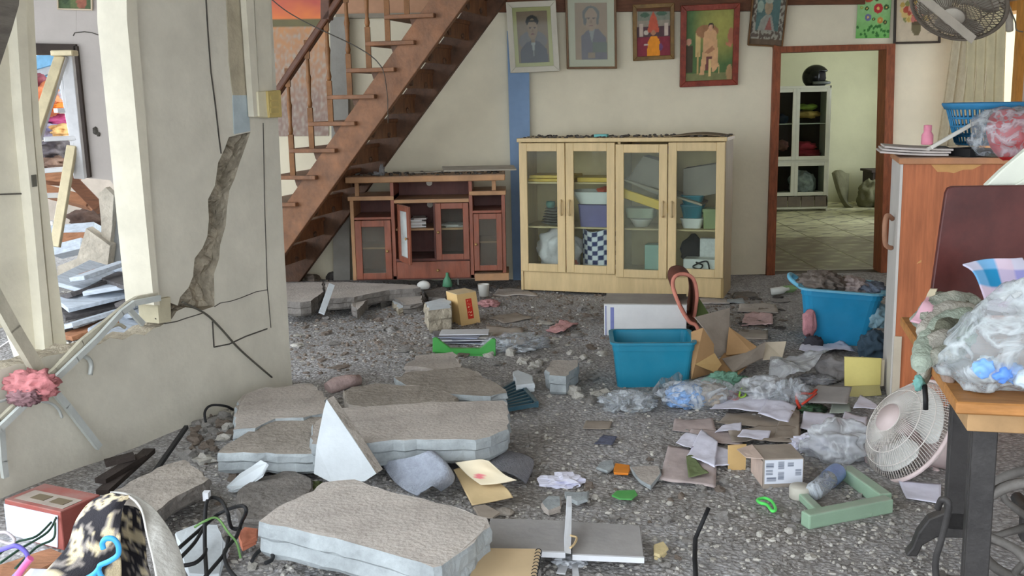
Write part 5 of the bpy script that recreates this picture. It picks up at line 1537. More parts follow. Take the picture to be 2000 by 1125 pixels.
# step ladder
M_alu = mat('white_aluminium', (216, 216, 218), 0.4, 0.06, 9, 0.1, metal=0.15)
M_alud = mat('dusty_cream_aluminium', (206, 192, 158), 0.5, 0.1, 9, 0.1, metal=0.1)
Yl = 7.9
t = thing('stepladder', 'white aluminium stepladder standing in the left room doorway', 'ladder', tuple(at(110, 480, Yl)))
def rail(a, ya, c, yc, w, m, d=0.05):
    b = MB(); b.bar(at(*a, ya), at(*c, yc), w, d, V(0, -1, 0)); b.build('rail', m, t, bevel=0.004)
rail((118, 112), Yl, (38, 352), Yl - 0.5, 0.075, M_alud); rail((128, 112), Yl + 0.02, (44, 372), Yl - 0.45, 0.03, M_alu)
rail((131, 100), Yl + 0.05, (157, 348), Yl + 0.25, 0.085, M_alu); rail((141, 285), Yl + 0.18, (108, 482), Yl + 0.0, 0.07, M_alud); rail((120, 150), Yl + 0.1, (145, 290), Yl + 0.2, 0.03, M_alu)
for (a, c) in (((108, 216), (142, 215)), ((86, 272), (148, 269)), ((80, 334), (144, 329)), ((88, 382), (126, 381)), ((96, 436), (120, 434))):
    b = MB(); b.bar(at(*a, Yl + 0.12), at(*c, Yl + 0.2), 0.09, 0.035, V(0, 0, 1)); b.build('step', M_alu, t, bevel=0.004)
b = MB(); b.box(at(126, 104, Yl), (0.16, 0.12, 0.04)); b.build('top_cap', M_alud, t, bevel=0.006)

# ============================================================ bent window bars hanging on the wall
M_bar = mat('dusty_aluminium_bar', (186, 180, 162), 0.5, 0.12, 8, 0.15, metal=0.2)
M_barw = mat('pale_aluminium_bar', (196, 200, 196), 0.45, 0.08, 8, 0.1, metal=0.2)
def wbar(name, label, px, r, m, off=0.06, cat='window bar', square=True, offs=None):
    P = [lw(x, y, off if offs is None else offs[i]) for i, (x, y) in enumerate(px)]
    b = MB()
    if square:
        for a, c in zip(P[:-1], P[1:]):
            b.bar(a, c + (c - a).normalized() * r * 0.4, r * 2, r * 1.4, LN)
    else:
        b.tube(smooth_path(P, 5), r, 6)
    return tag(b.build(name, m), label, cat)
wbar('window_bar', 'long dusty window bar bent over the broken sill, upper of two', [(306, 577), (268, 584), (248, 596), (205, 632), (160, 668), (110, 722), (60, 765), (0, 822), (-60, 872)], 0.013, M_bar, 0.10)
wbar('window_bar', 'long dusty window bar bent over the broken sill, lower of two', [(312, 582), (262, 592), (238, 610), (190, 662), (150, 700), (100, 748), (50, 788), (0, 836), (-60, 886)], 0.012, M_barw, 0.125)
wbar('window_bar', 'short bar beside the long bars above the sill', [(192, 640), (160, 676), (118, 706)], 0.007, M_bar, 0.07)
wbar('window_bar', 'pale bar hanging down the wall below the pink cloth', [(104, 762), (130, 792), (192, 872)], 0.014, M_barw, 0.05)
wbar('window_bar', 'straight pale bar hanging at the far left edge', [(2, 838), (6, 900), (10, 930)], 0.012, M_barw, 0.08)
wbar('window_bar', 'thick weathered bar leaning at the far left in front of the door panel', [(-20, 560), (24, 640), (78, 730)], 0.024, M_bar, 0.05)
wbar('window_bar', 'little brace bar standing on the sill, left of the stub', [(246, 598), (278, 632)], 0.012, M_barw, -0.02)
wbar('window_bar', 'curved strip springing from the sill', [(190, 660), (215, 640), (232, 634), (244, 640)], 0.008, M_bar, 0.03, square=False)
wbar('plastic_strip', 'curled pale strip hanging below the long bars', [(158, 694), (172, 700), (178, 712), (176, 732)], 0.010, M_barw, 0.03, 'strip', square=False)
wbar('plastic_strip', 'thin white strip curving down from the pink cloth', [(80, 784), (100, 788), (114, 800), (121, 816)], 0.006, M_barw, 0.05, 'strip', square=False)
wbar('plastic_strip', 'thin white strip running left from the pink cloth', [(34, 776), (14, 780), (0, 784), (-30, 790)], 0.006, M_barw, 0.05, 'strip', square=False)
wbar('wall_wire', 'dark wire slanting down the pillar from the stub', [(356, 590), (400, 612), (430, 640), (470, 684), (531, 737)], 0.005, MATS['dull_steel'], 0.02, 'wire', square=False)
P = lw(62, 752, 0.12)
t = thing('pink_cloth', 'crumpled pink cloth caught on the window bars', 'cloth', tuple(P))
b = MB(); b.blob(P, (0.085, 0.05, 0.05), 7, 0.35, 2.6, 3, ridge=True); b.build('bundle', mat('coral_pink_cloth', (190, 122, 124), 0.9, 0.14, 10, 0.3), t)
b = MB(); b.blob(P + V(-0.01, -0.045, -0.035), (0.05, 0.03, 0.028), 3, 0.4, 4, 3, ridge=True); b.build('dark_fold', mat('dusky_mauve_cloth', (146, 112, 116), 0.9, 0.2, 14, 0.3), t)

# ============================================================ upright carton, magazines, green rack
bot_f = gnd(901, 637); Yk = bot_f.y
t = thing('carton', 'clean tan carton with a red label standing among the rubble', 'carton', tuple(bot_f))
E1, E2 = V(0.125, 0.085, 0.004), V(-0.078, 0.115, 0.002)
UPc = at(892, 576, Yk + 0.01) - bot_f
vs = [bot_f, bot_f + E1, bot_f + E1 + E2, bot_f + E2]; vs += [p + UPc for p in vs]
b = MB(); b.add(vs, [(0, 1, 5, 4), (1, 2, 6, 5), (2, 3, 7, 6), (3, 0, 4, 7), (3, 2, 1, 0), (4, 5, 6, 7)]); b.build('box_body', M_cardlite, t)
b = MB(); b.prism([p + V(0, 0, 0.004) for p in vs[4:]], V(0, 0, -0.0035)); b.build('lid_flap', mat('dusty_tan_card', (206, 184, 148), 0.85, 0.08, 7, 0.05), t)
bot_r, top_f, top_r = bot_f + E1, vs[4], vs[5]
def redlab(u, v):
    c = lin((190, 48, 34))
    if 0.2 < u < 0.8 and 0.06 < v < 0.94:
        if noise.noise(Vector((u * 4, v * 22, 2))) > 0.12 and int(v * 14) % 2 == 0:
            c = lin((232, 190, 150))
    return c
nrm = (bot_r - bot_f).cross(top_f - bot_f).normalized()
if nrm.y > 0: nrm = -nrm
q = lambda a, c: bot_f + (bot_r - bot_f) * a + ((top_f - bot_f) * (1 - a) + (top_r - bot_r) * a) * c + nrm * 0.002
b = MB(); print_grid(b, q(0.40, 0.18), q(0.70, 0.18), q(0.40, 0.82), redlab, 12, 40); b.build('red_label', printed('label_print', 0.5), t)
MAGC = [(200, 206, 214), (84, 88, 108), (176, 180, 196), (60, 62, 76), (206, 206, 210), (112, 116, 132), (190, 186, 180), (150, 156, 176), (96, 92, 96), (210, 212, 216)]
rnd = random.Random(21)
pm = gnd(902, 676); zz = pm.z + 0.004
MAGL = ['white', 'slate blue', 'pale lilac', 'black-blue', 'off-white', 'grey-blue', 'cream grey', 'lilac blue', 'dark grey', 'topmost white']
for k in range(10):
    b = MB(); w, d, h = 0.27 + rnd.uniform(-0.02, 0.05), 0.15, 0.0055
    b.box((pm.x + rnd.uniform(-0.05, 0.06), pm.y + 0.105 + rnd.uniform(-0.02, 0.02), zz + h / 2), (w, d, h), (rnd.uniform(-0.01, 0.01), 0, rnd.uniform(-0.35, 0.3)))
    zz += h + 0.0006
    tag(b.build('magazine', mat('magazine_cover_%d' % k, MAGC[k], 0.5, 0.12, 8, 0.03, dust=0.3)), '%s magazine in the pile before the tan carton, %s from the ground' % (MAGL[k], ['first', 'second', 'third', 'fourth', 'fifth', 'sixth', 'seventh', 'eighth', 'ninth', 'tenth'][k]), 'magazine')
M_green = mat('bright_green_plastic', (72, 160, 76), 0.45, 0.08, 6, 0.04, dust=0.15)
pg = gnd(906, 694); Yg = pg.y
t = thing('green_rack', 'bright green plastic rack with two upright ends before the magazines', 'rack', tuple(pg))
b = MB(); b.prism([at(x, y, Yg) for x, y in ((845, 688), (845, 661), (853, 660), (872, 675), (880, 681), (938, 681), (946, 675), (961, 662), (968, 663), (968, 695), (940, 697), (880, 690))], V(0, 0.03, 0)); b.build('front_plate', M_green, t, bevel=0.003)
b = MB(); b.bar(at(850, 690, Yg + 0.015), at(966, 694, Yg + 0.015), 0.06, 0.014, V(0, 0, 1)); b.build('rail', M_green, t)
# bits round the carton
lump('round_shade', 'white round lampshade lying against the red-brown cabinet', 'lampshade', 827, 566, 26, 26, mat('opal_white', (222, 222, 216), 0.4, 0.04, 6, 0), 2, 0.02, 1, 3, dz=0.08)
b = MB(); p = gnd(874, 560, 0.06); b.lathe([(0.035, 0), (0.04, 0.01), (0.034, 0.05), (0.012, 0.085), (0.011, 0.11), (0.0, 0.112)], 12, M=Matrix.Translation(p)); tag(b.build('green_bottle', mat('green_bottle_plastic', (88, 146, 112), 0.35, 0.1, 8, 0)), 'small green bottle beside the white round shade', 'bottle')
b = MB(); p = gnd(895, 556, 0.06); b.lathe([(0.006, 0), (0.006, 0.12), (0.0, 0.121)], 8, M=Matrix.Translation(p)); tag(b.build('peg', MATS['pale_aluminium_bar']), 'thin pale peg standing before the red-brown cabinet', 'peg')
slab('dark_tray', 'dark grey tray half buried right of the white round shade', 'tray', [(828, 566), (868, 560), (875, 570), (870, 582), (836, 580)], 0.08, 0.04, [M_concdark, M_concdark], 51)
b = MB(); p = gnd(945, 578, 0.02); b.lathe([(0.035, 0), (0.045, 0.09), (0.047, 0.092), (0.04, 0.09), (0.03, 0.01)], 14, M=Matrix.Translation(p)); tag(b.build('white_cup', M_white), 'white cup right behind the tan carton', 'cup')
lump('pink_cloth', 'pink cloth right of the tan carton', 'cloth', 955, 600, 34, 22, mat('dusty_pink_cloth', (190, 142, 142), 0.9, 0.15, 10, 0.3), 4, 0.4, ridge=True)
sheet('pink_cloth', 'pink and yellow cloth lying flat in the middle of the floor', 'cloth', [(1066, 652), (1100, 655), (1130, 634), (1095, 630)], mat('pink_yellow_cloth', (200, 152, 150), 0.9, 0.12, 10, 0.3), amp=0.03, freq=14, thick=0.004)
lump('plastic_bag', 'torn clear plastic bag right of the green rack', 'bag', 1010, 688, 100, 44, M_film, 8, 0.4, 2.4, 3, True, 1.0)
sheet('torn_sheet', 'dusty grey torn sheet behind the green rack', 'sheet', [(950, 672), (1030, 678), (1020, 642), (950, 640)], M_carddust, amp=0.02)
sheet('brown_board', 'flat dusty board beyond the pink and yellow cloth', 'board', [(985, 632), (1040, 622), (1010, 612), (955, 620)], M_carddust, amp=0.01, thick=0.006)
sheet('flat_tile', 'flat grey sheet before the pale display cabinet', 'sheet', [(962, 578), (1052, 578), (1030, 566), (975, 563)], M_conc, amp=0.012, thick=0.006)
# pink roll and teal drainer
b = MB(); pr0, pr1 = gnd(640, 760, 0.02), gnd(702, 742, 0.03)
b.tube([pr0, pr0.lerp(pr1, 0.25) + V(0, 0, 0.01), pr0.lerp(pr1, 0.6) + V(0, 0, 0.012), pr1], [0.035, 0.042, 0.036, 0.028], 14)
tag(b.build('pink_roll', mat('dusty_pink_roll', (196, 172, 168), 0.9, 0.16, 10, 0.4)), 'dusty pink roll lying behind the rough grey slab', 'roll')
M_tealgrid = mat('dark_teal_plastic', (52, 92, 108), 0.5, 0.1, 8, 0.05, dust=0.35)
pq = [gnd(975, 765, 0.03), gnd(990, 800, 0.03), gnd(1048, 790, 0.03), gnd(1010, 745, 0.03)]
t = thing('dish_drainer', 'dark teal plastic drainer grid right of the brown slab', 'drainer', tuple(pq[1] - V(0, 0, 0.03)))
for k in range(9):
    u = k / 8; b = MB(); b.bar(pq[0].lerp(pq[1], u), pq[3].lerp(pq[2], u), 0.012, 0.02, V(0, 0, 1)); b.build('slat', M_tealgrid, t)
b = MB(); b.bar(pq[0], pq[1], 0.02, 0.03); b.bar(pq[3], pq[2], 0.02, 0.03); b.build('side_rail', M_tealgrid, t)

# ============================================================ grey mats, envelope, notebook, bottom pieces
M_matw = mat('blue_grey_woven_mat', (156, 162, 174), 0.9, 0.1, 40, 0.5, 120)
M_matd = mat('dark_grey_woven_mat', (128, 128, 134), 0.9, 0.1, 40, 0.5, 120)
def surf(name, label, cat, rows, m, nu=24, nv=16, thick=0.006, amp=0.0, freq=10, cols=None, parent=None):
    """smooth surface through rows of 3-D points (each row the same length)"""
    R = [smooth_path([Vector(p) for p in r], 8) for r in rows]
    nvv = len(R[0]) - 1
    C = [smooth_path([R[i][j] for i in range(len(R))], 8) for j in range(nvv + 1)]
    nuu = len(C[0]) - 1
    b = MB()
    def f(u, v):
        p = C[int(round(v * nvv))][int(round(u * nuu))]
        if amp: p = p + V(0, 0, 1) * amp * noise.noise(p * freq) + V(0, -1, 0) * amp * noise.noise(p * freq + Vector((5, 5, 5)))
        return p
    b.grid(f, nuu, nvv)
    if cols:
        b.c = [cols(i / nuu, j / nvv) for i in range(nuu + 1) for j in range(nvv + 1)]
    o = b.build(name, m, parent)
    o.modifiers.new('solid', 'SOLIDIFY').thickness = thick
    return tag(o, label, cat) if parent is None else o
surf('woven_mat', 'blue-grey woven mat folded over itself beside the triangular fragment', 'mat',
     [[gnd(745, 903, 0.07), gnd(775, 945, 0.02), gnd(812, 968, 0.02), gnd(822, 962, 0.05)], [gnd(800, 893, 0.12), gnd(805, 925, 0.06), gnd(822, 950, 0.03), gnd(832, 958, 0.06)], [gnd(840, 882, 0.15), gnd(862, 905, 0.13), gnd(866, 930, 0.10), gnd(845, 950, 0.08)], [gnd(850, 886, 0.10), gnd(880, 920, 0.08), gnd(884, 940, 0.06), gnd(860, 958, 0.03)]], M_matw)
surf('woven_mat', 'dark grey woven mat lying right of the manila envelope', 'mat', [[gnd(925, 892, 0.04), gnd(948, 900, 0.05), gnd(975, 920, 0.05)], [gnd(960, 880, 0.05), gnd(1000, 905, 0.06), gnd(1005, 930, 0.06)], [gnd(980, 880, 0.04), gnd(1040, 898, 0.04), gnd(1026, 945, 0.01)]], M_matd)
M_manila = mat('manila_paper', (206, 182, 140), 0.8, 0.06, 6, 0.05)
M_cream = mat('cream_folder_paper', (222, 210, 184), 0.8, 0.05, 6, 0.05)
t_ = surf('manila_envelope', 'manila envelope lying open before the dark grey mat', 'envelope', [[gnd(886, 918, 0.05), gnd(905, 955, 0.04), gnd(922, 988, 0.03)], [gnd(920, 912, 0.05), gnd(950, 945, 0.05), gnd(965, 980, 0.03)], [gnd(960, 935, 0.05), gnd(990, 955, 0.05), gnd(1002, 972, 0.03)]], M_manila, thick=0.003)
surf('paper_folder', 'cream folder with a pink stamp curling over the manila envelope', 'folder', [[gnd(890, 904, 0.10), gnd(915, 930, 0.07), gnd(940, 948, 0.06)], [gnd(935, 897, 0.13), gnd(955, 920, 0.09), gnd(975, 945, 0.08)], [gnd(955, 900, 0.14), gnd(985, 926, 0.12), gnd(1010, 938, 0.14)]], printed('folder_print', 0.8), thick=0.003,
     cols=lambda u, v: lin((218, 122, 132)) if (u - 0.22) ** 2 * 2.2 + (v - 0.62) ** 2 * 5 < 0.03 + 0.01 * n3((u * 9, v * 9, 0)) else tuple(x * (1 + 0.06 * n3((u * 6, v * 6, 4))) for x in lin((220, 208, 182))))
lump('river_stone', 'smooth grey stone under the corner of the manila envelope', 'stone', 985, 1010, 40, 24, M_concbrown, 6, 0.1, 1.5, 3)
slab('cardboard_piece', 'brown cardboard piece under the manila envelope', 'cardboard', [(925, 990), (948, 985), (975, 1000), (960, 1010), (938, 1008)], 0.03, 0.008, [M_carddust, M_carddust], 61, 0.003)
# grey panel with fin
M_panel = mat('dusty_grey_laminate', (158, 156, 156), 0.6, 0.12, 5, 0.1, dust=0.2)
M_panelw = mat('white_panel_edge', (206, 208, 212), 0.6, 0.06, 6, 0.05)
t = thing('broken_shelf_panel', 'grey shelf panel with an upright white divider lying at the bottom centre', 'shelf panel', tuple(gnd(1100, 1090)))
for (q, nm) in (([(958, 1012), (1104, 1016), (1104, 1078), (950, 1072)], 'left_board'), ([(1112, 1018), (1250, 1026), (1258, 1088), (1118, 1082)], 'right_board')):
    pts = [on(x, y, 0.075 if nm == 'left_board' else 0.06) for x, y in q]
    b = MB(); b.prism(pts, V(0, 0, -0.016)); b.build(nm, M_panel, t, bevel=0.002)
    b = MB(); b.bar(pts[3] + V(0, -0.004, -0.008), pts[2] + V(0, -0.004, -0.008), 0.010, 0.018); b.build('edge_strip', M_panelw, t)
b = MB(); b.prism([at(1108, 990, on(1108, 1040, 0.07).y + 0.10), at(1117, 990, on(1108, 1040, 0.07).y + 0.10), at(1115, 1082, on(1108, 1082, 0.07).y), at(1102, 1080, on(1108, 1082, 0.07).y)], V(0.004, 0.10, 0.0)); b.build('divider', M_panelw, t)
b = MB(); b.tube(smooth_path([on(1114, 1046, 0.09), on(1126, 1050, 0.08), on(1122, 1062, 0.08), on(1114, 1070, 0.08)], 4), 0.004, 5); b.build('hook', MATS['manila_paper'], t)
lump('crumpled_tape', 'crumpled grey film at the foot of the white divider', 'film', 1115, 1108, 56, 30, M_filmw, 9, 0.4, 2.5, 3, True)
sheet('paper_strip', 'white strip of card below the crumpled grey film, left', 'card', [(1086, 1122), (1104, 1124), (1112, 1098), (1098, 1096)], M_panelw, dz=0.01)
sheet('paper_strip', 'white strip of card below the crumpled grey film, right', 'card', [(1118, 1128), (1132, 1128), (1128, 1102), (1117, 1102)], M_panelw, dz=0.012)
# spiral notebook
pn = [on(938, 1070, 0.12), on(1056, 1072, 0.12), on(1040, 1160, 0.12), on(905, 1160, 0.12)]
t = thing('spiral_notebook', 'tan spiral notebook lying at the bottom edge', 'notebook', tuple(sum(pn, Vector()) / 4 - V(0, 0, 0.016)))
b = MB(); b.prism(pn, V(0, 0, -0.004)); b.build('cover', mat('tan_notebook_cover', (204, 180, 144), 0.8, 0.05, 5, 0.04), t)
b = MB(); b.prism([p - V(0, 0, 0.0045) for p in pn], V(0, 0, -0.011)); b.build('pages', M_cream, t)
b = MB()
for k in range(13):
    p = pn[1].lerp(pn[2], (k + 0.5) / 13)
    b.tube([p + V(-0.006 + 0.010 * cos(a), 0, 0.011 * sin(a) - 0.005) for a in [2 * pi * j / 10 for j in range(10)]], 0.0014, 4, closed=True)
b.build('wire_spiral', MATS['black_rubber'], t)
# crumpled paper and little shards on the open floor
lump('crumpled_paper', 'crumpled lilac-white paper in the middle of the near floor', 'paper', 1100, 953, 66, 34, M_lilac, 5, 0.5, 2.2, 2, True, 0.8, sm=False)
slab('tile_shard', 'grey tile shard with chipped corner beside the dusty pink paper', 'shard', [(1232, 912), (1286, 908), (1290, 925), (1270, 948), (1252, 938)], 0.025, 0.018, [M_conc, M_concside], 63, 0.003)
slab('tile_shard', 'small grey-green shard left of the orange chip', 'shard', [(1166, 912), (1172, 902), (1195, 898), (1200, 910), (1188, 920)], 0.022, 0.015, [M_concside, M_concside], 64, 0.004)
slab('orange_chip', 'orange plastic chip on the near floor', 'chip', [(1200, 922), (1203, 906), (1229, 908), (1227, 924)], 0.02, 0.01, [mat('orange_plastic', (214, 132, 44), 0.5, 0.1, 8, 0)] * 2, 65, 0.002)
slab('green_chip', 'flat green chip on the near floor', 'chip', [(1198, 966), (1206, 958), (1238, 958), (1242, 966), (1232, 974), (1212, 973)], 0.02, 0.008, [M_green] * 2, 66, 0.002)
slab('plaster_shard', 'cream plaster crumb right of the grey shelf panel', 'shard', [(1280, 1064), (1296, 1058), (1302, 1070), (1290, 1082), (1278, 1078)], 0.03, 0.025, [mat('cream_crumb', (214, 196, 150), 0.9, 0.1, 8, 0.2)] * 2, 67, 0.003)
slab('tile_shard', 'pale shard between crumpled paper and grey shelf panel', 'shard', [(1104, 962), (1148, 960), (1146, 975), (1128, 980), (1108, 970)], 0.03, 0.015, [M_concside, M_concside], 68, 0.003)
slab('tile_shard', 'rounded grey shard left of the white divider', 'shard', [(1058, 980), (1072, 968), (1092, 970), (1094, 988), (1072, 996)], 0.03, 0.025, [M_concside, M_conc], 69, 0.003)
b = MB(); b.tube([gnd(1384, 992, 0.14), gnd(1372, 1020, 0.10), gnd(1358, 1052, 0.05), gnd(1357, 1090, 0.03), gnd(1360, 1150, 0.02)], 0.008, 6); tag(b.build('black_rod', MATS['black_rubber']), 'bent black rod sticking up at the bottom right of centre', 'rod')
sheet('stained_paper', 'pale paper with an oval brown stain on the open floor', 'paper', [(1138, 838), (1190, 838), (1196, 824), (1144, 822)], M_carddust, amp=0.004)
sheet('blue_rag', 'small dark blue rag on the open floor', 'rag', [(1160, 868), (1195, 872), (1206, 856), (1178, 852)], mat('slate_blue_rag', (96, 100, 120), 0.9, 0.15, 12, 0.3), amp=0.012)

# ============================================================ lower left corner
M_redbox = mat('dusty_red_card', (146, 72, 64), 0.7, 0.12, 7, 0.08, dust=0.35)
A0 = on(8, 975, 0.13); A1 = on(118, 1000, 0.15); A2 = on(196, 966, 0.14); A3 = A0 + A2 - A1
t = thing('red_carton', 'dusty red carton with a pale printed face at the lower left', 'carton', tuple((A0 + A2) / 2 - V(0, 0, 0.14)))
b = MB(); b.prism([A0, A1, A2, A3], V(0, 0, -0.14)); b.build('box_body', M_redbox, t, bevel=0.003)
up = V(0, 0, 0.0015)
def on_top(u, v): return A0 + (A1 - A0) * u + (A3 - A0) * v + up
b = MB(); b.prism([on_top(0.1, 0.12), on_top(0.95, 0.12), on_top(0.95, 0.62), on_top(0.1, 0.62)], V(0, 0, -0.001)); b.build('tan_panel', M_carddust, t)
for (u0, u1) in ((0.28, 0.52), (0.62, 0.86)):
    b = MB(); b.prism([on_top(u0, 0.25) + up, on_top(u1, 0.25) + up, on_top(u1, 0.5) + up, on_top(u0, 0.5) + up], V(0, 0, -0.001)); b.build('printed_panel', mat('dark_olive_print', (110, 98, 78), 0.8, 0.1, 9, 0), t)
fn_ = (A1 - A0).cross(V(0, 0, 1)).normalized()
if fn_.y > 0: fn_ = -fn_
b = MB(); ff = lambda u, v: A0 + (A1 - A0) * u - V(0, 0, 0.14 * v) + fn_ * 0.003
b.prism([ff(0.0, 0.12), ff(0.96, 0.10), ff(0.90, 0.95), ff(0.0, 0.95)], -fn_ * 0.002); b.build('white_face', mat('bluish_white_gloss', (206, 214, 232), 0.35, 0.04, 5, 0), t)
# floral cloth folded over, with a grey-white border
def floral(u, v):
    a = noise.noise(Vector((u * 6, v * 3, 3))) + 0.45 * noise.noise(Vector((u * 15, v * 7, 8)))
    if a > 0.12: return lin((222, 206, 172)) if noise.noise(Vector((u * 30, v * 16, 1))) < 0.45 else lin((90, 80, 70))
    if a > 0.0: return lin((150, 142, 136))
    return lin((46, 44, 50))
Yq = 3.0
t = thing('floral_cover', 'black and cream floral cover draped in an arch at the lower left', 'cover', tuple(on(230, 1125, 0.02)))
surf('floral_cloth', None, None, [[at(70, 1140, 2.75), at(110, 1150, 2.65), at(170, 1180, 2.6), at(230, 1190, 2.65)], [at(128, 1078, 2.9), at(160, 1095, 2.8), at(190, 1110, 2.75), at(235, 1120, 2.78)], [at(152, 1015, 3.05), at(172, 1030, 2.95), at(200, 1045, 2.9), at(235, 1050, 2.9)], [at(186, 980, 3.15), at(200, 985, 3.05), at(220, 990, 3.0), at(240, 990, 3.02)], [at(215, 966, 3.2), at(225, 966, 3.12), at(240, 968, 3.08), at(256, 968, 3.08)]], printed('floral_print', 0.85, 0.3), amp=0.008, freq=12, cols=floral, parent=t)
surf('border_band', None, None, [[at(214, 966, 3.2), at(236, 965, 3.12), at(262, 978, 3.02)], [at(248, 966, 3.16), at(262, 978, 3.08), at(276, 1000, 2.98)], [at(286, 985, 3.1), at(290, 1010, 3.0), at(284, 1040, 2.9)], [at(318, 1020, 3.0), at(316, 1050, 2.9), at(296, 1090, 2.8)], [at(346, 1070, 2.9), at(338, 1100, 2.82), at(306, 1140, 2.72)], [at(366, 1150, 2.78), at(350, 1165, 2.72), at(312, 1190, 2.65)]], mat('grey_white_cotton', (200, 198, 192), 0.9, 0.06, 8, 0.3), amp=0.006, freq=9, parent=t)
surf('floral_inside_shade', None, None, [[at(232, 985, 3.1), at(262, 992, 3.12), at(278, 1010, 3.1)], [at(226, 1040, 3.05), at(255, 1050, 3.1), at(280, 1060, 3.05)], [at(226, 1100, 2.95), at(260, 1110, 3.0), at(290, 1120, 2.95)], [at(222, 1180, 2.85), at(262, 1180, 2.9), at(305, 1180, 2.85)]], printed('floral_print', 0.85, 0.3), amp=0.01, freq=12, cols=lambda u, v: tuple(x * 0.75 for x in floral(u * 1.4 + 3, v + 2)), parent=t)  # same print darkened to paint shade inside the arch
def hanger(name, label, px, Y, r, c, extra=()):
    b = MB(); b.tube(smooth_path([at(x, y, Y + (0.0 if len(q) < 1 else q[0])) for (x, y, *q) in px], 6), r, 7)
    for e in extra:
        b.tube(smooth_path([at(x, y, Y) for x, y in e], 6), r, 7)
    return tag(b.build(name, mat(name + '_%d_%d_%d' % c, c, 0.35, 0.06, 6, 0)), label, 'hanger')
hanger('blue_hanger', 'bright blue plastic hanger hook at the lower left', [(202, 1072), (200, 1060), (208, 1052), (222, 1053), (231, 1066), (230, 1084), (214, 1096), (196, 1104), (192, 1112), (180, 1124), (150, 1140)], 2.62, 0.0075, (72, 168, 224), [[(192, 1112), (200, 1128), (230, 1150)]])
hanger('purple_hanger', 'purple plastic hanger at the left edge', [(-20, 1080), (8, 1072), (30, 1066), (48, 1076), (54, 1090), (44, 1108), (24, 1130)], 2.66, 0.0065, (112, 104, 190))
hanger('pink_hanger', 'pink plastic hanger beside the purple one', [(60, 1090), (44, 1110), (28, 1135)], 2.64, 0.010, (226, 108, 160))
hanger('white_loop', 'white wire loop at the left edge', [(-10, 1042), (12, 1040), (28, 1054), (20, 1062), (0, 1056), (-15, 1050)], 2.8, 0.0045, (206, 196, 200))
sheet('lilac_folder', 'lilac-white folder under the blue hanger', 'folder', [(40, 1135), (190, 1140), (180, 1112), (60, 1112)], M_lilac, dz=0.08, amp=0.004)
for k, pl in enumerate(([(0, 1100), (40, 1072), (92, 1040), (110, 1010)], [(30, 1110), (70, 1070), (104, 1052), (108, 1022)], [(-5, 1085), (30, 1060), (70, 1048), (100, 1020)])):
    b = MB(); b.tube(smooth_path([gnd(x, y, 0.13) for x, y in pl], 6), 0.004, 5); tag(b.build('green_wire', mat('dark_green_wire', (56, 84, 70), 0.6, 0.1, 6, 0)), ['dark green wire across the pale face of the red carton, lowest', 'dark green wire across the pale face of the red carton, middle', 'dark green wire across the pale face of the red carton, upper'][k], 'wire')
slab('floor_board', 'brown board under the hangers at the left edge', 'board', [(-20, 1110), (100, 1070), (130, 1085), (20, 1140)], 0.04, 0.03, [M_plankb, M_plankb], 71, 0.003)
# black cables
CB = [([(404, 1130), (400, 1060), (402, 990), (412, 972), (432, 978), (444, 1000), (452, 1030), (470, 1032)], 'tall loop of black cable left of the bottom slab'), ([(350, 1070), (390, 1035), (430, 1002), (470, 988), (481, 998), (472, 1020), (462, 1048), (450, 1062), (438, 1080), (445, 1108), (462, 1130)], 'long black cable looping beside the bottom slab'), ([(352, 1090), (380, 1060), (398, 1030)], 'short black cable leading to the tall loop'), ([(380, 1150), (415, 1110), (440, 1078), (446, 1050)], 'black cable rising from the bottom edge'), ([(492, 1096), (500, 1082), (515, 1072), (530, 1078), (532, 1092), (518, 1100)], 'small black cable ring under the bottom slab'), ([(355, 1105), (380, 1100), (398, 1085), (402, 1072)], 'black cable curving at the foot of the white piece')]
for pl, lb in CB:
    P = smooth_path([gnd(x, y, 0.10) if y > 1000 else gnd(x, y, 0.18) for x, y in pl], 6)
    b = MB(); b.tube(P, 0.0065, 6); tag(b.build('black_cable', MATS['black_rubber']), lb, 'cable')
b = MB(); b.box(gnd(404, 968, 0.19), (0.022, 0.022, 0.03)); b.box(gnd(404, 968, 0.21), (0.012, 0.012, 0.02)); tag(b.build('cable_plug', M_panelw), 'little white plug on the tall black cable loop', 'plug')
b = MB(); b.tube(smooth_path([gnd(380, 1030, 0.16), gnd(400, 1018, 0.18), gnd(424, 1012, 0.18), gnd(446, 1040, 0.14), gnd(462, 1060, 0.1), gnd(470, 1090, 0.06)], 6), 0.0042, 5); tag(b.build('lime_wire', mat('lime_green_wire', (108, 146, 86), 0.5, 0.1, 6, 0)), 'lime green wire tangled with the black cables', 'wire')
slab('white_fragment', 'bluish white broken piece behind the black cables', 'fragment', [(345, 1040), (385, 1022), (425, 1025), (440, 1070), (430, 1120), (370, 1120)], 0.05, 0.03, [M_whitechip, M_whitechip], 73, 0.006)
slab('roof_tile_piece', 'orange roof tile piece beside the bottom slab', 'tile piece', [(466, 1040), (480, 1030), (500, 1032), (498, 1048), (474, 1060)], 0.07, 0.03, [mat('orange_roof_tile', (196, 122, 96), 0.85, 0.1, 8, 0.2)] * 2, 74, 0.004)
lump('olive_rag', 'olive green rag in the hollow left of the triangular fragment', 'rag', 602, 965, 44, 34, mat('olive_rag', (92, 100, 62), 0.95, 0.2, 12, 0.3), 7, 0.35, ridge=True)
b = MB(); b.bar(at(258, 985, 3.55), at(364, 834, 4.35), 0.016, 0.016); tag(b.build('black_rod', MATS['black_rubber']), 'long black rod slanting up against the broken wall', 'rod')
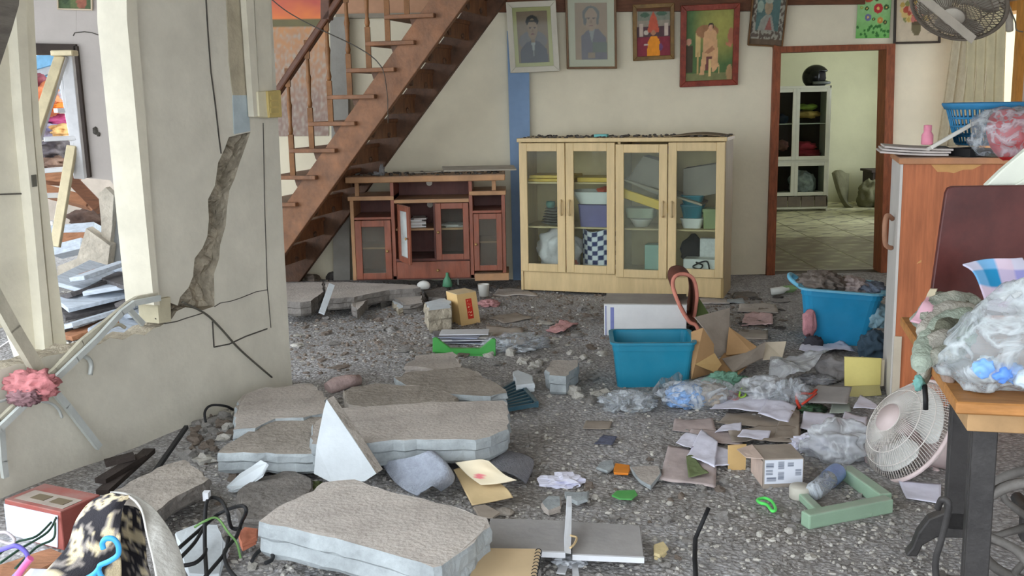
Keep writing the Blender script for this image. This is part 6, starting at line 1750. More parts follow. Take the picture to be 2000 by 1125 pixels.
for k, (a, c) in enumerate((((200, 962), (292, 880)), ((196, 940), (275, 892)), ((205, 905), (262, 890)))):
    b = MB(); b.bar(gnd(*a, 0.05 + 0.02 * k), gnd(*c, 0.06 + 0.02 * k), 0.05, 0.02); tag(b.build('burnt_stick', mat('burnt_dark_wood', (58, 50, 46), 0.9, 0.2, 9, 0.3)), ['dark stick at the foot of the broken wall, nearest', 'dark stick at the foot of the broken wall, middle', 'dark stick at the foot of the broken wall, farthest'][k], 'stick')
b = MB(); b.tube(smooth_path([gnd(402, 825, 0.06), gnd(400, 805, 0.1), gnd(412, 792, 0.12), gnd(440, 793, 0.1), gnd(455, 800, 0.06)], 6), 0.006, 6); tag(b.build('cable_loop', MATS['black_rubber']), 'black cable loop against the wall foot beside the stones', 'cable')
# ============================================================ blue totes
M_tote = mat('teal_blue_plastic', (18, 128, 158), 0.45, 0.08, 4, 0.04, dust=0.25, dustcol=(140, 168, 176))
M_tub = mat('bright_blue_plastic', (28, 140, 186), 0.45, 0.08, 4, 0.04, dust=0.3, dustcol=(130, 176, 196))
M_tubrim = mat('pale_blue_rim', (108, 178, 206), 0.45, 0.08, 6, 0.04)
def open_tote(parent, w0, d0, w1, d1, h, m, mr, rim=0.02, r=0.03):
    b = MB(); b.shell([(0, w0, d0, r), (h - 0.045, w1 - 0.01, d1 - 0.01, r), (h - 0.045, w1, d1, r), (h - 0.01, w1 + 0.005, d1 + 0.005, r), (h - 0.01, w1 - 0.02, d1 - 0.02, r), (0.008, w0 - 0.012, d0 - 0.012, r)], n=8, sm=False)
    lpart('body', parent, b, m)
    b = MB(); b.shell([(h - 0.012, w1 + 0.006, d1 + 0.006, r), (h - 0.012, w1 + 2 * rim, d1 + 2 * rim, r + rim), (h, w1 + 2 * rim, d1 + 2 * rim, r + rim), (h, w1 - 0.02, d1 - 0.02, r), (h - 0.012, w1 - 0.02, d1 - 0.02, r)], n=8, cap0=False, cap1=False)
    lpart('rim', parent, b, mr)
M1, W1 = stand((1206, 758), (1346, 756))
hT = at(1206, 668, M1.translation.y).z - M1.translation.z
t = mthing('blue_tote', 'empty teal blue plastic tote in front of the white carton', 'tote', M1 @ Matrix.Translation((W1 / 2, 0.14, 0)))
open_tote(t, W1, 0.26, W1 + 0.05, 0.32, hT, M_tote, M_tote, 0.012)
M2, W2 = stand((1566, 672), (1690, 680))
hU = at(1560, 565, M2.translation.y).z - M2.translation.z
M2b = M2 @ Matrix.Translation((W2 / 2 + 0.02, 0.2, 0)) @ Matrix.Rotation(radians(3), 4, 'Y')
t = mthing('blue_tub', 'large bright blue tub heaped with dusty clothes beside the doorway', 'tub', M2b)
open_tote(t, W2, 0.32, W2 + 0.10, 0.44, hU, M_tub, M_tubrim, 0.02, 0.06)
b = MB(); b.tube(smooth_path([V(-(W2 + 0.1) / 2 - 0.01, -0.08, hU - 0.02), V(-(W2 + 0.1) / 2 - 0.07, -0.05, hU + 0.02), V(-(W2 + 0.1) / 2 - 0.07, 0.05, hU + 0.03), V(-(W2 + 0.1) / 2 - 0.01, 0.08, hU - 0.01)], 5), 0.014, 7); lpart('handle', t, b, M_tubrim)
def in_tub(v): return M2b @ Vector(v)
for k, (c, r, col, lb) in enumerate((((-0.12, -0.02, hU), (0.12, 0.12, 0.06), (122, 112, 104), 'dusty brown garment heaped in the blue tub'), ((0.06, 0.02, hU - 0.01), (0.08, 0.1, 0.05), (176, 162, 158), 'pinkish grey garment in the middle of the blue tub'), ((0.17, 0.0, hU - 0.02), (0.08, 0.1, 0.045), (112, 122, 138), 'slate garment at the right of the blue tub'))):
    b = MB(); b.blob(in_tub(c), r, k + 4, 0.35, 2.5, 3, ridge=True); tag(b.build('garment', mat('garment_%d' % k, col, 0.95, 0.2, 14, 0.4)), lb, 'garment')
b = MB(); b.blob(in_tub((-0.17, -0.25, 0.14)), (0.035, 0.02, 0.07), 3, 0.35, 2, 2, ridge=True); tag(b.build('pink_rag', mat('rose_rag', (196, 140, 146), 0.9, 0.2, 10, 0.3)), 'rose rag hanging on the front of the blue tub', 'rag')
b = MB(); b.blob(in_tub((-0.14, -0.3, 0.03)), (0.05, 0.03, 0.04), 6, 0.4, 2, 2, ridge=True); tag(b.build('dark_rag', mat('dark_rag', (74, 72, 80), 0.9, 0.2, 10, 0.3)), 'dark rag below the rose rag at the blue tub', 'rag')
# bottles by the doorway
for k, (px, py, c, lb) in enumerate(((1505, 570, (214, 216, 210), 'white bottle lying left of the blue tub'), (1524, 566, (140, 172, 120), 'green bottle lying left of the blue tub'))):
    p = gnd(px, py, 0.03); b = MB(); b.lathe([(0.0, 0), (0.028, 0.002), (0.03, 0.09), (0.012, 0.12), (0.012, 0.14), (0, 0.142)], 12, M=Matrix.Translation(p) @ Matrix.Rotation(radians(82), 4, 'Y') @ Matrix.Rotation(0.3 * k, 4, 'X')); tag(b.build('bottle', mat('bottle_%d' % k, c, 0.35, 0.08, 6, 0)), lb, 'bottle')

# ============================================================ white carton, pink mat, opened carton
M3, W3 = stand((1180, 655), (1322, 655))
hW = at(1180, 594, M3.translation.y).z - M3.translation.z
t = mthing('white_carton', 'white carton with blue print and a painted shadow band behind the teal tote', 'carton', M3)
b = MB(); b.bx(0, W3 + 0.06, 0, 0.34, 0, hW); lpart('box_body', t, b, mat('white_card', (220, 220, 220), 0.7, 0.05, 5, 0.04, dust=0.0), 0.003)
b = MB(); b.bx(-0.002, W3 + 0.062, -0.002, 0.342, hW, hW + 0.006); lpart('dusty_lid', t, b, mat('dusty_lid_card', (164, 158, 150), 0.95, 0.08, 7, 0.1))
b = MB(); b.bx(0.04, 0.062, -0.002, 0, 0.0, hW - 0.02); b.bx(0.008, 0.014, -0.002, 0, 0.0, hW - 0.01); lpart('blue_shadow_print', t, b, mat('blue_violet_shadow_ink', (126, 132, 186), 0.7, 0.1, 9, 0))  # violet band paints the shadow at the left edge onto the card
M_pinkedge = mat('salmon_pink_foam', (214, 138, 120), 0.85, 0.1, 8, 0.2)
pk = gnd(1345, 655); Yp = pk.y - 0.05
t = thing('rolled_mat', 'brown mat with pink edge curled upright beside the white carton', 'mat', tuple(pk))
loop = [(1378, 700), (1362, 640), (1346, 628), (1328, 598), (1314, 560), (1318, 540), (1336, 535), (1354, 545), (1361, 575), (1358, 605), (1353, 632)]
L3 = smooth_path([at(x, y, Yp + 0.02 * i) for i, (x, y) in enumerate(loop)], 5)
b = MB(); b.grid(lambda u, v: L3[int(round(u * (len(L3) - 1)))] + V(0.02 * v, 0.34 * v, 0.0), len(L3) - 1, 4, thick=0.014); b.build('mat_sheet', mat('maroon_brown_felt', (112, 66, 54), 0.95, 0.16, 10, 0.3), t)
b = MB(); b.tube([p + V(0, -0.004, 0) for p in L3], 0.012, 7); b.build('pink_edge', M_pinkedge, t)
b = MB(); b.prism([at(x, y, Yp + 0.2) for x, y in ((1358, 570), (1388, 618), (1352, 632))], V(0, 0.02, 0)); tag(b.build('green_card', mat('dark_olive_green', (86, 98, 54), 0.8, 0.1, 6, 0.05)), 'dark green card behind the curled mat', 'card')
# opened carton: walls and flaps
t = thing('open_carton', 'torn open brown carton between the teal tote and the blue tub', 'carton', tuple(gnd(1400, 725)))
def cplate(name, px, Ys, m=M_carddust, th=0.006):
    pts = [at(x, y, Y) for (x, y), Y in zip(px, Ys)]
    b = MB(); b.add(pts, [tuple(range(len(pts)))]); o = b.build(name, m, t); o.modifiers.new('solid', 'SOLIDIFY').thickness = th
Yb = gnd(1400, 725).y
cplate('side_wall', [(1350, 648), (1372, 640), (1393, 672), (1392, 728), (1350, 740)], [Yb - 0.25, Yb - 0.25, Yb - 0.2, Yb - 0.2, Yb - 0.3], M_card)
cplate('back_wall', [(1356, 620), (1424, 602), (1426, 640), (1420, 692), (1394, 700), (1380, 650)], [Yb + 0.15, Yb + 0.35, Yb + 0.3, Yb + 0.1, Yb + 0.05, Yb + 0.1])
cplate('flap', [(1424, 640), (1478, 678), (1470, 690), (1418, 695)], [Yb + 0.2, Yb + 0.05, Yb, Yb + 0.05], M_card)
cplate('flap', [(1410, 702), (1458, 690), (1496, 668), (1490, 700), (1432, 728)], [Yb, Yb, Yb + 0.1, Yb, Yb - 0.2], M_carddust)
cplate('flap', [(1496, 670), (1536, 668), (1528, 700), (1490, 704)], [Yb + 0.15, Yb + 0.1, Yb, Yb], mat('pale_card', (196, 184, 164), 0.9, 0.08, 6, 0.05))
cplate('floor_flap', [(1388, 722), (1416, 690), (1480, 695), (1440, 735)], [Yb - 0.15, Yb + 0.1, Yb + 0.1, Yb - 0.22], M_card)
cplate('upright_flap', [(1356, 712), (1394, 690), (1408, 712), (1396, 728)], [Yb - 0.3, Yb - 0.2, Yb - 0.18, Yb - 0.25], M_cardlite)
sheet('pink_cloth', 'pale pink cloth before the doorway, between cabinet and blue tub', 'cloth', [(1448, 638), (1510, 640), (1508, 620), (1455, 618)], mat('pale_pink_cloth', (202, 172, 170), 0.9, 0.12, 10, 0.3), amp=0.03, freq=12, thick=0.004)
for k, (q, lb, m) in enumerate((([(1362, 592), (1425, 594), (1420, 584), (1366, 582)], 'flat grey board at the right foot of the pale cabinet', M_conc), ([(1420, 592), (1455, 592), (1450, 584), (1420, 584)], 'short pale board at the right foot of the pale cabinet', M_concside), ([(1440, 610), (1520, 612), (1515, 596), (1445, 595)], 'wide grey board before the doorway', M_conc), ([(1430, 582), (1480, 580), (1475, 570), (1435, 570)], 'dark flat piece beside the pale cabinet foot', M_concdark), ([(1440, 660), (1500, 664), (1500, 645), (1445, 645)], 'dusty brown sheet behind the opened carton flaps', M_carddust))):
    sheet('flat_board', lb, 'board', q, m, amp=0.012, thick=0.008, seed=k)

# ============================================================ bags, cloths and paper in the middle right
lump('plastic_bag', 'clear plastic bag collapsed in front of the teal tote', 'bag', 1228, 806, 86, 56, M_film, 12, 0.4, 1.9, 4, True, 0.8)
sheet('plastic_film', 'thin clear film trailing from the teal tote corner', 'film', [(1262, 790), (1330, 770), (1335, 730), (1290, 745)], M_film, amp=0.03, freq=9, lift=(0, 0, 0.05, 0.08))
p = gnd(1352, 802); s = sc(p)
t = thing('lace_bag', 'clear bag holding a blue lace cloth right of the teal tote', 'bag', tuple(p))
b = MB(); b.blob(p + V(-0.02, 0.07, 0.05), (0.085, 0.07, 0.055), 5, 0.3, 3, 3, floor=-0.045, ridge=True); b.build('lace_cloth', mat('blue_lace', (142, 178, 226), 0.9, 0.16, 40, 0.6, 90), t)
b = MB(); b.blob(p + V(0.10, 0.10, 0.05), (0.075, 0.08, 0.05), 9, 0.3, 3, 3, floor=-0.04, ridge=True); b.build('tan_cloth', mat('tan_grey_cloth', (172, 162, 150), 0.9, 0.15, 20, 0.4), t)
b = MB(); b.blob(p + V(0.035, 0.085, 0.055), (0.18, 0.10, 0.075), 3, 0.2, 2.5, 3, floor=-0.055); b.build('clear_bag', M_film, t)
t = thing('green_netting', 'green netting with a lime cord beside the blue lace bag', 'netting', tuple(gnd(1425, 775)))
p = gnd(1425, 775)
b = MB(); b.blob(p + V(0, 0.09, 0.04), (0.09, 0.07, 0.05), 4, 0.4, 3, 3, floor=-0.04, ridge=True); b.build('net_bundle', mat('sea_green_net', (122, 168, 146), 0.85, 0.25, 20, 0.5), t)
b = MB(); b.tube(smooth_path([gnd(1440, 745, 0.05), gnd(1452, 755, 0.05), gnd(1456, 772, 0.04), gnd(1444, 776, 0.03), gnd(1448, 760, 0.06), gnd(1458, 748, 0.06)], 6), 0.005, 6); b.build('cord', mat('lime_cord', (164, 210, 80), 0.5, 0.1, 6, 0), t)
lump('grey_bag', 'dusty grey cloth bag left of the yellow notebook', 'bag', 1634, 745, 70, 66, mat('dusty_grey_bag', (156, 152, 152), 0.9, 0.14, 10, 0.3), 8, 0.3, 2.2, 3)
sheet('plastic_sheet', 'large milky plastic sheet draped over the debris before the blue tub', 'sheet', [(1500, 760), (1570, 745), (1620, 690), (1505, 705)], M_filmw, amp=0.05, freq=6, lift=(0.02, 0.05, 0.12, 0.08), n=18)
sheet('plastic_sheet', 'white crumpled film under the front of the blue tub', 'sheet', [(1560, 690), (1670, 694), (1650, 672), (1570, 676)], M_lilac, amp=0.03, freq=9, n=14)
lump('plastic_bag', 'grey film bag between the netting and the plastic sheet', 'bag', 1500, 790, 90, 70, M_filmw, 15, 0.38, 1.7, 4, True)
lump('plastic_bag', 'tall crinkled clear bag right of the grey film bag', 'bag', 1550, 800, 60, 70, M_film, 18, 0.4, 1.8, 4, True)
lump('striped_cloth', 'black and white striped cloth behind the grey card', 'cloth', 1600, 752, 60, 30, mat('striped_grey_cloth', (120, 120, 124), 0.9, 0.4, 30, 0.4, col2=(180, 180, 184)), 21, 0.4, 3, 3, True)
# yellow notebook
pA, pB = gnd(1652, 768), gnd(1718, 770)
t = thing('yellow_notebook', 'thick yellow notebook standing open before the wardrobe', 'notebook', tuple((pA + pB) / 2))
Yn = pA.y
b = MB(); b.prism([at(1650, 697, Yn + 0.03), at(1722, 700, Yn + 0.03), at(1720, 752, Yn), at(1650, 755, Yn)], V(0, 0.012, 0)); b.build('cover', mat('pale_yellow_card', (222, 208, 128), 0.7, 0.06, 5, 0.05, dust=0.2), t, bevel=0.002)
b = MB(); b.prism([at(1654, 701, Yn + 0.045), at(1728, 703, Yn + 0.045), at(1726, 754, Yn + 0.015), at(1654, 757, Yn + 0.015)], V(0.004, 0.03, 0)); b.build('pages', M_cream, t)
b = MB(); b.prism([at(1654, 755, Yn), at(1718, 752, Yn), at(1722, 772, Yn - 0.05), at(1660, 776, Yn - 0.05)], V(0, 0.012, 0)); b.build('lower_flap', mat('olive_cream_card', (178, 168, 116), 0.8, 0.06, 5, 0.05), t)
lump('pale_blue_bag', 'pale blue film bag between the blue tub and the wardrobe', 'bag', 1716, 640, 44, 56, mat('pale_blue_film', (150, 186, 200), 0.4, 0.15, 8, 0.4, trans=0.1), 25, 0.35, 2, 3, True, dz=0.12)
lump('dark_blue_bag', 'dark blue bag wedged under the pale blue film bag', 'bag', 1712, 700, 50, 66, mat('dark_slate_cloth', (70, 90, 106), 0.85, 0.2, 8, 0.3), 26, 0.35, 2, 3, True)
# cards and papers
PAP = [([(1386, 806), (1500, 808), (1503, 776), (1398, 790)], M_lilac, 'large lilac-white paper in front of the blue lace bag', 0.02, 0.02), ([(1400, 830), (1560, 845), (1562, 800), (1420, 808)], M_carddust, 'wide dusty brown paper under the lilac-white one', 0.006, 0.012), ([(1313, 842), (1398, 845), (1392, 820), (1318, 822)], M_pinkpaper, 'dusty pink paper at the left of the paper litter', 0.008, 0.012), ([(1396, 848), (1448, 842), (1448, 828), (1410, 836)], M_lilac, 'small torn white paper on the brown paper', 0.018, 0.012),
       ([(1288, 940), (1398, 954), (1400, 890), (1305, 872)], M_pinkpaper, 'large dusty pink sheet nearest the small parcel', 0.008, 0.01), ([(1342, 892), (1396, 918), (1402, 868), (1370, 842)], M_lilac, 'white paper lying on the large dusty pink sheet', 0.022, 0.012), ([(1396, 914), (1424, 912), (1424, 878), (1398, 872)], M_lilac, 'white paper at the left flap of the small parcel', 0.016, 0.008), ([(1430, 868), (1560, 870), (1565, 838), (1420, 842)], M_carddust, 'crumpled brown paper behind the small parcel', 0.012, 0.02),
       ([(1340, 860), (1450, 872), (1450, 846), (1350, 842)], M_pinkpaper, 'grubby pink paper in the middle of the paper litter', 0.010, 0.012), ([(1562, 842), (1620, 850), (1632, 812), (1570, 808)], M_lilac, 'white sheet left of the fan bag', 0.012, 0.012), ([(1666, 800), (1716, 800), (1712, 790), (1680, 772)], M_lilac, 'white paper sheet peeking out behind the fan', 0.05, 0.008), ([(1770, 975), (1838, 985), (1838, 948), (1755, 942)], M_lilac, 'white paper under the fan', 0.006, 0.006), ([(1510, 860), (1560, 862), (1562, 812), (1530, 800)], M_carddust, 'folded brown paper behind the white sheet', 0.02, 0.02)]
PAP += [([(1480, 812), (1540, 826), (1556, 796), (1500, 786)], M_lilac, 'white paper sloping beside the tall crinkled bag', 0.03, 0.02), ([(1440, 858), (1500, 862), (1506, 846), (1450, 842)], M_lilac, 'slim white paper on the crumpled brown paper', 0.03, 0.012),
        ([(1320, 868), (1350, 880), (1372, 856), (1340, 848)], M_lilac, 'white torn corner above the large dusty pink sheet', 0.02, 0.012), ([(1600, 860), (1650, 872), (1668, 838), (1620, 826)], M_filmw, 'milky film between white sheet and fan', 0.04, 0.03),
        ([(1380, 770), (1440, 786), (1452, 766), (1400, 756)], mat('rose_paper', (206, 160, 166), 0.85, 0.1, 8, 0.1), 'rose paper peeking from under the blue lace bag', 0.03, 0.01), ([(1640, 836), (1690, 846), (1694, 816), (1650, 806)], M_lilac, 'white sheet leaning at the fan edge', 0.05, 0.015)]
for k, (q, m, lb, dz, am) in enumerate(PAP):
    sheet('paper_sheet', lb, 'paper', q, m, dz=dz, amp=am, seed=k * 3, n=14)
lump('crumpled_paper', 'crumpled lilac paper ball right of the small parcel', 'paper', 1590, 884, 64, 44, M_lilac, 9, 0.5, 2.2, 2, True, 0.7, sm=False)
sheet('green_scrap', 'olive green scrap on the large dusty pink sheet', 'scrap', [(1345, 935), (1384, 928), (1352, 893), (1340, 896)], mat('olive_scrap', (110, 122, 84), 0.9, 0.1, 8, 0.2), dz=0.018, amp=0.012)
sheet('grey_card', 'grey card sheet left of the yellow notebook foot', 'card', [(1560, 785), (1655, 790), (1664, 756), (1598, 752)], mat('grey_card', (150, 146, 144), 0.9, 0.08, 6, 0.05), dz=0.05, amp=0.006, lift=(0, 0.01, 0.04, 0.03))
sheet('grey_card', 'pale green-grey card beside the red hanger', 'card', [(1620, 808), (1662, 806), (1660, 790), (1625, 790)], mat('pale_green_card', (170, 180, 170), 0.9, 0.08, 6, 0.05), dz=0.03, amp=0.006)
b = MB(); b.tube(smooth_path([gnd(1562, 798, 0.02), gnd(1556, 780, 0.05), gnd(1560, 768, 0.07), gnd(1585, 770, 0.07), gnd(1594, 762, 0.08), gnd(1590, 775, 0.05)], 5), 0.008, 7); b.tube(smooth_path([gnd(1566, 790, 0.05), gnd(1580, 780, 0.07), gnd(1594, 768, 0.08)], 5), 0.006, 6); tag(b.build('red_hanger', mat('red_plastic', (204, 70, 52), 0.4, 0.08, 6, 0)), 'red plastic hanger lying before the grey card', 'hanger')
lump('green_toy', 'green and black bundle under the red hanger', 'bundle', 1588, 808, 50, 24, mat('green_black_bundle', (84, 128, 86), 0.8, 0.4, 16, 0.3, col2=(52, 52, 56)), 31, 0.4, 3, 3, True)
lump('fan_bag', 'big clear plastic bag slumped against the fan', 'bag', 1650, 905, 120, 108, M_filmw, 33, 0.3, 1.4, 4, True, 0.8)
lump('small_cup', 'dusty upturned cup in the middle of the plastic bags', 'cup', 1512, 792, 22, 24, mat('dusty_white_cup', (188, 186, 180), 0.7, 0.08, 6, 0), 2, 0.03, 1, 2)

# ============================================================ small parcel, jar lid, bottle, green frame
M5, W5 = stand((1490, 955), (1569, 950))
hP = at(1490, 897, M5.translation.y).z - M5.translation.z
t = mthing('parcel', 'small brown parcel with a white label on the near floor', 'parcel', M5)
b = MB(); b.bx(0, W5, 0, 0.17, 0, hP); lpart('box_body', t, b, M_carddust, 0.002)
def lab(u, v):
    c = lin((216, 220, 230))
    for (x0, x1, y0, y1) in ((0.04, 0.24, 0.66, 0.86), (0.04, 0.22, 0.36, 0.60), (0.05, 0.30, 0.08, 0.30), (0.36, 0.52, 0.62, 0.94), (0.36, 0.52, 0.16, 0.52), (0.60, 0.76, 0.70, 0.90), (0.80, 0.96, 0.30, 0.60)):
        if x0 < u < x1 and y0 < v < y1:
            c = lin((96, 104, 122)) if int(v * 44) % 2 else lin((196, 200, 210))
    return c
b = MB(); print_grid(b, V(0.03 * W5, -0.0015, 0.02), V(0.97 * W5, -0.0015, 0.02), V(0.03 * W5, -0.0015, hP - 0.004), lab, 44, 40); lpart('white_label', t, b, printed('label_print', 0.5))
b = MB(); b.prism([V(0, 0.0, hP), V(-0.055, 0.05, hP - 0.01), V(-0.07, 0.13, hP - 0.005), V(0, 0.17, hP)], V(0, 0, 0.003)); b.prism([V(-0.002, 0.002, 0.01), V(-0.002, 0.168, 0.01), V(-0.002, 0.168, hP - 0.01), V(-0.002, 0.002, hP - 0.01)], V(-0.001, 0, 0)); lpart('side_flap', t, b, mat('pinkish_card', (196, 176, 164), 0.8, 0.1, 8, 0.05))
pf = [gnd(1422, 918), gnd(1455, 920)]
b = MB(); b.prism([at(1422, 870, pf[0].y), at(1458, 868, pf[0].y), at(1456, 922, pf[0].y), at(1422, 919, pf[0].y)], V(0.0, 0.006, 0)); tag(b.build('card_flap', M_cardlite), 'tan card flap standing left of the small parcel', 'card')
p = gnd(1563, 972); s = sc(p)
b = MB(); b.lathe([(0.039, 0), (0.042, 0.004), (0.042, 0.042), (0.038, 0.048), (0.0, 0.048)], 24, M=Matrix.Translation(p)); tag(b.build('jar_lid', mat('cream_grey_plastic', (190, 186, 174), 0.6, 0.06, 8, 0.03)), 'cream round jar lid beside the small parcel', 'jar lid')
p0, p1 = gnd(1588, 962, 0.038), gnd(1652, 908, 0.042)
dB = (p1 - p0); LB = dB.length
MBt = Matrix.Translation(p0) @ dB.to_track_quat('Z', 'Y').to_matrix().to_4x4()
t = thing('water_bottle', 'clear plastic water bottle with a blue label lying by the parcel', 'bottle', tuple(p0 - V(0, 0, 0.035)))
b = MB(); b.lathe([(0.0, 0), (0.03, 0.0), (0.036, 0.015), (0.034, LB * 0.2), (0.036, LB * 0.3), (0.034, LB * 0.45), (0.036, LB * 0.75), (0.015, LB * 0.95), (0.014, LB)], 16, M=MBt, cap=False); b.build('bottle_body', film('clear_bottle_plastic', (200, 208, 216), 0.72, 0.35, 14, 0.12), t)
b = MB(); b.lathe([(0.0365, LB * 0.45), (0.0372, LB * 0.5), (0.0372, LB * 0.68), (0.0365, LB * 0.72)], 16, M=MBt, cap=False); b.build('blue_label', mat('blue_grey_label', (132, 152, 196), 0.4, 0.2, 12, 0), t)
M_gframe = mat('pale_green_plastic_frame', (146, 176, 150), 0.5, 0.08, 6, 0.04, dust=0.45, dustcol=(168, 166, 158))
t = thing('broken_tray', 'pale green plastic tray rim filled with rubble on the near floor', 'tray', tuple(gnd(1640, 1005)))
def fbar(a, c, w, h, nm='side_bar'):
    b = MB(); b.bar(gnd(*a, h / 2), gnd(*c, h / 2), w, h); b.build(nm, M_gframe, t, bevel=0.006, seg=2)
fbar((1572, 1016), (1736, 984), 0.05, 0.055); fbar((1730, 978), (1652, 922), 0.05, 0.055); fbar((1560, 962), (1606, 1006), 0.035, 0.03)
fbar((1580, 1024), (1700, 1002), 0.03, 0.02, 'lower_lip')
b = MB(); b.tube(smooth_path([gnd(1480, 976, 0.02), gnd(1494, 973, 0.02), gnd(1508, 980, 0.02), gnd(1515, 994, 0.02), gnd(1508, 998, 0.02), gnd(1498, 986, 0.02), gnd(1484, 982, 0.02)], 5, True), 0.006, 7, closed=True); tag(b.build('green_ring', mat('neon_green_plastic', (96, 226, 106), 0.4, 0.05, 6, 0)), 'neon green plastic ring on the near floor', 'ring')

# ============================================================ floor fan
M_pinkfan = mat('pink_fan_plastic', (212, 194, 192), 0.45, 0.06, 6, 0.03)
M_wire = mat('white_fan_wire', (216, 210, 204), 0.45, 0.05, 6, 0)
Yf = 4.0
cF = at(1774, 841, Yf)
MFn = axis_matrix(cF, (-0.80, -0.16, 0.55))
RF = 0.222
t = thing('floor_fan', 'white and pink fan fallen over against the wardrobe', 'fan', tuple(gnd(1760, 935)))
b = grille(MB(), MFn, RF, 0.11, 104, [0.75, 0.5, 0.03], 0.0015, hub=0.055, curve=0.5); b.build('front_guard', M_wire, t)
b = grille(MB(), MFn @ Matrix.Rotation(pi, 4, 'X'), RF, 0.09, 56, [0.7, 0.4], 0.0017, hub=0.07, curve=0.5); b.build('rear_guard', M_wire, t)
b = MB(); b.tube([MFn @ Vector((RF * cos(2 * pi * k / 48), RF * sin(2 * pi * k / 48), 0)) for k in range(48)], 0.009, 7, closed=True); b.build('guard_ring', M_pinkfan, t)
b = MB(); b.lathe([(0.06, 0.105), (0.058, 0.117), (0.0, 0.123)], 22, M=MFn, cap=False); b.build('badge', M_pinkfan, t)
for k in range(3):
    b = fan_blade(MB(), MFn, 2 * pi * k / 3 + 0.9, 0.03, 0.19, 1.5); b.build('blade', mat('clear_white_blade', (222, 222, 218), 0.3, 0.04, 5, 0), t)
b = MB(); b.lathe([(0.03, -0.02), (0.03, 0.05), (0.02, 0.06)], 16, M=MFn); b.build('hub', M_pinkfan, t)
b = MB(); b.lathe([(0.02, -0.24), (0.06, -0.22), (0.075, -0.15), (0.08, -0.09), (0.06, -0.085)], 20, M=MFn); b.build('motor_housing', M_pinkfan, t)
b = MB(); b.tube([MFn @ Vector((0, 0, -0.17)), at(1830, 915, Yf + 0.12), at(1848, 930, Yf + 0.14)], [0.035, 0.03, 0.05], 12); b.build('neck', M_pinkfan, t)
b = MB(); b.box(at(1835, 925, Yf + 0.1), (0.24, 0.2, 0.06), (0.2, 0.5, 0.3)); b.build('control_base', M_pinkfan, t, bevel=0.012, seg=2)

# ============================================================ wardrobe at the right
M_wardwood = mat('orange_brown_wood_veneer', (176, 104, 66), 0.5, 0.2, 5, 0.06, 40, stretch=(7, 7, 0.5))
M_wardwhite = mat('grey_white_lacquer', (200, 196, 190), 0.6, 0.05, 5, 0.04)
pW = on(1742, 790, 0.0)
ytop = at(1757, 308, pW.y).z
yawW = radians(-15.5)
MW = Matrix.Translation(pW) @ Matrix.Rotation(yawW, 4, 'Z')
t = mthing('wardrobe', 'low orange-brown wooden wardrobe with a grey-white door edge at the right', 'wardrobe', MW)
b = MB(); b.bx(0.0, 0.75, 0, 0.5, 0, ytop - 0.03); lpart('carcass', t, b, M_wardwood, 0.002)
b = MB(); b.bx(-0.02, 0.77, -0.02, 0.52, ytop - 0.03, ytop); lpart('top_board', t, b, mat('edge_wood', (186, 128, 86), 0.6, 0.16, 6, 0.05, dust=0.6), 0.003)
b = MB(); b.bx(-0.012, 0.0, 0.0, 0.5, 0.0, ytop - 0.03); lpart('side_door', t, b, M_wardwhite)
b = MB(); b.bx(-0.004, 0.03, -0.01, 0.0, 0.02, 0.34); lpart('corner_batten', t, b, MATS['pale_card'])
b = MB(); b.prism([V(x, -0.0015, z) for x, z in ((0.12, ytop - 0.032), (0.34, ytop - 0.032), (0.30, ytop - 0.055), (0.26, ytop - 0.056), (0.22, ytop - 0.072), (0.19, ytop - 0.066), (0.15, ytop - 0.066))], V(0, 0.001, 0)); b.prism([V(x, -0.0015, z) for x, z in ((0.085, 0.70), (0.10, 0.712), (0.10, 0.70), (0.08, 0.692))], V(0, 0.001, 0)); lpart('chipped_veneer', t, b, mat('bare_chipboard', (196, 150, 96), 0.9, 0.1, 9, 0.1))
b = MB(); b.tube(smooth_path([V(-0.02, 0.2, 0.88), V(-0.05, 0.16, 0.90), V(-0.06, 0.13, 0.84), V(-0.05, 0.15, 0.76), V(-0.02, 0.18, 0.74)], 6), 0.012, 7); lpart('strap_handle', t, b, mat('tan_strap', (176, 130, 104), 0.7, 0.1, 6, 0.05))
def wd(x, y, z=0.0): return MW @ Vector((x, y, ytop + z))
# things on the wardrobe
b = MB(); b.lathe([(0.024, 0), (0.027, 0.004), (0.026, 0.045), (0.016, 0.062), (0.018, 0.064), (0.018, 0.09), (0, 0.092)], 16, M=Matrix.Translation(wd(0.105, 0.06, 0.056)))
tag(b.build('pink_bottle', mat('pink_bottle', (226, 142, 164), 0.4, 0.08, 8, 0)), 'small pink bottle standing on the wardrobe', 'bottle')
q0, q1 = at(1794, 303, pW.y - 0.02), at(1908, 238, pW.y + 0.02)
q0, q1 = q0 + V(0.06, 0.13, 0), q1 + V(0.06, 0.13, 0)
b = MB(); b.bar(q0, q1, 0.26, 0.018, V(0.42, 1, -0.03).cross(q1 - q0)); tag(b.build('white_board', M_white, bevel=0.003), 'white board propped up sloping on the wardrobe', 'board')
for k in range(3):
    b = MB(); b.grid(lambda u, v: wd(-0.10 + 0.30 * u + 0.01 * k, 0.05 + 0.3 * v, 0.012 + 0.012 * k + 0.015 * (1 - u) ** 2), 8, 6, thick=0.008); tag(b.build('magazine', M_paperd), ['grey magazine overhanging the wardrobe edge, lowest', 'grey magazine overhanging the wardrobe edge, middle', 'grey magazine overhanging the wardrobe edge, top'][k], 'magazine')
b = MB(); b.box(wd(0.30, 0.1, 0.02), (0.14, 0.16, 0.035), (0, 0, 0.3)); tag(b.build('black_box', MATS['black_rubber']), 'flat black box under the sloping white board', 'box')
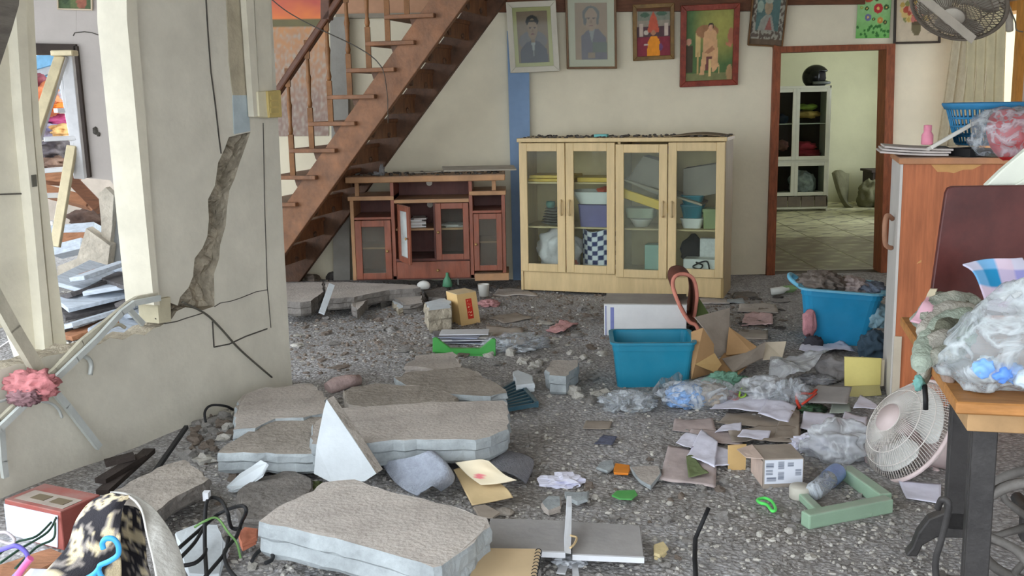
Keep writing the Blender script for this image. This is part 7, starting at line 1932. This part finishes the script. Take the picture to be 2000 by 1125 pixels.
b = MB(); b.box(wd(0.40, -0.0, 0.012), (0.085, 0.05, 0.016), (0, 0, 0.1)); tag(b.build('grey_adapter', MATS['dull_steel']), 'little grey adapter at the wardrobe top edge', 'adapter')
# red bowl in film
pr = wd(0.46, 0.03)
t = thing('wrapped_red_bowl', 'red plastic bowl wrapped in clear film on the wardrobe', 'bowl', tuple(pr))
RM = Matrix.Translation(pr + V(0.0, 0.0, 0.10)) @ Matrix.Rotation(radians(70), 4, 'X') @ Matrix.Rotation(radians(20), 4, 'Y')
b = MB(); b.lathe([(0.03, 0.10), (0.06, 0.09), (0.11, 0.03), (0.125, -0.02), (0.128, -0.02), (0.112, 0.035), (0.06, 0.096), (0.03, 0.106)], 26, M=RM); b.build('bowl', mat('bright_red_plastic', (206, 38, 54), 0.35, 0.06, 5, 0), t)
b = MB(); b.blob(pr + V(0.0, 0, 0.105), (0.175, 0.15, 0.12), 4, 0.2, 2.2, 3, floor=-0.10); b.build('film_wrap', M_film, t)
# blue basket
M_basket = mat('blue_basket_plastic', (44, 128, 176), 0.45, 0.08, 6, 0, dust=0.2)
pb = wd(0.52, 0.36)
cB = at(1930, 200, pb.y); hB = 0.20
t = thing('blue_basket', 'blue slotted plastic basket standing behind the red bowl', 'basket', (cB.x, cB.y, cB.z - hB))
bl = Vector((cB.x, cB.y, cB.z - hB))
rb = lambda z: 0.135 + 0.055 * (z / hB)
b = MB()
for k in range(48):
    a = 2 * pi * k / 48
    b.tube([bl + V(rb(z) * cos(a), rb(z) * sin(a), z) for z in (0.01, hB * 0.5, hB - 0.01)], 0.0045, 4)
b.build('slats', M_basket, t)['kind'] = 'stuff'
b = MB()
for z in (0.045, 0.09, 0.13):
    b.tube([bl + V(rb(z) * cos(2 * pi * k / 40), rb(z) * sin(2 * pi * k / 40), z) for k in range(40)], 0.006, 5, closed=True)
b.build('hoops', M_basket, t)
b = MB(); b.lathe([(rb(hB) - 0.006, hB - 0.03), (rb(hB) + 0.004, hB - 0.03), (rb(hB) + 0.018, hB - 0.004), (rb(hB) + 0.016, hB), (rb(hB) - 0.002, hB - 0.002)], 40, M=Matrix.Translation(bl)); 
b = MB(); b.lathe([(rb(hB) - 0.004, hB - 0.03), (rb(hB) + 0.004, hB - 0.03), (rb(hB) + 0.018, hB - 0.006), (rb(hB) + 0.016, hB), (rb(hB) - 0.002, hB), (rb(hB) - 0.004, hB - 0.03)], 40, M=Matrix.Translation(bl), cap=False); b.build('rim', M_basket, t)
b = MB(); b.lathe([(0.0, 0.0), (rb(0), 0.0), (rb(0.012), 0.012), (0.0, 0.012)], 30, M=Matrix.Translation(bl), cap=False); b.build('bottom', M_basket, t)

# ============================================================ treadle sewing table
M_iron = mat('black_cast_iron', (54, 52, 52), 0.55, 0.18, 14, 0.15, metal=0.2, dust=0.45, dustcol=(120, 116, 112))
M_ironl = mat('dusty_cast_iron', (104, 100, 96), 0.7, 0.15, 14, 0.2, metal=0.1)
M_top = mat('worn_honey_wood', (170, 118, 66), 0.5, 0.2, 6, 0.1, stretch=(1, 5, 5))
ZT = 0.775
TA, TB = on(1868, 785, ZT), on(1812, 700, ZT)
ty = (TB - TA); ty.z = 0; ty.normalize()
tx = V(ty.y, -ty.x, 0)
TYAW = math.atan2(tx.y, tx.x)
MT = Matrix.Translation((TA.x, TA.y, 0)) @ Matrix.Rotation(TYAW, 4, 'Z')
t = mthing('sewing_table', 'old treadle sewing table with black iron legs at the right edge', 'table', MT)
TL_, TWd = 0.98, 0.45
b = MB(); b.bx(0, TWd, 0, TL_, ZT - 0.03, ZT); lpart('table_top', t, b, M_top, 0.004)
b = MB(); b.bx(0.03, TWd - 0.03, 0.015, TL_ - 0.02, ZT - 0.075, ZT - 0.0305); lpart('apron', t, b, mat('pale_worn_wood', (170, 136, 96), 0.7, 0.14, 6, 0.1), 0.002)
b = MB(); b.bx(0.16, TWd - 0.01, -0.004, 0.014, ZT - 0.10, ZT - 0.031); lpart('drawer_front', t, b, MATS['pale_worn_wood'], 0.002)
def leg(y0, x0, z0=0.0):
    b = MB(); b.bx(x0, x0 + 0.055, y0, y0 + 0.02, z0, ZT - 0.076); b.bx(x0, x0 + 0.012, y0 + 0.0205, y0 + 0.055, z0, ZT - 0.076); b.bx(x0 + 0.043, x0 + 0.055, y0 + 0.0205, y0 + 0.055, z0, ZT - 0.076)
    return lpart('leg', t, b, M_iron, 0.003)
leg(0.03, 0.048); leg(0.82, 0.145, 0.12); leg(0.03, TWd - 0.07); leg(0.82, TWd - 0.07, 0.12)
for xx, dx in ((0.15, -1), (TWd - 0.02, 1)):
    b = MB(); x0 = xx
    pl = [(0.06 * -dx, 0.16), (0.0, 0.16), (0.055 * dx, 0.13), (0.085 * dx, 0.08), (0.10 * dx, 0.03), (0.12 * dx, 0.0), (0.085 * dx, 0.0), (0.07 * dx, 0.04), (0.03 * dx, 0.07), (0.06 * -dx, 0.075)]
    b.prism([V(x0 + x, 0.82, z + 0.02) for x, z in pl], V(0, 0.05, 0)); lpart('foot', t, b, M_iron, 0.004)
# iron side frame with flywheel and treadle
WX, WYY, WZ, WR = 0.27, 0.30, 0.36, 0.155
b = MB(); b.tube([V(WX + WR * cos(2 * pi * k / 40), WYY, WZ + WR * sin(2 * pi * k / 40)) for k in range(40)], 0.014, 8, closed=True); fw = lpart('flywheel', t, b, M_ironl)
b = MB()
for k in range(6):
    a = 2 * pi * k / 6 + 0.2; b.tube([V(WX + 0.02 * cos(a), WYY, WZ + 0.02 * sin(a)), V(WX + 0.1 * cos(a + 0.15), WYY, WZ + 0.1 * sin(a + 0.15)), V(WX + WR * cos(a), WYY, WZ + WR * sin(a))], [0.012, 0.009, 0.011], 7)
lpart('spokes', fw, b, M_ironl)
b = MB(); b.tube([V(WX, WYY - 0.03, WZ), V(WX, WYY + 0.2, WZ)], 0.018, 10); lpart('axle', t, b, M_iron)
b = MB(); b.tube(smooth_path([V(0.06, 0.045, 0.50), V(0.14, 0.045, 0.56), V(0.24, 0.045, 0.57), V(0.36, 0.045, 0.54)], 6), 0.014, 7); b.tube(smooth_path([V(0.06, 0.045, 0.44), V(0.16, 0.045, 0.40), V(0.24, 0.045, 0.33), V(0.38, 0.045, 0.42)], 6), 0.012, 7); b.tube(smooth_path([V(0.06, 0.045, 0.30), V(0.15, 0.045, 0.27), V(0.22, 0.045, 0.31)], 6), 0.011, 7); b.tube(smooth_path([V(0.22, 0.045, 0.32), V(0.26, 0.045, 0.22), V(0.22, 0.045, 0.1), V(0.1, 0.045, 0.06)], 6), 0.012, 7); b.tube(smooth_path([V(0.24, 0.045, 0.33), V(0.31, 0.045, 0.2), V(0.38, 0.045, 0.08)], 6), 0.012, 7)
lpart('scroll_brace', t, b, M_ironl)
b = MB(); b.tube(smooth_path([V(-0.01, 0.10, 0.47), V(-0.005, 0.08, 0.50), V(0.01, 0.07, 0.49), V(0.0, 0.08, 0.40), V(-0.01, 0.09, 0.33), V(0.0, 0.09, 0.25)], 6), 0.009, 6); lpart('crank_rod', t, b, M_iron)
tr = lpart('treadle', t, MB().bx(0.06, 0.09, 0.1, 0.5, 0.10, 0.125).bx(0.38, 0.40, 0.1, 0.5, 0.10, 0.125), M_ironl)
b = MB()
for k in range(12):
    b.bar(V(0.06, 0.11 + 0.034 * k, 0.112), V(0.40, 0.11 + 0.034 * k, 0.112), 0.012, 0.012)
lpart('bars', tr, b, M_ironl)

# dark red board standing on the table
Yr = (MT @ Vector((0.1, 0.90, ZT))).y
b = MB(); q = [(1862, 364), (2110, 360), (2110, 615), (1812, 618), (1822, 560), (1836, 460), (1848, 378), (1853, 367)]
pts = [at(x, y, Yr - (0.0 if y > 500 else 0.0)) for x, y in q]
zmin = min(p.z for p in pts)
b.prism(pts, V(0, 0.02, 0)); ob = b.build('dark_red_board', mat('dark_maroon_gloss', (62, 22, 21), 0.4, 0.22, 4, 0.04, col2=(96, 46, 42), spec=0.3, dust=0.2, dustcol=(128, 110, 106)), bevel=0.003); tag(ob, 'dark maroon board with a rounded corner standing on the sewing table', 'board')
b = MB(); b.prism([at(x, y, Yr + 0.06) for x, y in ((1926, 363), (1958, 332), (2008, 290), (2080, 260), (2080, 363))], V(0, 0.03, 0)); b.prism([at(x, y, Yr + 0.05) for x, y in ((1980, 363), (2010, 345), (2080, 330), (2080, 363))], V(0, 0.008, 0)); tag(b.build('white_sheet', mat('pale_green_white_panel', (226, 230, 216), 0.5, 0.04, 5, 0.03), bevel=0.004), 'white stiff sheet leaning behind the dark maroon board', 'sheet')

def onT(px, py, dz=0.0):
    return on(px, py, ZT + dz)
# clothes, pink cloth, chequered cloth, film bag
t = thing('clothes_heap', 'grey-green heap of dusty garments hanging over the sewing table corner', 'clothes', tuple(onT(1850, 690)))
M_cl = mat('grey_green_print_cloth', (112, 120, 108), 0.95, 0.2, 26, 0.5, col2=(182, 180, 168))
pc = onT(1850, 660, 0.05)
b = MB(); b.blob(at(1850, 622, pc.y), (0.095, 0.09, 0.045), 5, 0.15, 1.5, 4); b.build('folded_garment', M_cl, t)
b = MB(); b.blob(at(1835, 672, pc.y - 0.1), (0.055, 0.07, 0.07), 8, 0.15, 1.5, 4); b.build('folded_garment', mat('olive_grey_cloth', (128, 124, 112), 0.95, 0.2, 16, 0.5), t)
b = MB(); b.blob(at(1864, 652, pc.y - 0.2), (0.04, 0.05, 0.045), 11, 0.3, 2.6, 3); b.build('green_patch', mat('sage_cloth', (150, 172, 152), 0.9, 0.12, 12, 0.3), t)
M_fold = [M_cl, mat('sage_grey_fold', (150, 160, 146), 0.95, 0.16, 20, 0.5), mat('stone_grey_fold', (164, 160, 150), 0.95, 0.14, 20, 0.5), mat('dark_olive_fold', (98, 98, 84), 0.95, 0.2, 20, 0.5)]
for k, (pl, r0, mi) in enumerate((([(1798, 632), (1815, 606), (1850, 592), (1890, 590), (1910, 600)], 0.026, 0), ([(1800, 650), (1822, 622), (1860, 606), (1905, 608)], 0.024, 2), ([(1804, 668), (1830, 638), (1868, 622), (1910, 622)], 0.026, 1), ([(1806, 690), (1826, 660), (1850, 640), (1885, 636)], 0.024, 3), ([(1800, 712), (1812, 680), (1836, 664), (1846, 650)], 0.024, 2), ([(1812, 706), (1838, 690), (1862, 690), (1880, 680)], 0.022, 0), ([(1826, 580), (1846, 584), (1870, 590), (1892, 600)], 0.02, 3), ([(1818, 648), (1806, 676), (1800, 700), (1798, 722)], 0.022, 1))):
    P = smooth_path([at(x, y, pc.y - 0.10 - 0.002 * (y - 580) + 0.01 * (j % 2)) for j, (x, y) in enumerate(pl)], 7)
    n_ = len(P)
    b = MB(); b.tube(P, [r0 * (0.55 + 0.6 * sin(pi * (i + 1) / (n_ + 1)) + 0.22 * noise.noise(P[i] * 40)) for i in range(n_)], 9)
    for v in b.v:
        v += V(0, 0, 0.006) * noise.noise(v * 45)
    b.build('fold', M_fold[mi], t)
surf('hanging_sleeve', None, None, [[at(1800, 640, pc.y), at(1820, 650, pc.y - 0.03), at(1840, 650, pc.y)], [at(1796, 690, pc.y - 0.05), at(1812, 700, pc.y - 0.09), at(1830, 700, pc.y - 0.05)], [at(1788, 735, pc.y - 0.07), at(1800, 745, pc.y - 0.1), at(1815, 740, pc.y - 0.07)], [at(1790, 756, pc.y - 0.08), at(1800, 762, pc.y - 0.1), at(1810, 755, pc.y - 0.08)]], M_cl, amp=0.02, freq=14, parent=t, thick=0.004)
b = MB(); b.blob(at(1795, 748, pc.y - 0.09), (0.014, 0.014, 0.022), 2, 0.3, 3, 2); b.build('teal_cuff', mat('aqua_cloth', (120, 172, 164), 0.9, 0.1, 10, 0.3), t)
b = MB(); b.tube(smooth_path([at(1838, 690, pc.y - 0.18), at(1846, 715, pc.y - 0.22), at(1856, 735, pc.y - 0.26), at(1852, 745, pc.y - 0.26), at(1840, 720, pc.y - 0.22)], 6), 0.012, 7); b.build('twisted_fold', mat('dusky_brown_cloth', (150, 130, 118), 0.95, 0.16, 12, 0.4), t)
surf('pink_cloth', 'small pink cloth with a cream end hanging left of the garment heap', 'cloth', [[at(1832, 566, pc.y - 0.08), at(1818, 562, pc.y - 0.08)], [at(1822, 600, pc.y - 0.16), at(1802, 592, pc.y - 0.16)], [at(1806, 638, pc.y - 0.22), at(1776, 630, pc.y - 0.22)]], printed('pinkcloth_print', 0.9), thick=0.004, amp=0.015, freq=14, cols=lambda u, v: lin((226, 214, 186)) if u < 0.3 else lin((216, 172, 186)))
b = MB(); b.tube([at(1806, 752, pc.y - 0.1), at(1808, 780, pc.y - 0.12), at(1808, 800, pc.y - 0.12)], 0.007, 6); tag(b.build('dark_strap', MATS['black_rubber']), 'short dark strap hanging below the garment heap', 'strap')
def plaid(u, v):
    a, c = int(u * 4), int(v * 3.4)
    pal = [[(206, 206, 228), (120, 176, 220), (214, 196, 214), (206, 206, 226)], [(110, 170, 216), (40, 140, 190), (190, 178, 206), (150, 150, 206)], [(212, 196, 216), (206, 190, 214), (214, 214, 222), (200, 200, 216)], [(206, 206, 222), (212, 210, 220), (210, 206, 218), (206, 206, 216)]]
    return lin(pal[min(c, 3)][min(a, 3)])
pz = Yr - 0.25
surf('chequered_cloth', 'blue, lilac and white chequered cloth before the dark maroon board', 'cloth', [[at(1880, 516, pz), at(1900, 530, pz - 0.05), at(1914, 560, pz - 0.08), at(1928, 606, pz - 0.1)], [at(1920, 510, pz), at(1930, 530, pz - 0.03), at(1945, 570, pz - 0.06), at(1960, 612, pz - 0.08)], [at(1965, 507, pz), at(1972, 530, pz - 0.02), at(1980, 570, pz - 0.04), at(1990, 610, pz - 0.06)], [at(1995, 506, pz + 0.02), at(2010, 530, pz), at(2030, 570, pz - 0.02), at(2040, 610, pz - 0.04)]], printed('plaid_print', 0.9), thick=0.005, amp=0.008, freq=9, cols=lambda u, v: plaid(u, v))
bc = onT(1962, 782); bc.y += 0.10
t = thing('film_bag', 'big milky plastic bag with blue packets inside on the sewing table', 'bag', (bc.x, bc.y, ZT))
b = MB(); b.blob((bc.x + 0.02, bc.y, ZT + 0.105), (0.135, 0.12, 0.115), 6, 0.16, 2.2, 4, floor=-0.10)
for v in b.v:
    h = v.z - (ZT + 0.12)
    if h > 0: v.z += 0.5 * h; v.x += 0.8 * h; v.x -= (v.x - bc.x - 0.14) * min(0.5, h * 2.0)
    k = noise.noise(v * 14) * 0.010 + abs(noise.noise(v * 30)) * 0.006
    v += V(k, -k, k * 0.5)
b.build('film', film('milky_bag_film', (192, 200, 204), 0.66, 0.22, 10), t)
rnd = random.Random(77)
for k in range(7):
    b = MB(); b.blob((bc.x - 0.06 + 0.028 * k + rnd.uniform(-0.01, 0.01), bc.y - 0.10 + 0.02 * (k % 2), ZT + 0.085 - 0.009 * k + rnd.uniform(-0.012, 0.012)), (0.026, 0.02, 0.022), k, 0.3, 2, 2); b.build('blue_packet', mat('blue_packet_%d' % (k % 3), [(130, 178, 244), (206, 222, 232), (104, 154, 236)][k % 3], 0.4, 0.1, 8, 0), t)
b = MB(); b.tube(smooth_path([at(1956, 585, bc.y), at(1966, 572, bc.y), at(1985, 556, bc.y + 0.01), at(2004, 548, bc.y + 0.02), at(2000, 562, bc.y), at(1978, 580, bc.y)], 6), 0.009, 7); b.build('bag_handle', mat('white_film_twist', (222, 224, 222), 0.35, 0.04, 6, 0.1), t)

# ============================================================ loose rubble
rnd = random.Random(99)
CH = []
for k in range(14):
    b = MB(); sx, sy, sz = rnd.uniform(0.8, 1.3), rnd.uniform(0.7, 1.0), rnd.uniform(0.4, 0.75)
    b.blob((0, 0, 0), (sx * 0.5, sy * 0.5, sz * 0.5), k * 3 + 1, 0.55, 1.3, 1, 0, False, floor=-0.3 * sz)
    CH.append((b, sz))
M_chips = [mat('grey_rubble', (146, 142, 138), 0.95, 0.14, 9, 0.5, 40), mat('pale_rubble', (190, 186, 178), 0.95, 0.12, 9, 0.4, 40), mat('brown_rubble', (126, 114, 104), 0.95, 0.16, 9, 0.5, 40), mat('dark_rubble', (84, 80, 78), 0.95, 0.2, 9, 0.5, 40)]
PROTO = {}
def rubble(zone, count, s0, s1, mats, label, group, seed, name='rubble_chunk', zs=1.0):
    r = random.Random(seed)
    placed = []
    tries = 0
    while len(placed) < count and tries < count * 30:
        tries += 1
        px, py = r.uniform(min(p[0] for p in zone), max(p[0] for p in zone)), r.uniform(min(p[1] for p in zone), max(p[1] for p in zone))
        if not inpoly(px, py, zone): continue
        p = gnd(px, py)
        s = s0 + (s1 - s0) * r.random() ** 2.2
        if any((p - q).length < (s + t_) * 0.42 for q, t_ in placed): continue
        placed.append((p, s))
        k = r.randrange(len(CH)); mi = r.choice(mats)
        key = (k, mi, name)
        if key not in PROTO:
            b, sz = CH[k]
            me_o = b.build(name, M_chips[mi], world=False); PROTO[key] = me_o; o = me_o
        else:
            o = PROTO[key].copy(); COL.objects.link(o)
        o.location = p + V(0, 0, s * CH[k][1] * 0.2 * zs); o.scale = (s, s, s * zs); o.rotation_euler = (0, 0, r.uniform(0, 6.28))
        o['label'] = label; o['category'] = 'rubble'; o['group'] = group
rubble([(370, 860), (400, 810), (450, 800), (470, 850), (420, 880), (430, 900), (400, 912), (350, 890)], 46, 0.03, 0.10, [0, 1, 0, 2], 'rounded grey stone heaped at the foot of the broken wall', 'stones at the wall foot', 1, 'rubble_stone')
rubble([(575, 600), (840, 600), (1170, 600), (1170, 700), (1000, 720), (780, 690), (580, 720)], 52, 0.02, 0.08, [0, 1, 2], 'grey lump of rubble scattered across the middle of the floor', 'rubble in the middle of the floor', 2)
rubble([(985, 690), (1180, 690), (1185, 790), (1060, 780), (1000, 745)], 26, 0.03, 0.10, [0, 1, 1], 'pale lump of rubble left of the teal tote', 'rubble beside the teal tote', 3)
rubble([(1010, 900), (1420, 880), (1600, 1010), (1420, 1120), (1280, 1115), (1260, 1020), (1040, 1005)], 60, 0.015, 0.05, [0, 1, 0, 2], 'small grey stone on the open floor near the bottom', 'stones on the near floor', 4, 'rubble_stone')
rubble([(562, 505), (690, 500), (690, 548), (562, 548)], 26, 0.05, 0.15, [3, 3, 0, 2], 'dark lump of rubble under the stairs', 'rubble under the stairs', 5)
rubble([(125, 520), (305, 510), (308, 600), (200, 660), (130, 670)], 34, 0.05, 0.16, [3, 0, 1, 2], 'lump of rubble in the debris of the left room', 'rubble in the left room', 6)
rubble([(455, 1080), (620, 1090), (820, 1120), (900, 1110), (1080, 1112), (1080, 1124), (455, 1124)], 26, 0.025, 0.06, [0, 1], 'stone in front of the bottom slab', 'stones before the bottom slab', 7, 'rubble_stone')
rubble([(400, 900), (500, 890), (620, 930), (520, 1010), (420, 990)], 20, 0.02, 0.07, [2, 0, 2], 'brown lump of rubble between the lower left slabs', 'rubble between the left slabs', 8)
rubble([(575, 590), (860, 640), (1180, 600), (1180, 690), (900, 700), (580, 730)], 40, 0.03, 0.12, [1, 0, 2], 'flat flake of plaster lying in the middle of the floor', 'plaster flakes in the middle of the floor', 11, 'plaster_flake', 0.35)
rubble([(1440, 560), (1530, 560), (1540, 650), (1450, 680)], 18, 0.04, 0.12, [3, 2, 0], 'flat dark flake lying before the doorway', 'flakes before the doorway', 12, 'plaster_flake', 0.4)
rubble([(1040, 780), (1300, 800), (1280, 900), (1080, 900)], 24, 0.012, 0.04, [1, 0], 'little pale stone on the open floor before the teal tote', 'stones before the teal tote', 13, 'rubble_stone')
rubble([(1290, 970), (1560, 1010), (1850, 1030), (1840, 1120), (1300, 1120)], 40, 0.012, 0.04, [1, 0, 0], 'little grey stone on the floor at the lower right', 'stones at the lower right', 14, 'rubble_stone')
# crumbs of plaster too many to count
def crumbs(name, zone, count, s0, s1, m, seed, dark=0):
    r = random.Random(seed); b = MB(); vs, fs = ico(0)
    V_, F_ = [], []
    n = 0
    xs = [p[0] for p in zone]; ys = [p[1] for p in zone]
    while n < count:
        px = r.uniform(min(xs), max(xs)); py = min(ys) + (max(ys) - min(ys)) * r.random() ** 1.25
        if not inpoly(px, py, zone): continue
        p = gnd(px, py); s = s0 + (s1 - s0) * r.random() ** 3
        if (p.x > -2.45 and p.y > 8.5) or p.y > 8.8: n += 1; continue
        o = len(V_)
        a = r.uniform(0, 6.28); ca, sa = cos(a), sin(a)
        kx, ky, kz = s * r.uniform(0.6, 1.2), s * r.uniform(0.5, 1.0), s * r.uniform(0.35, 0.7)
        for v in vs:
            j = r.uniform(0.7, 1.2)
            x, y = v.x * kx * j, v.y * ky * j
            V_.append(Vector((p.x + x * ca - y * sa, p.y + x * sa + y * ca, p.z + kz * 0.3 + v.z * kz * j)))
        F_ += [tuple(i + o for i in f) for f in fs]
        n += 1
    b.v = V_; b.f = F_; b.m = [0] * len(F_); b.s = [False] * len(F_)
    o = b.build(name, m)
    return tag(o, None, None, kind='stuff')
ZN = [(560, 560), (1480, 570), (1530, 600), (1740, 700), (1860, 960), (1900, 1124), (300, 1124), (300, 1000), (420, 820), (575, 745)]
o = crumbs('plaster_rubble', ZN, 8000, 0.003, 0.016, M_chips[0], 3); tag(o, 'fine grey plaster rubble strewn over the floor', 'rubble')
o = crumbs('pale_rubble', ZN, 4200, 0.003, 0.014, M_chips[1], 4); tag(o, 'fine pale plaster crumbs strewn over the floor', 'rubble')
o = crumbs('dark_rubble', [(560, 500), (700, 500), (1000, 560), (1500, 575), (1500, 640), (1000, 680), (570, 740)], 4200, 0.004, 0.022, M_chips[2], 5); tag(o, 'fine brown rubble towards the back of the floor', 'rubble')
o = crumbs('left_rubble', [(120, 500), (306, 500), (308, 620), (200, 660), (120, 690)], 700, 0.01, 0.05, M_chips[1], 6); tag(o, 'fine pale rubble in the left room', 'rubble')
